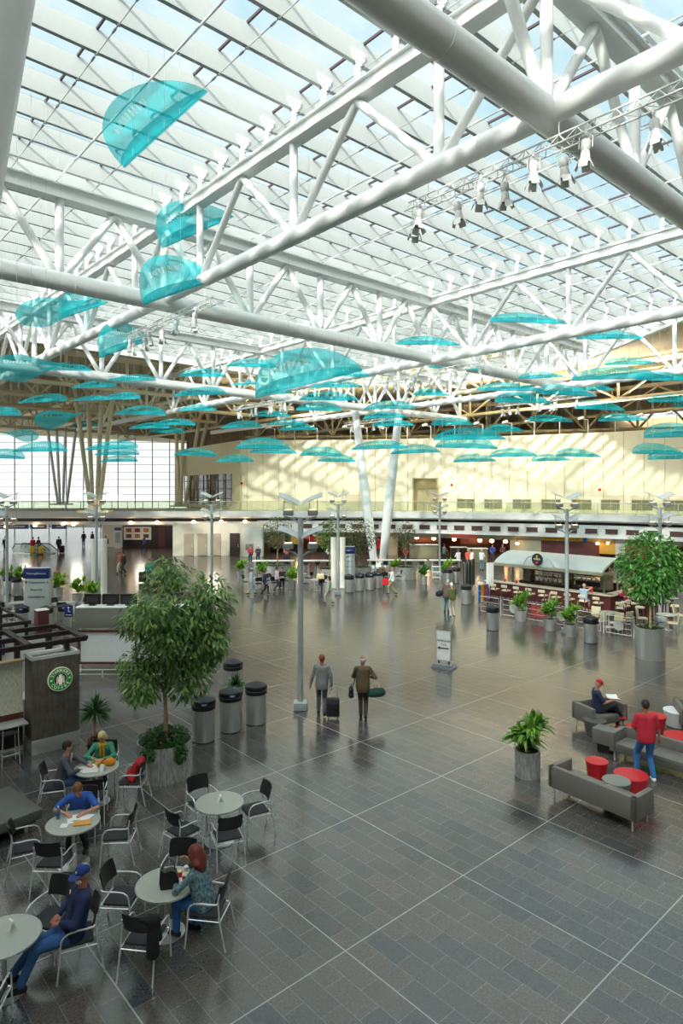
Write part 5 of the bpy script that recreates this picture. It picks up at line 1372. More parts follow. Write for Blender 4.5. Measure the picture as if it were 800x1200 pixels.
tub('white tapered stool at the right edge', 793, 832, 0, .36, .45, WHITEV)
tub('red round ottoman at the right edge behind the long sofa', 797, 862, 0, .40, .3, REDV, r0=.9)
g = gnd(757, 913)
p, K = person('standing person in red shirt and jeans seen from behind', g, R(-5), '#c0283c', '#2f6ea6', '#e6e6e2', skin=SKIN2, hair='#2c2320', sleeve='short', res=.014, H=1.03, pelvis=.92, head=(-.25, 0), fat=1.1,
              feet={-1: (-.16, .12, .09), 1: (.12, -.1, .09)}, hands={-1: (-.12, .24, 1.0), 1: (.31, .06, .86)}, poleE={-1: (-.7, -.4, -.8), 1: (.7, -.6, -.6)})
g = Vector((pa.x - .1, pa.y + .0, 0))
p, K = person('seated person in red cap reading a magazine in the armchair', g, R(-98 + 0), '#26304e', '#25232b', '#c02838', skin=SKIN, pelvis=.55, lean=-.05, head=(-.5, 0), res=.014, cap='#c42232', jacket=False, hair=None,
              feet={-1: (-.05, .55, .09), 1: (.0, .62, .35)}, hands={-1: (-.1, .36, .82), 1: (.12, .36, .82)}, sleeve='short')
t = thing('magazine', 'open magazine held by the person in red cap', 'magazine', g + Vector((.42, -.02, .84)), R(-98))
MB().box((-.1, 0, .02), (.2, .28, .012), M=Matrix.Rotation(.25, 4, 'Y')).box((.1, 0, .02), (.2, .28, .012), M=Matrix.Rotation(-.25, 4, 'Y')).build('pages', PAPER, t, smooth=0)
# ================= coffee kiosk =================
k0 = gnd(37.4, 886); RZ = AZ_B
KW = mat('dark_zinc_cladding', '#6d665e', .42, .35, var=.28, scale=5, stretch=(2, 2, .8)); LIT = mat('cream_interior', '#e4e3dc', .5, var=.02)
t = thing('coffee_kiosk', 'coffee kiosk with brown pergola and round green and white sign, left edge', 'kiosk', (k0.x, k0.y, 0), RZ)
MB().rbox((.58, .31, 1.36), (1.16, .62, 2.02), .01).build('sign_pylon', KW, t); MB().rbox((.58, .31, .18), (1.18, .64, .36), .01).build('pylon_plinth', STEEL, t)
m = MB()
for c, d in (((.58, .02, 2.4), (1.18, .06, .08)), ((.58, .6, 2.4), (1.18, .06, .08)), ((.02, .31, 2.4), (.06, .62, .08)), ((1.14, .31, 2.4), (.06, .62, .08))): m.box(c, d)
m.build('pylon_rim', WHITE, t, smooth=0)
MB().box((-1.9, .62, 1.62), (3.7, .08, 1.3)).build('textured_panel', mat('grass_texture_panel', '#e0dacb', .6, var=.4, scale=14, stretch=(9, 9, .7)), t, smooth=0)
MB().box((-1.9, .6, .86), (3.7, .1, .22)).build('red_brown_band', BROWN, t, smooth=0); MB().box((-1.9, .56, 2.3), (3.7, .22, .05)).build('panel_cap', mat('tan_cap', '#a89476', .5), t, smooth=0)
MB().rbox((-1.9, .33, .80), (3.7, .5, .05), .01).build('counter_shelf', mat('grey_stone_shelf', '#aeb0a8', .35, var=.05), t)
MB().box((-1.9, .62, .44), (3.7, .08, .65)).build('base_panel', DARKB, t, smooth=0); MB().box((-1.9, .58, .06), (3.7, .04, .12)).build('kick_strip', STEEL, t, smooth=0)
m = MB()
for y in (-.12, .9, 1.98): m.beam((-3.9, y, 2.76), (1.3, y, 2.76), .09, .12)
for x in (1.25, -.1, -1.5, -2.9): m.beam((x, -.15, 2.78), (x, 2.0, 2.78), .16, .08)
m.build('pergola_frame', BRONZE, t, smooth=0)
for (x, y, z0_) in ((1.0, .5, 2.42), (-.15, .72, 2.3), (1.0, 1.9, 0), (-1.6, 1.88, 0), (-.3, 1.86, 0)): MB().box((x, y, (z0_ + 2.72) / 2), (.12, .12, 2.72 - z0_)).build('pergola_post', BRONZE, t, smooth=0)
MB().box((-1.4, 1.95, 1.6), (4.6, .06, 1.9)).box((1.1, 1.3, 1.5), (.06, 1.2, 1.7)).build('rear_panel', LIT, t, smooth=0)
MB().rbox((-1.4, 1.5, .55), (4.4, .7, 1.1), .01).build('work_counter', LIT, t)
MB().box((-.4, 1.88, 2.35), (.5, .05, .32)).build('menu_frame', BRONZE, t, smooth=0); MB().box((-.4, 1.85, 2.35), (.42, .03, .25)).build('menu_screen', mat('blue_menu', '#6a9cc9', .4), t, smooth=0)
lg = MB().lathe([(0, -.02), (.3, -.02), (.305, 0), (.3, .03), (0, .03)], 40).build('round_logo', mat('logo_cream', '#f3efcf', .4, emit='#f3efcf', estr=.12), t, 30)
lg.matrix_local = Matrix.Translation((.66, -.035, 1.80)) @ Matrix.Rotation(PI / 2, 4, 'X')
GRN = mat('logo_green', '#1c8a3c', .4, emit='#1c8a3c', estr=.12); LWH = mat('logo_white', '#fbf8e4', .4, emit='#fbf8e4', estr=.15); LDK = mat('logo_dark', '#3b211a', .5)
m = MB(); m.lathe([(.165, .031), (.165, .036), (.285, .036), (.285, .031)], 40); m.build('green_ring', GRN, lg)
MB().lathe([(0, .036), (.155, .036), (.158, .031), (0, .031)], 40).build('centre_disc', LDK, lg)
m = MB(); m.prism([(-.035, -.14), (.035, -.14), (.055, -.02), (.03, .04), (-.03, .04), (-.055, -.02)], .036, .041); m.ell((0, .055, .038), (.03, .036, .006), 12, 6)
m.prism([(-.035, .09), (.035, .09), (.045, .125), (.02, .108), (0, .135), (-.02, .108), (-.045, .125)], .036, .041)
for s in (-1, 1):
    for q in range(3): m.tube([(s * (.03 + .02 * q), .08, .039), (s * (.055 + .022 * q), .02, .039), (s * (.05 + .02 * q), -.05, .039), (s * (.075 + .012 * q), -.10, .039)], .006, 5)
m.build('centre_figure', LWH, lg)
for s in (-1, 1):
    m = MB(); c = Vector((.225 * s, 0, 0)); m.prism([(c.x + (.034 if i % 2 == 0 else .014) * math.sin(i * PI / 5), (.034 if i % 2 == 0 else .014) * math.cos(i * PI / 5)) for i in range(10)], .036, .042); m.build('star', LWH, lg, smooth=0)
for word, a0, a1, up in (('STARBUCKS', 152, 28, 1), ('COFFEE', 214, 326, -1)):
    n = len(word)
    for i, chh in enumerate(word):
        a = R(a0 + (a1 - a0) * i / (n - 1)); M = Matrix.Translation((.225 * math.cos(a), .225 * math.sin(a), .04)) @ Matrix.Rotation(a - PI / 2 if up > 0 else a + PI / 2, 4, 'Z')
        text_mesh('letter', chh, .098, LWH, lg, M, .003)
t = thing('bar_stool', 'silver frame bar stool under the kiosk shelf', 'stool', W(*grid_of(k0 + EB * -.55 + EA * -.1)), RZ)
for sx in (-1, 1):
    for sy in (-1, 1): MB().tube([(sx * .2, sy * .18, 0), (sx * .17, sy * .15, .72)], .012, 6).build('leg', CHROME, t)
MB().tube([(-.18, -.16, .25), (.18, -.16, .25), (.18, .16, .25), (-.18, .16, .25)], .01, 6, closed=True).build('footrest', CHROME, t); MB().rbox((0, 0, .73), (.36, .32, .03), .01).build('seat', BLK, t)
MB().tube([(-.17, -.15, .72), (-.17, -.17, .92), (.17, -.17, .92), (.17, -.15, .72)], .012, 6).build('backrest', CHROME, t)
# second pergola farther left, brown cabinet
q0 = gnd(34, 729, 2.75); t = thing('kiosk', 'second kiosk with dark brown pergola, behind the coffee kiosk at left edge', 'kiosk', (q0.x, q0.y, 0), RZ)
m = MB()
for y in (0, 1.5, 3.0): m.beam((-4, y, 2.75), (.05, y, 2.75), .08, .1)
for x in (0, -1.2, -2.4, -3.6): m.beam((x, 0, 2.75), (x, 3.0, 2.75), .08, .08)
m.build('pergola_frame', BRONZE, t, smooth=0)
MB().box((-2, .1, 1.8), (3.9, .06, 1.5)).build('grey_panel', GREYSIGN, t, smooth=0); MB().rbox((-2, .6, .5), (3.9, 1.0, 1.0), .01).build('counter', LIT, t)
m = MB(); [m.box((x, y, 1.38), (.09, .09, 2.7)) for x in (-.05, -3.8) for y in (.1, 2.9)]; m.build('post', BRONZE, t, smooth=0)
q0 = gnd(44, 745); t = thing('cabinet', 'red brown cabinet box between the two pergolas', 'cabinet', (q0.x, q0.y + .4, 0), RZ)
MB().rbox((0, 0, .55), (.5, .5, 1.1), .01).build('body', BROWN, t); MB().box((0, 0, 1.115), (.54, .54, .03)).build('top', LIT, t, smooth=0)
# frontal grey service wall with monitors
Yk = 23.1; xa = (89 - 400) / F * Yk; xb = (236 - 400) / F * Yk
t = thing('service_partition', 'grey topped partition with a big white board, left of the big tree', 'partition', (xa, Yk, 0)); wd = xb - xa
MB().rbox((wd / 2, .3, 2.02), (wd, .6, .72), .01).build('grey_top_panel', mat('ribbed_grey_metal', '#8f9189', .4, .4, var=.15, scale=6, stretch=(40, 40, .2)), t)
MB().rbox((wd / 2, .3, 2.4), (wd + .04, .64, .05), .01).build('cap', WHITE, t)
m = MB()
for z in (1.56, .42): m.box((wd / 2 + .07, 0, z), (wd - .1, .08, .07))
for x in (.1, 2.15, 4.2): m.box((x, .02, .99), (.07, .08, 1.2))
m.build('brown_frame', BROWN, t, smooth=0); MB().box((wd / 2 + .07, .04, .99), (wd - .2, .04, 1.1)).build('white_board', WHITEV, t, smooth=0)
m = MB(); [m.box((x, .3, .83), (.06, .06, 1.66)) for x in (.03, wd - .03)]; m.build('post', ALU, t, smooth=0)
m = MB(); m.tube([(0, -.4, .28), (wd, -.4, .28)], .02, 6); m.tube([(0, -.4, .12), (wd, -.4, .12)], .02, 6); [m.tube([(x, -.4, 0), (x, -.4, .28)], .02, 6) for x in (.05, 1.1, 2.2, 3.3, wd - .05)]; m.build('foot_rail', STEEL, t)
for i, lb in enumerate(('left', 'middle', 'right')):
    o = thing('monitor', 'black monitor back on top of the grey partition, %s of three' % lb, 'monitor', (xa + .48 + i * .66, Yk + .3, 2.43), 0, 'monitors on the partition')
    MB().rbox((0, 0, .23), (.6, .08, .38), .015).build('screen_back', BLK, o); MB().box((0, .0, .02), (.24, .16, .03)).build('stand', BLK, o, smooth=0)
    m = MB(); [m.box((0, -.045, .15 + k_ * .05), (.4, .01, .012)) for k_ in range(4)]; m.build('vent_slots', VINYLD, o, smooth=0)
t = thing('handicap_sign', 'small blue sign with white symbol on a litter bin', 'sign', gnd(84, 738) + Vector((0, -.35, .95))); MB().rbox((0, 0, 0), (.4, .02, .55), .005).build('plate', NAVY, t); m = MB(); m.ell((0, -.012, .16), (.045, .006, .045), 10, 6); m.tube([(0, -.014, .1), (0, -.014, -.03), (.1, -.014, -.03)], .018, 6); m.box((0, -.014, -.18), (.28, .01, .03)); m.build('symbol', PAPER, t)
def directory(x0, x1, ytop, Y, lb, lines, hdr):
    X0 = (x0 - 400) / F * Y; X1 = (x1 - 400) / F * Y; w_ = X1 - X0; zt_ = EYE - (ytop - HY) * Y / F; cx = (X0 + X1) / 2
    t = thing('directory_sign', lb, 'sign', (cx, Y, 0), R(3)); MB().rbox((0, 0, zt_ / 2), (w_, .3, zt_), .02).build('panel', GREYSIGN, t)
    MB().rbox((0, -.01, zt_ - .28), (w_ + .02, .32, .5), .02).build('header', NAVY, t)
    text_mesh('lettering', hdr, w_ * .105, PAPER, t, face_M((0, -.178, zt_ - .28), 0), .004)
    for i, l in enumerate(lines): text_mesh('lettering', l, w_ * .15, mat('grey_letters', '#4d4f52', .6), t, face_M((0, -.158, zt_ - .72 - i * .36), 0), .004)
    return t
directory(30, 58, 665, 32, 'tall grey directory sign with dark blue header at left', ['◄ Concourse A', 'Security', 'Checkpoint'], 'Ticketing/Check-in')
directory(402.5, 415.5, 640, 46, 'distant grey directory sign with blue header left of the V column', ['Concourse B', 'Security', 'Checkpoint'], 'Ticketing/Check-in')
for i, (x, y, yt) in enumerate(((114, 698, 632), (396, 690, 630))):
    g = gnd(x, y); h = EYE - (yt - HY) * g.y / F; lb = ('pair of tall shiny white pillars at left, behind the monitors', 'pair of tall white pillars left of the far directory sign')[i]
    t = thing('twin_pillar', lb, 'pillar', g)
    for s in (-1, 1): MB().lathe([(0, 0), (.2, 0), (.2, h), (0, h)], 16, (.3 * s, .3, 0)).build('pillar', mat('shiny_white_pillar', '#e6e4d6', .25, var=.02), t, 30)
    MB().box((0, .3, .03), (1.2, .6, .06)).build('base', STEEL, t, smooth=0)
# ================= lamp posts =================
for x, y, lb in ((352, 831, 'tallest lamp post standing beside the walking pair at centre'), (113, 703, 'lamp post in front of the shiny pillars at left'), (8, 712, 'lamp post at the left edge'),
                 (248, 700, 'thin lamp post behind the big leafy tree'), (396, 697, 'lamp post left of the far directory sign'), (515, 675, 'lamp post beside the white rack before the red script cafe'),
                 (664, 742, 'lamp post in front of the curved bar canopy'), (773, 728, 'lamp post behind the round tree at right')):
    g = gnd(x, y); reflector_lamp(g, lb)
# ================= potted trees and plants =================
small_tree('small tree in a metal pot left of the central lamp post', gnd(325, 676), .9, .95, 4.9, 1.25, 1500, LEAFO, 3, .2, 'potted trees before the shops', None, 3.4)
small_tree('small tree hiding the shop wall just left of the white pillars', gnd(386, 680), .9, .9, 4.9, 1.2, 1500, LEAF, 4, .2, 'potted trees before the shops', None, 3.3)
small_tree('wide small tree right behind the far directory sign', gnd(420, 678), .9, .95, 4.8, 1.45, 1900, LEAFO, 5, .2, 'potted trees before the shops', None, 3.2)
small_tree('slim small tree right of the V column', gnd(475, 678), .9, .8, 4.7, .95, 1200, LEAFO, 6, .17, 'potted trees before the shops', None, 3.2, rz=1.3)
p = gnd(769, 775); small_tree('round bright green tree in a tall steel pot at right', p + Vector((.0, .52, 0)), 1.22, .55, 4.9, 1.32, 4300, LEAFB, 7, .2, None, STEEL, 3.55, .42, LEAFD, rz=1.12)
def lime_plant(x, y, h, lb, r=.24, seed=1, mt=None, tall=1.0):
    g = gnd(x, y); t = thing('striped_plant', lb, 'potted plant', g + Vector((0, r, 0)), 0, 'striped plants in steel pots'); planter(t, r, .55, r * .8, STEEL)
    m = MB(); 
    for s in range(15):
        a = s * 2.4; rr_ = .06 + .32 * ((s * .618) % 1); z = .6 + (h - .95) * ((s * .37) % 1); blades(m, (rr_ * math.cos(a), rr_ * math.sin(a), z), 18, .58, .1, seed * 17 + s, .9 * tall, .85)
    m.build('foliage', mt or LEAFY, t, recalc=False)
LYD = MATS['striped_leaves']
for i, (x, y, h, lb, r, mt) in enumerate(((612, 729, 1.5, 'striped plant nearest the left end of the bar fence', .32, LYD), (647, 740, 1.5, 'striped plant left of the lamp post at the bar', .32, LYD), (671, 747, 1.5, 'striped plant right of the lamp post at the bar', .32, LYD),
        (342, 691, 1.5, 'lime plant just left of the central lamp pole', .28, LEAFY), (306, 682, 1.4, 'lime plant behind the child at left centre', .28, LEAFY), (281, 678, 1.4, 'lime plant partly behind the big tree crown', .28, LEAFY), (463, 677, 1.4, 'lime plant behind the person in white shirt', .28, LEAFY),
        (497, 685, 1.35, 'round green plant between the person in white and the rack', .28, LEAFB), (524, 683, 1.7, 'tall striped plant right of the white rack', .3, LEAFY), (66, 700, 1.5, 'lime plant right of the directory sign', .3, LEAFY),
        (88, 708, 1.6, 'green plant behind the partition monitors, left one', .3, LEAFY), (104, 710, 1.4, 'green plant behind the partition monitors, right one', .3, LEAFY), (4, 690, 1.5, 'lime plant at the left edge', .3, LEAFY), (20, 690, 1.5, 'lime plant behind the bins left of the directory sign', .3, LEAFY))):
    lime_plant(x, y, h, lb, r, i + 2, mt)
# ================= bar under the curved canopy =================
KB = Vector((13.9, 33.9, 0)); BR = AZ_B
def bl_(x, y, z=0): 
    v = KB + EB * x + EA * y; return Vector((v.x, v.y, z))
t = thing('bar_counter', 'U shaped bar counter with pale top and dark red front', 'bar counter', KB, BR)
m = MB(); m.rbox((.3, 3.7, 1.06), (.65, 8.0, .07), .02); m.rbox((2.9, 0, 1.06), (5.2, .65, .07), .02); m.rbox((5.4, 2.2, 1.06), (.65, 4.8, .07), .02); m.build('counter_top', mat('pale_stone_top', '#b9ad95', .3, var=.08), t)
m = MB(); m.box((.32, 3.7, .51), (.4, 7.8, 1.02)); m.box((2.9, .05, .51), (5.0, .4, 1.02)); m.box((5.4, 2.2, .51), (.4, 4.6, 1.02)); m.build('front_panel', BROWN, t, smooth=0)
m = MB(); m.tube([(-.12, 0, .2), (-.12, 7.5, .2)], .025, 6); m.tube([(0, -.28, .2), (5.2, -.28, .2)], .025, 6); m.build('foot_rail', STEEL, t)
m = MB(); m.box((1.35, 3.9, .42), (.6, 6.4, .84)); m.build('under_counter', DARKB, t, smooth=0)
t = thing('back_bar', 'back bar shelving with bottles under the curved canopy', 'shelving', bl_(2.6, 3.8), BR)
m = MB(); m.box((0, 0, .5), (.9, 5.6, 1.0)); m.build('cabinet', DARKB, t, smooth=0)
[MB().box((0, y, 1.4), (.55, .5, .82)).build('pillar', OCHRE, t, smooth=0) for y in (-2.6, -.2, 2.4)]
m = MB(); [m.box((0, 0, z), (.5, 5.4, .03)) for z in (1.35, 1.7)]; m.build('shelf', BRONZE, t, smooth=0)
m = MB(); m.box((-.1, 0, 2.02), (.3, 5.6, .3)); m.build('glass_rack', BRONZE, t, smooth=0)
BOT = None; cols = ['#7a5a22', '#d8d2c0', '#35602f', '#a0392c', '#c9a24a', '#4e5a66']
for k_ in range(44):
    z = (1.015, 1.365, 1.715)[k_ % 3]; y = -2.1 + (k_ // 3) * .305
    if abs(y + .2) < .3: continue
    mt = mat('bottle_' + cols[k_ % 6].strip('#'), cols[k_ % 6], .2)
    o = bpy.data.objects.new('bottle', MB().lathe([(0, 0), (.04, 0), (.042, .17), (.016, .22), (.015, .28), (0, .28)], 10).build('tmpb', mt).data); bpy.data.objects.remove([q for q in bpy.data.objects if q.name.startswith('tmpb')][0])
    COL.objects.link(o); o.location = bl_(2.6 - .3 + .12, 3.8 + y, z); tag(o, 'bottle standing on the shelves behind the bar', 'bottle', 'bottles on the back bar shelves')
CAN = mat('canopy_white', '#a9b2ae', .45, var=.03, scale=2)
t = thing('bar_canopy', 'curved translucent white canopy roof over the bar', 'canopy', KB, BR)
m = MB(); n = 14; vs = []; 
for i in range(n + 1):
    u = i / n; x = .75 + 3.9 * u; z = 2.12 + .62 * math.sin(u * PI) ** .85
    for y in (.55, 7.5): vs += [(x, y, z), (x, y, z + .06)]
fs = []
for i in range(n):
    a = 4 * i; fs += [(a, a + 4, a + 6, a + 2), (a + 1, a + 3, a + 7, a + 5), (a, a + 1, a + 5, a + 4), (a + 2, a + 6, a + 7, a + 3)]
fs += [(0, 2, 3, 1), (4 * n, 4 * n + 1, 4 * n + 3, 4 * n + 2)]
m.add(vs, fs); m.build('vault_sheet', CAN, t, 30)
for y in (.55, 2.9, 5.2, 7.5):
    m = MB(); m.tube([(.75 + 3.9 * i / n, y, 2.10 + .62 * math.sin(i / n * PI) ** .85) for i in range(n + 1)], .035, 6); m.beam((.75, y, 2.08), (4.65, y, 2.08), .08, .14)
    for i in (3, 5, 7, 9, 11): m.tube([(.75 + 3.9 * i / n, y, 2.1), (.75 + 3.9 * i / n, y, 2.10 + .62 * math.sin(i / n * PI) ** .85)], .02, 5)
    m.build('arch_rib', mat('olive_metal', '#9d987f', .45, .3), t)
MB().beam((.75, .5, 2.06), (.75, 7.5, 2.06), .1, .16).beam((4.65, .5, 2.06), (4.65, 7.5, 2.06), .1, .16).build('edge_beam', mat('olive_metal', '#9d987f', .45), t, smooth=0)
m = MB(); [m.tube([(x, y, 0), (x, y, 2.1)], .06, 10) for x in (1.9, 3.5) for y in (1.0, 6.9)]; m.build('support_post', OCHRE, t)
for k_, (x, y, lb) in enumerate(((.62, 4.4, 'round black bar sign on the front of the curved canopy'), (2.5, .35, 'round black bar sign at the right end of the canopy'))):
    s = thing('round_sign', lb, 'sign', bl_(x, y, 2.58 if k_ == 0 else 2.7), BR + (-PI / 2 if k_ == 0 else 0))
    d_ = MB().lathe([(0, -.05), (.34, -.05), (.36, 0), (.34, .05), (0, .05)], 28).build('disc', BLK, s, 30); d_.matrix_local = Matrix.Rotation(PI / 2, 4, 'X')
    m = MB(); m.ell((0, -.06, .17), (.06, .02, .09), 10, 6); m.build('yellow_mark', YEL, s); m = MB(); m.ell((0, -.06, -.2), (.1, .02, .09), 10, 6); m.build('red_mark', REDV, s)
    text_mesh('lettering', 'VINEA', .16, PAPER, s, face_M((0, -.062, .02), 0), .004)
m = MB(); m.tube([bl_(.75, 3.4, 2.2), bl_(.7, 3.7, 2.65), bl_(.68, 4.4, 2.95), bl_(.7, 5.1, 2.65), bl_(.75, 5.4, 2.2)], .03, 6); tag(m.build('sign_arch', ALU), 'silver arch holding the round black sign on the canopy', 'arch')
def stool():
    t = thing('bar_stool', 'x', 'stool'); 
    for sx in (-1, 1):
        for sy in (-1, 1): MB().beam((sx * .19, sy * .19, 0), (sx * .16, sy * .16, .72), .045, .045, Vector((0, 1, 0))).build('leg', BROWN, t, smooth=0)
    MB().rbox((0, 0, .75), (.42, .42, .08), .025).build('seat', mat('cream_leather', '#d9cdb0', .5, var=.03), t)
    m = MB(); m.rbox((0, -.19, 1.0), (.4, .05, .16), .02); m.build('backrest', mat('cream_leather', '#d9cdb0', .5), t)
    m = MB(); m.box((-.17, -.19, .86), (.04, .04, .26)); m.box((.17, -.19, .86), (.04, .04, .26)); m.build('back_post', BROWN, t, smooth=0); return t
ST = stool()
for i in range(10): place(POOL, ST, bl_(-.62, 7.3 - i * .8), BR - PI / 2 + rnd.uniform(-.15, .15), 'cream bar stool in the long row along the left front of the bar', 'bar stools along the left front of the bar')
for i in range(6): place(POOL, ST, bl_(.9 + i * .75, -.72), BR + rnd.uniform(-.15, .15), 'cream bar stool in the row along the right front of the bar', 'bar stools along the right front of the bar')
for i, (x, y, r_) in enumerate(((732, 727, .5), (741, 724, 2), (750, 729, 1), (758, 722, -1), (766, 725, 2.6), (726, 730, -.4), (782, 722, 1.5), (790, 727, -2))):
    g = gnd(x, y); place(POOL, ST, (g.x, g.y, 0), r_, 'cream high stool around the high tables right of the bar', 'high stools right of the bar')
for i, (x, y, lb) in enumerate(((738, 722, 'high dark table between cream stools right of the bar'), (762, 726, 'high table partly hidden by the round tree'), (786, 724, 'high table at the right edge beyond the round tree'))):
    g = gnd(x, y); t = thing('high_table', lb, 'table', (g.x, g.y, 0), 0, 'high tables by the bar'); MB().lathe([(0, 1.02), (.36, 1.02), (.37, 1.04), (0, 1.06)], 20).build('tabletop', TABLE, t, 30); MB().tube([(0, 0, 0), (0, 0, 1.03)], .035, 8).build('pedestal', BLK, t); MB().lathe([(0, 0), (.24, 0), (.22, .03), (0, .04)], 16).build('base', BLK, t)
def wick():
    t = thing('lounge_chair', 'x', 'chair'); W_ = mat('beige_woven', '#bfb695', .6, var=.15, scale=30)
    MB().rbox((0, 0, .44), (.46, .44, .06), .02).build('seat', W_, t); MB().rbox((0, -.22, .7), (.46, .05, .42), .02, M=Matrix.Rotation(.15, 4, 'X')).build('backrest', W_, t)
    for sx in (-1, 1):
        for sy in (-1, 1): MB().tube([(sx * .2, sy * .19, 0), (sx * .2, sy * .19, .43)], .018, 6).build('leg', ALU, t)
    return t
WK = wick()
for i, (x, y, r_, lb) in enumerate(((696, 733, 2.4, 'beige cafe chair right behind the bin at the bar fence'), (702, 738, .6, 'beige cafe chair at left inside the low chrome fence'), (722, 741, 2.2, 'beige cafe chair right of the round fence emblem'), (733, 738, .4, 'beige cafe chair left of the round tree trunk'),
        (752, 735, -1.8, 'beige cafe chair directly behind the round tree pot'), (788, 741, 1.2, 'beige cafe chair at the right edge, nearest'), (795, 731, -2.2, 'beige cafe chair at the right edge, farther'), (640, 712, 1, 'beige cafe chair behind the plants at the fence'))):
    g = gnd(x, y); place(POOL, WK, (g.x, g.y, 0), r_, lb, 'beige cafe chairs inside the bar fence')
for i, (x, y, lb) in enumerate(((713, 735, 'low round table behind the fence emblem'), (781, 738, 'low pale table right of the round tree pot'))):
    g = gnd(x, y); dup(TB, (g.x, g.y, 0), 0, lb, 'low tables inside the bar fence')
fp = gnd(742, 748); fl_ = fp - EA * 0; t = thing('chrome_fence', 'low chrome fence with round emblem around the bar seating', 'fence', (fp.x, fp.y, 0), AZ_B + PI / 2)
m = MB()
for k_ in range(6):
    x0 = .1 + k_ * 1.4; m.tube([(x0, 0, .08), (x0 + 1.15, 0, .08), (x0 + 1.15, 0, .88), (x0, 0, .88)], .022, 6, closed=True); m.tube([(x0, 0, .6), (x0 + 1.15, 0, .6)], .012, 5); m.tube([(x0, 0, .35), (x0 + 1.15, 0, .35)], .012, 5)
    m.tube([(x0 - .12, 0, 0), (x0 - .12, 0, .95)], .03, 8)
m.build('rail_panel', CHROME, t)
for x0 in (.68, 3.5, 6.2): 
    e = MB().lathe([(0, -.02), (.24, -.02), (.24, .02), (0, .02)], 20).build('emblem', STEELD, t); e.matrix_local = Matrix.Translation((x0, 0, .48)) @ Matrix.Rotation(PI / 2, 4, 'X')
m = MB(); m.box((4.7, -.04, .5), (1.0, .01, .6)); m.build('red_banner', mat('dull_red_cloth', '#8e2f30', .8), t, smooth=0)
# folding screen, brochure stand, rack
g = gnd(549, 697); t = thing('folding_screen', 'dark green folding partition left of the bar canopy', 'partition', (g.x, g.y, 0), AZ_B - PI / 2 + .5)
for k_ in range(5): MB().rbox((-.2 * (k_ % 2), -1.3 + k_ * .72, 1.25), (.06, .68, 1.7), .02, rz=.25 * (1 if k_ % 2 else -1)).build('panel', mat('bottle_green_panel', '#26382f', .5), t)
m = MB(); [m.tube([(0, -1.5 + k_ * .72, 0), (0, -1.5 + k_ * .72, 2.1)], .02, 6) for k_ in range(6)]; m.build('post', ALU, t)
t = thing('notice_board', 'white narrow notice board at the end of the folding partition', 'sign', gnd(574, 703), R(20)); MB().rbox((0, 0, 1.5), (.5, .05, 1.5), .01).build('board', PAPER, t); MB().tube([(0, .05, 0), (0, .05, .8)], .03, 6).build('post', ALU, t); MB().box((0, 0, .02), (.4, .3, .04)).build('base', BLK, t, smooth=0)
t = thing('brochure_rack', 'rack of coloured brochures below the white notice board', 'rack', gnd(567, 708), R(40)); MB().box((0, .1, .6), (.9, .06, 1.1)).build('frame', ALU, t, smooth=0)
for k_ in range(12): MB().box((-.36 + (k_ % 4) * .24, .03, .3 + (k_ // 4) * .34), (.18, .05, .28)).build('brochure', mat('br%d' % (k_ % 4), ['#3b6fae', '#d9a335', '#b5443b', '#6d5a9c'][k_ % 4], .5), t, smooth=0)
t = thing('tray_rack', 'white open tray rack standing beside the lamp post', 'rack', gnd(511, 679)); m = MB(); [m.rbox((0, 0, z), (.62, .45, .06), .02) for z in (.15, .55, .95)]; m.build('shelf', WHITEV, t); m = MB(); [m.box((x, y, .5), (.04, .04, 1.0)) for x in (-.28, .28) for y in (-.2, .2)]; m.build('post', WHITEV, t, smooth=0)
# ================= shops under the mezzanine =================
def px_on(poly, xpix):
    best = None
    for k_ in range(1100):
        v, an = along(poly, k_ * .1); x = 400 + F * v.x / v.y
        if best is None or abs(x - xpix) < best[0]: best = (abs(x - xpix), v, an)
    return best[1], best[2]
SH = off(MZ, 1.6); SB = off(MZ, 9.5)
RDK = mat('dark_red_shop', '#4a1d1c', .6, var=.25, scale=1.5); 
m = MB(); ribbon(m, SB, .3, 0, 3.7, 3, None); struct(m.build('wall_rear', RDK, smooth=0))
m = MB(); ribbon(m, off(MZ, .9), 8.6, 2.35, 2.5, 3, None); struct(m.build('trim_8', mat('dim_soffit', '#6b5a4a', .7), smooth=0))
HDR = mat('olive_header', '#aaa78f', .5, var=.03)
m = MB(); ribbon(m, SH, .25, 1.85, 2.36, 4, None); struct(m.build('trim_9', HDR, smooth=0))
def seg_wall(name, x0, x1, z0, z1, mt, poly=None, th=.25, Y=None):
    if Y: p = ((x0 - 400) / F * Y, Y); q = ((x1 - 400) / F * Y, Y)
    else: p = px_on(poly or SH, x0)[0]; q = px_on(poly or SH, x1)[0]
    m = MB(); m.beam((p[0], p[1], (z0 + z1) / 2), (q[0], q[1], (z0 + z1) / 2), th, z1 - z0); return struct(m.build(name, mt, smooth=0))
LG = mat('light_grey_wall', '#c9cbc6', .6, var=.02)
seg_wall('wall_poster', 120, 212, 0, 3.4, BEIGE, Y=75.6); seg_wall('wall_service', 204, 309, 0, 3.3, BEIGE, Y=65.2)
m = MB(); m.beam(((204 - 400) / F * 65.2, 65.2, 1.65), ((204 - 400) / F * 65.2 - 1.5, 75.6, 1.65), .3, 3.3); struct(m.build('wall_return', BEIGE, smooth=0))
seg_wall('wall_white', 286, 308, 0, 3.0, LG, Y=64.6)
seg_wall('wall_pier', 455, 466, 0, 2.4, mat('tan_pier', '#b39a7c', .6)); seg_wall('wall_olive', 598, 634, 0, 1.9, HDR)
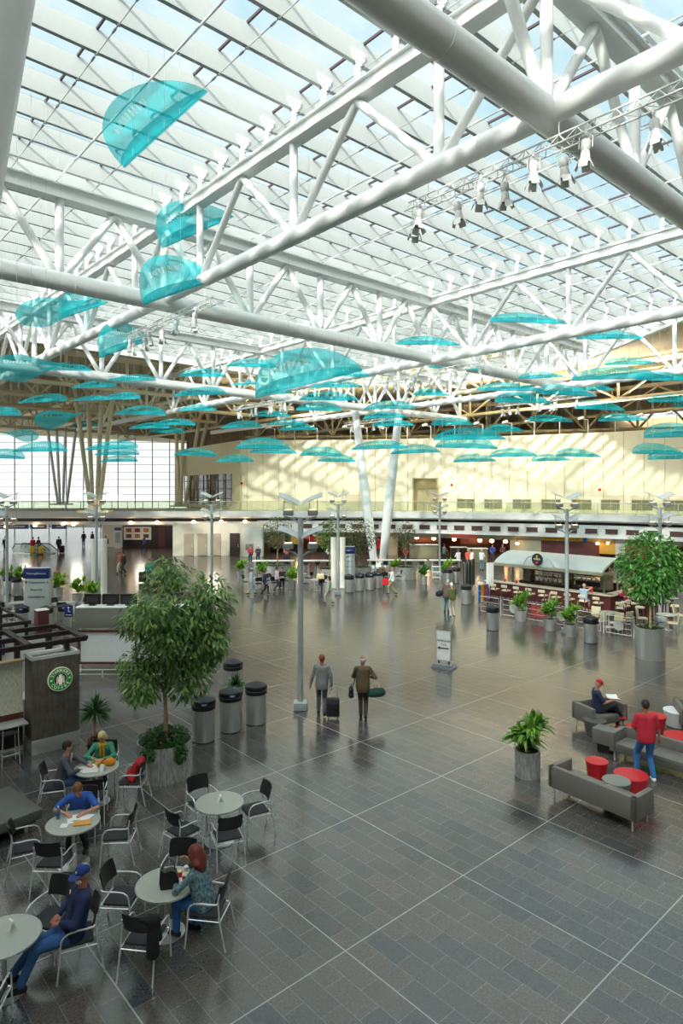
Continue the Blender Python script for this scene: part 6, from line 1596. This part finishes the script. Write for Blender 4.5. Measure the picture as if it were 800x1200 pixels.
seg_wall('wall_maroon', 634, 702, 0, 1.9, BROWN); seg_wall('wall_amber', 702, 722, .9, 1.9, mat('amber_wall', '#c99b3c', .6)); seg_wall('wall_post', 722, 733, 0, 2.4, LG); seg_wall('wall_orange', 733, 775, 0, 2.35, mat('orange_brown_wall', '#8a3f26', .5, var=.2))
for i, x in enumerate((221, 237, 253)):
    t = bpy.data.objects.new('door_%d' % (i + 2), None); COL.objects.link(t); struct(t); g = at(x, 600, 65.0); t.location = (g.x, 65.0, 0)
    MB().box((0, 0, 1.15), (.95, .08, 2.2)).build('leaf', mat('door_tan', '#9f9580', .5), t, smooth=0); MB().box((.35, -.06, 1.05), (.05, .05, .3)).build('handle', STEEL, t, smooth=0)
t = bpy.data.objects.new('door_5', None); COL.objects.link(t); struct(t); t.location = (at(275, 600, 65).x, 65.0, 0); MB().box((0, 0, 1.15), (1.0, .1, 2.3)).build('leaf', DARKB, t, smooth=0); MB().box((.35, -.08, 1.05), (.05, .05, .3)).build('handle', STEEL, t, smooth=0)
o = MB().rbox((0, 0, 0), (.75, .06, .62), .01).build('wall_panel', mat('taupe_plate', '#8c8578', .5)); o.location = at(292, 641, 64.4); tag(o, 'square taupe plate on the pale wall left of the dark red shop', 'panel')
# poster board
x0 = (143 - 400) / F * 75; t = thing('poster_board', 'white poster board with six warm coloured pictures under the mezzanine at left', 'poster board', (x0, 75.2, 0))
MB().box((3.2, .02, 1.25), (6.4, .12, 2.5)).build('frame', BRONZE, t, smooth=0); MB().box((1.75, -.06, 1.62), (3.2, .06, 1.5)).build('white_sheet', PAPER, t, smooth=0)
pc_ = ['#a8672c', '#7c2f22', '#c08a3a', '#8f4a26', '#b3763a', '#5f3a24']
for k_ in range(6):
    f_ = MB().box((.75 + (k_ % 3) * 1.0, -.1, 1.98 - (k_ // 3) * .68), (.62, .03, .44)).build('picture', mat('pic%d' % k_, pc_[k_], .5, var=.6, scale=5), t, smooth=0)
MB().box((4.6, -.06, 1.2), (.8, .1, 2.3)).build('brown_door', BROWN, t, smooth=0)
o = thing('info_pillar', 'slim blue topped information pillar left of the poster board', 'sign', (at(138, 600, 74).x, 74, 0)); MB().box((0, 0, 1.2), (.7, .2, 2.4)).build('panel', GREYSIGN, o, smooth=0); MB().box((0, -.02, 2.2), (.72, .22, .35)).build('header', NAVY, o, smooth=0); MB().box((0, -.11, 1.2), (.5, .02, 1.2)).build('map', mat('grey_map', '#7f8890', .5), o, smooth=0)
# shop signs
v, an = px_on(SH, 541); t = thing('shop_sign', 'red script cafe sign on the olive header above the dark cafe', 'sign', (v.x, v.y - .2, 2.15), an)
text_mesh('script_lettering', 'Patachou', .62, mat('neon_red', '#e0202a', .4, emit='#e0202a', estr=.5), t, face_M((0, -.05, 0), 0), .02, shear=.4, sx=1.15); MB().rbox((-.35, -.03, .26), (.6, .04, .1), .01).build('small_plate', DARKB, t)
v, an = px_on(SH, 657); t = thing('shop_sign', 'blue and yellow shop sign above the curved bar canopy', 'sign', (v.x, v.y - .3, 2.3), an)
MB().box((0, 0, .22), (3.6, .16, .42)).build('blue_band', NAVY, t, smooth=0); MB().box((0, -.01, -.16), (3.6, .16, .34)).build('yellow_band', YEL, t, smooth=0); MB().box((1.95, 0, .0), (.35, .18, .8)).build('blue_end', BLUES, t, smooth=0)
text_mesh('lettering', 'Community Mall', .4, PAPER, t, face_M((.1, -.09, .22), 0), .006); m = MB(); [m.box((-1.5 + k_ * .22, -.1, -.16), (.15, .01, .1)) for k_ in range(14)]; m.build('small_print', REDV, t, smooth=0)
v, an = px_on(SH, 372); t = thing('shop_sign', 'white and yellow shop sign with red shape, behind the lamp reflectors', 'sign', (v.x - .6, v.y - .3, 2.15), an)
MB().box((0, 0, .2), (3.6, .15, .2)).build('yellow_band', YEL, t, smooth=0); m = MB(); [m.lathe([(0, -.03), (.36, -.03), (.36, .03), (0, .03)], 20, (x, -.1, 0)) for x in ()]; 
for x in (-.45, .4):
    e = MB().lathe([(0, -.05), (.34, -.05), (.34, .05), (0, .05)], 20).build('white_disc', PAPER, t); e.matrix_local = Matrix.Translation((x, -.1, .05)) @ Matrix.Rotation(PI / 2, 4, 'X')
    e = MB().lathe([(0, -.03), (.13, -.03), (.13, .03), (0, .03)], 12).build('dark_dot', BLK, t); e.matrix_local = Matrix.Translation((x + .08, -.17, .02)) @ Matrix.Rotation(PI / 2, 4, 'X')
m = MB(); m.ell((-.35, -.15, -.45), (.42, .05, .14), 14, 6); m.build('red_shape', REDV, t)
GP = 'dark blue hanging signs under the mezzanine'
for i, (x0, x1, lb) in enumerate(((-6, 8, 'dark blue hanging sign cut off by the left edge'), (10, 33, 'longest dark blue hanging sign under the mezzanine, second from left'), (36, 55, 'dark blue hanging sign third from left'), (61, 78, 'dark blue hanging sign nearest the shiny pillars'))):
    a_ = at(x0, 617, 67); b_ = at(x1, 617, 67); t = thing('hanging_sign', lb, 'sign', ((a_.x + b_.x) / 2, 67, 2.87), 0, GP); w_ = b_.x - a_.x
    MB().box((0, 0, 0), (w_, .2, .5)).build('panel', NAVY, t, smooth=0); m = MB(); [m.tube([(s * w_ * .4, 0, .25), (s * w_ * .4, 0, .35)], .03, 5) for s in (-1, 1)]; m.build('hanger', BLK, t); MB().box((w_ * .1, -.11, 0), (w_ * .5, .01, .1)).build('white_print', GREYSIGN, t, smooth=0)
# lamps
def glow(x, y, Y, r, lb, grp, mt=LAMPW, ztop=None):
    p = at(x, y, Y); t = thing('pendant_lamp', lb, 'lamp', (p.x, p.y, p.z), 0, grp); MB().ell((0, 0, 0), (r, r, r * .8), 12, 8).build('globe', mt, t); zt_ = (ztop or 2.35) - p.z; MB().tube([(0, 0, r * .7), (0, 0, max(zt_, r + .02))], .015, 5).build('stem', BLK, t)
for x in (488, 508, 532, 562, 576, 592): glow(x, 630 + (x - 488) * .045, 66.5 if x < 560 else 63.5, .22, 'warm globe lamp in the row inside the dark cafe', 'warm lamps in the cafe')
for x in (606, 700, 712): glow(x, 637, 61 if x < 650 else 58, .16, 'small warm lamp above the shop fronts at right', 'warm lamps in the right shops')
for x, y in ((153, 612.5), (184, 612), (227, 611.5), (259, 611), (287, 611), (7, 617), (41, 615.5), (74, 614), (86, 614.5)): glow(x, y, 66.2, .2, 'round downlight under the mezzanine edge at left', 'downlights under the mezzanine', LAMPO, 3.4)
for x in (500, 560, 620, 690, 750, 350, 400, 440):
    v, an = px_on(off(MZ, 5), x); l = bpy.data.lights.new('cafe_light', 'POINT'); l.energy = 90; l.color = (1, .62, .35); l.shadow_soft_size = .25; lo = bpy.data.objects.new('cafe_light', l); COL.objects.link(lo); lo.location = (v.x, v.y, 2.0)
for x in (30, 90, 165, 250):
    l = bpy.data.lights.new('downlight', 'POINT'); l.energy = 140; l.color = (1, .88, .7); l.shadow_soft_size = .6; lo = bpy.data.objects.new('downlight', l); COL.objects.link(lo); lo.location = (at(x, 600, 70).x if x < 200 else at(x, 600, 62.5).x, 70 if x < 200 else 62.5, 2.9)
# cafe counters and shop fittings
def counter(x0, x1, Y, h, lb, mt=OCHRE, top=None, d=.8):
    a_ = (x0 - 400) / F * Y; b_ = (x1 - 400) / F * Y; t = thing('service_counter', lb, 'counter', ((a_ + b_) / 2, Y, 0)); MB().rbox((0, 0, h / 2), (b_ - a_, d, h), .03).build('body', mt, t); MB().rbox((0, 0, h + .03), (b_ - a_ + .15, d + .15, .06), .02).build('counter_top', top or LIT, t); return t
counter(480, 512, 63.4, 1.25, 'olive curved service counter inside the dark cafe, left one'); counter(549, 570, 59.8, 1.2, 'olive service counter inside the dark cafe, right one'); counter(528, 546, 63.5, 1.0, 'dark counter between the two olive counters', DARKB)
for i, (x, Y, z, w_, c, lb) in enumerate(((325, 70, 1.2, 1.2, '#b04a2c', 'orange lit display at the back of the left red shop'), (345, 70, 1.3, 1.0, '#d8a83c', 'yellow lit display at the back of the left red shop'), (372, 70, 1.2, 1.6, '#a8322c', 'red display panel in the middle shop'), (450, 69, .9, 1.6, '#a8231f', 'bright red panel in the shop behind the V column'), (497, 70, 1.5, 3.2, '#6a3a22', 'brown shelving at the back of the dark cafe'), (556, 68, 1.5, 3.0, '#5d3020', 'second brown shelving at the back of the dark cafe'))):
    t = thing('display_panel', lb, 'display', (at(x, 600, Y).x, Y, 0)); MB().box((0, 0, z), (w_, .3, 1.0)).build('panel', mat('disp%d' % i, c, .5, var=.5, scale=4, emit=c, estr=.25), t, smooth=0); MB().box((0, 0, z / 2 - .25), (w_, .4, max(.1, z - .5))).build('cabinet', DARKB, t, smooth=0)
# long high tables in front of the shops with black stools, and small tables
def hst():
    t = thing('high_stool', 'x', 'stool'); MB().rbox((0, 0, .76), (.38, .36, .06), .02).build('seat', BLK, t); MB().rbox((0, -.17, .93), (.36, .04, .2), .02).build('backrest', BLK, t)
    for sx in (-1, 1):
        for sy in (-1, 1): MB().tube([(sx * .2, sy * .2, 0), (sx * .15, sy * .14, .74)], .016, 5).build('leg', CHROME, t)
    return t
HS = hst()
for i, (x0, x1, y, lb) in enumerate(((296, 345, 657, 'long high table with black stools at left, before the dark red shop'), (352, 392, 657, 'long high table behind the central lamp pole'), (430, 500, 656.5, 'long high table behind the V column foot'), (503, 540, 656.5, 'long high table before the dark cafe'))):
    Y = F * (EYE - 1.05) / (y - HY); a_ = (x0 - 400) / F * Y; b_ = (x1 - 400) / F * Y; t = thing('long_table', lb, 'table', ((a_ + b_) / 2, Y, 0), 0, 'long high tables')
    MB().rbox((0, 0, 1.05), (b_ - a_, .7, .07), .02).build('tabletop', LIT, t); m = MB(); [m.box((x, 0, .51), (.08, .5, 1.02)) for x in (-(b_ - a_) / 2 + .2, 0, (b_ - a_) / 2 - .2)]; m.build('trestle', ALU, t, smooth=0)
    n = int((b_ - a_) / .85)
    for k_ in range(n):
        for s in (-1, 1): place(POOL, HS, ((a_ + (k_ + .5) * (b_ - a_) / n), Y + s * .55, 0), 0 if s < 0 else PI, 'black high stool at the ' + lb.replace(' with black stools', ''), 'black high stools at the long tables')
FAR = 'small cafe tables before the shops'
for i, (x, y, lb) in enumerate(((326, 689, 'far round table left of the lime plant by the lamp pole'), (371, 692, 'far round table right of the central lamp pole'), (352, 684, 'far round table hidden behind the central lamp pole'), (455, 683, 'far round table left of the person in white shirt'), (300, 690, 'far round table left of the child group'), (10, 735, 'table behind the second pergola'), (22, 722, 'table left of the directory sign foot'), (78, 722, 'table behind the bins right of the directory sign'))):
    g = gnd(x, y); dup(TB, (g.x, g.y, 0), 0, lb, FAR)
    for k_, th in enumerate((20, 140, 255)):
        q = pt_(g, th + i * 37, .72); dup(CH, q, R(th + i * 37 + 180) - PI / 2, 'dark cafe chair at the ' + lb.replace('far round ', '')[:200], 'chairs around the far cafe tables')
# ================= people farther off =================
def fp(x, y, lb, top, legs, rz=0, **k):
    g = gnd(x, y); return person(lb, (g.x, g.y, 0), rz, top, legs, res=k.pop('res', .03), **k)
WALK = {-1: (-.08, .26, .12), 1: (.08, -.24, .14)}
SITF = dict(pelvis=.54, lean=.15, feet={-1: (-.1, .4, .09), 1: (.1, .35, .09)}, hands={-1: (-.1, .42, .78), 1: (.1, .42, .78)})
HSIT = dict(pelvis=.86, lean=.15, feet={-1: (-.1, .3, .32), 1: (.1, .3, .3)}, hands={-1: (-.1, .4, 1.12), 1: (.1, .38, 1.12)})
fp(460, 697, 'blurred person in white shirt and khaki trousers walking left with a red bag', '#e9ebec', '#9c9473', 1.5, feet=WALK, hair='#8c7a66', hands={-1: (-.22, .25, .9), 1: (.22, -.2, .85)}, fat=1.1)
g = gnd(452, 695); t = thing('shopping_bag', 'red bag carried by the person in white shirt', 'bag', g + Vector((-.05, -.1, .55))); MB().prism([(-.2, 0), (.2, 0), (.24, .38), (-.24, .38)], -.08, .08, Matrix.Rotation(PI / 2, 4, 'X')).build('bag_body', REDV, t, smooth=0); MB().tube([(-.1, 0, .38), (0, 0, .52), (.1, 0, .38)], .012, 5).build('handle', REDV, t)
fp(523, 717, 'person in dark brown jacket and blue jeans with a black shoulder bag, leaning forward', '#5b4c44', '#2d7080', -.5, hair='#c9c2b8', lean=.35, head=(-.3, 0), jacket=True, fat=1.1)
t = thing('shoulder_bag', 'black shoulder bag on the back of the leaning person', 'bag', gnd(518, 716) + Vector((-.12, -.1, .85))); sdf_obj('bag_body', [('s', (-.1, 0, .1), (.1, 0, .16), .16, .14)], .03, .03, cloth('#1c1d1e'), t); MB().tube([(-.1, 0, .2), (0, 0, .5), (.14, .05, .5)], .015, 5).build('strap', BLK, t)
fp(530, 722, 'person in olive green vest and cream trousers beside the leaning person', '#5d6134', '#d9d0bb', .3, hair='#e6e3dc', lean=.15, head=(-.3, 0), shoes='#e4e1da', hands={-1: (-.1, .35, 1.15), 1: (.12, .35, 1.15)})
fp(386, 708, 'blurred small person in pale green top with black hair right of the lamp pole', '#b9c7ae', '#c7c2b2', 1.4, hair='#191512', hairstyle='long', feet=WALK, H=.93)
fp(310, 697, 'small person in navy with dark bag walking right of the big tree', '#2d3350', '#2a2426', -1.2, hair='#7a4a34', feet=WALK, H=.9)
fp(324, 693, 'person in pale pink jacket walking right behind the one in navy', '#e2c4cf', '#4a4448', -1.0, hair='#5a3c30', feet=WALK, H=.92)
fp(294, 697, 'person in pale blue with cap walking at the edge of the big tree', '#bdd2dc', '#a8c4cf', -1.3, hair='#8a6a50', cap='#8fc0d6', feet=WALK, H=.98)
p, K = fp(140, 672, 'person in orange patterned top with red hat walking at left', '#b56a4a', '#c9c0a6', 2.6, hair='#3a2a22', cap='#c4262c', feet=WALK)
fp(145, 673, 'person in dark clothes walking right beside the one in red hat', '#2b2428', '#1f1c20', 2.6, hair='#2b1e18', feet=WALK)
g = gnd(175, 683); fp(175, 683, 'person in teal jacket with a dark bag, left of the big tree top', '#2f8f8a', '#5f6b4e', .3, hair='#b5564a', jacket=True)
t = thing('suitcase', 'dark suitcase beside the person in teal jacket', 'suitcase', gnd(167, 683)); MB().rbox((0, 0, .42), (.5, .3, .72), .04).build('shell', DARKB, t); MB().tube([(-.12, 0, .78), (-.12, 0, .98), (.12, 0, .98), (.12, 0, .78)], .012, 5).build('pull_handle', CHROME, t)
fp(69, 648, 'person dressed in black standing with a bag at far left', '#17171c', '#16161b', .2, hair='#1a1515', jacket=True, fat=1.15)
t = thing('suitcase', 'black trolley bag beside the person dressed in black', 'suitcase', gnd(72.5, 648)); MB().rbox((0, 0, .4), (.5, .35, .75), .04).build('shell', BLK, t); MB().tube([(-.1, 0, .78), (-.1, 0, 1.0), (.1, 0, 1.0), (.1, 0, .78)], .015, 5).build('pull_handle', CHROME, t)
fp(38.5, 649, 'person in red top behind a yellow cart at far left', '#c8202c', '#2a2830', .4, hair='#33241c'); fp(45, 649, 'person in dark top between two yellow cart bags', '#4a3836', '#2a2830', -.3, hair='#6a3c2c')
for x, lb in ((38, 'left yellow wheeled bag of the pair at far left'), (48, 'right yellow wheeled bag of the pair at far left')):
    t = thing('wheeled_bag', lb, 'bag', gnd(x, 650), 0, 'yellow wheeled bags'); MB().rbox((0, 0, .5), (.42, .3, .72), .05).build('bag_body', YEL, t); MB().box((0, 0, .08), (.4, .3, .1)).build('base', BLK, t, smooth=0)
fp(124, 647, 'person in navy jacket standing right of the shiny pillars', '#232a44', '#c6ccd0', .5, hair='#3a2c24', fat=1.1)
fp(169, 646, 'person in bright blue shirt walking past the poster board', '#2c62b8', '#22232c', 1.5, hair='#3a2a22', feet=WALK)
fp(67, 697, 'person in olive shirt behind the lime plant right of the directory sign', '#5a5138', '#3a3a3e', 2.8, hair='#b06a52', fat=1.15)
fp(98, 640, 'distant person in dark jacket just left of the shiny pillars', '#2c2222', '#1f1d20', .5, hair='#2a1e18'); fp(108, 640, 'person in maroon jacket near the shiny pillars', '#5a2428', '#26222a', -.4, hair='#2a1e18'); fp(6, 648, 'dark dressed person by the left edge under the signs', '#2f2a2c', '#26242a', .3, hair='#2a2020')
g = gnd(410, 668); person('person in black sitting on a high stool left of the pillars', (g.x, g.y - 1.2, 0), .6, '#22252b', '#b9c4cc', hair='#8a4a34', **HSIT)
for x, y, lb, c1, c2, h_ in ((375, 692, 'seated person in cream top at the table right of the lamp pole', '#d8cfa6', '#26242b', '#5a3426'), (330, 689, 'seated dark dressed person at the table left of the lamp pole', '#2e2a30', '#22242a', '#3a2a24'), (448, 683, 'seated person in brown at the table near the V column', '#7a5a48', '#2e2a2c', '#3a241c')):
    g = gnd(x, y); person(lb, (g.x, g.y + .55, 0), PI, c1, c2, hair=h_, **SITF)
for x, lb, c, h_ in ((300, 'white haired person in dark jacket at the left long table', '#3a3d42', '#e0ddd6'), (291, 'person in red at the left long table', '#b03038', '#4a3026'), (334, 'person in pink top sitting at the left long table', '#d07a76', '#7a4a34'), (385, 'person in white leaning at the second long table', '#e6e4de', '#d9d2c6'), (477, 'person in red and white at the long table behind the V column', '#c8412c', '#d8b25a')):
    g = gnd(x, 663); person(lb, (g.x, g.y + 1.5, 0), PI, c, '#2a2a30', hair=h_, **HSIT)
for x, lb, c1, h_ in ((537, 'person in white shirt at the cafe entrance, left one', '#e8e4de', '#6a4a34'), (548, 'person with orange stripe vest at the cafe entrance', '#d0583c', '#caa77a'), (552, 'dark haired person in white shirt at the cafe entrance', '#efece6', '#1c1a24'), (564, 'person in pale blue shirt at the right cafe counter', '#dfe3e4', '#d8c8b0'), (577, 'person in blue inside the dark cafe', '#2f4fa0', '#4a2c22'), (520, 'person in grey green standing by the tall plant', '#6a7a70', '#3a2a24'), (589, 'person in brown inside the cafe at right', '#5a3a34', '#6a3c2a')):
    g = gnd(x, 668 if x in (537, 548, 552, 564) else 660); person(lb, (g.x, g.y, 0), rnd.uniform(-1, 1) + (PI if x in (577, 589) else 0), c1, '#5b7d92' if x == 564 else '#3a3a42', hair=h_, res=.03, hands={-1: (-.12, .35, 1.1), 1: (.12, .35, 1.1)})
# two guests at the bar
b1 = bl_(-.62, .9); person('bald person in pale blue shirt and shorts on a stool at the bar corner', b1, BR - PI / 2, '#a9c3d6', '#7fa3bc', skin=SKIN, hair='#d9cfc4', hairstyle='rim', pants='short', sleeve='short', fat=1.15, res=.02, pelvis=.86, lean=.12, head=(-.15, .2), feet={-1: (-.1, .3, .32), 1: (.12, .25, .3)}, hands={-1: (-.1, .38, 1.12), 1: (.1, .25, 1.45)}, shoes='#d8d4cc')
b2 = bl_(.9, -.72); person('person in red shirt on a cream stool at the bar', b2, BR, '#b01f3a', '#2c2226', hair='#b58a56', res=.02, pelvis=.86, lean=.15, feet={-1: (-.1, .3, .32), 1: (.1, .3, .3)}, hands={-1: (-.1, .4, 1.12), 1: (.1, .38, 1.12)}, skin=SKIN)
for i, (x, y) in enumerate(((.3, 6.4), (.3, 5.6), (3.4, 0.0), (.3, .9))):
    o = MB().lathe([(0, 0), (.05, 0), (.07, .12), (.03, .2), (0, .24)], 10).build('red_lamp', REDV); o.location = bl_(x, y, 1.1); tag(o, 'small red table lamp standing on the bar counter top', 'lamp', 'red lamps on the bar counter')
# escalator tops at far left
for i, (x, lb) in enumerate(((19, 'left escalator head with glass sides at far left'), (33, 'right escalator head with glass sides at far left'))):
    g = gnd(x, 648); t = thing('escalator', lb, 'escalator', (g.x, g.y, 0), R(-20), 'escalators at far left')
    for s in (-.5, .5):
        MB().prism([(0, 0), (3.5, 0), (3.5, .3), (2.4, 1.0), (.4, 1.0), (0, .5)], s - .02, s + .02, Matrix.Rotation(PI / 2, 4, 'X') @ Matrix.Rotation(PI / 2, 4, 'Y') @ Matrix.Rotation(0, 4, 'Z') if False else Matrix.Rotation(PI / 2, 4, 'X')).build('glass_side', SHOPGL, t, smooth=0)
        MB().tube([(0, -s, .5), (.4, -s, 1.02), (2.4, -s, 1.02), (3.5, -s, .35)], .05, 6).build('handrail', BLK, t)
    MB().box((1.6, 0, .05), (3.2, 1.0, .1)).build('landing_plate', STEEL, t, smooth=0)
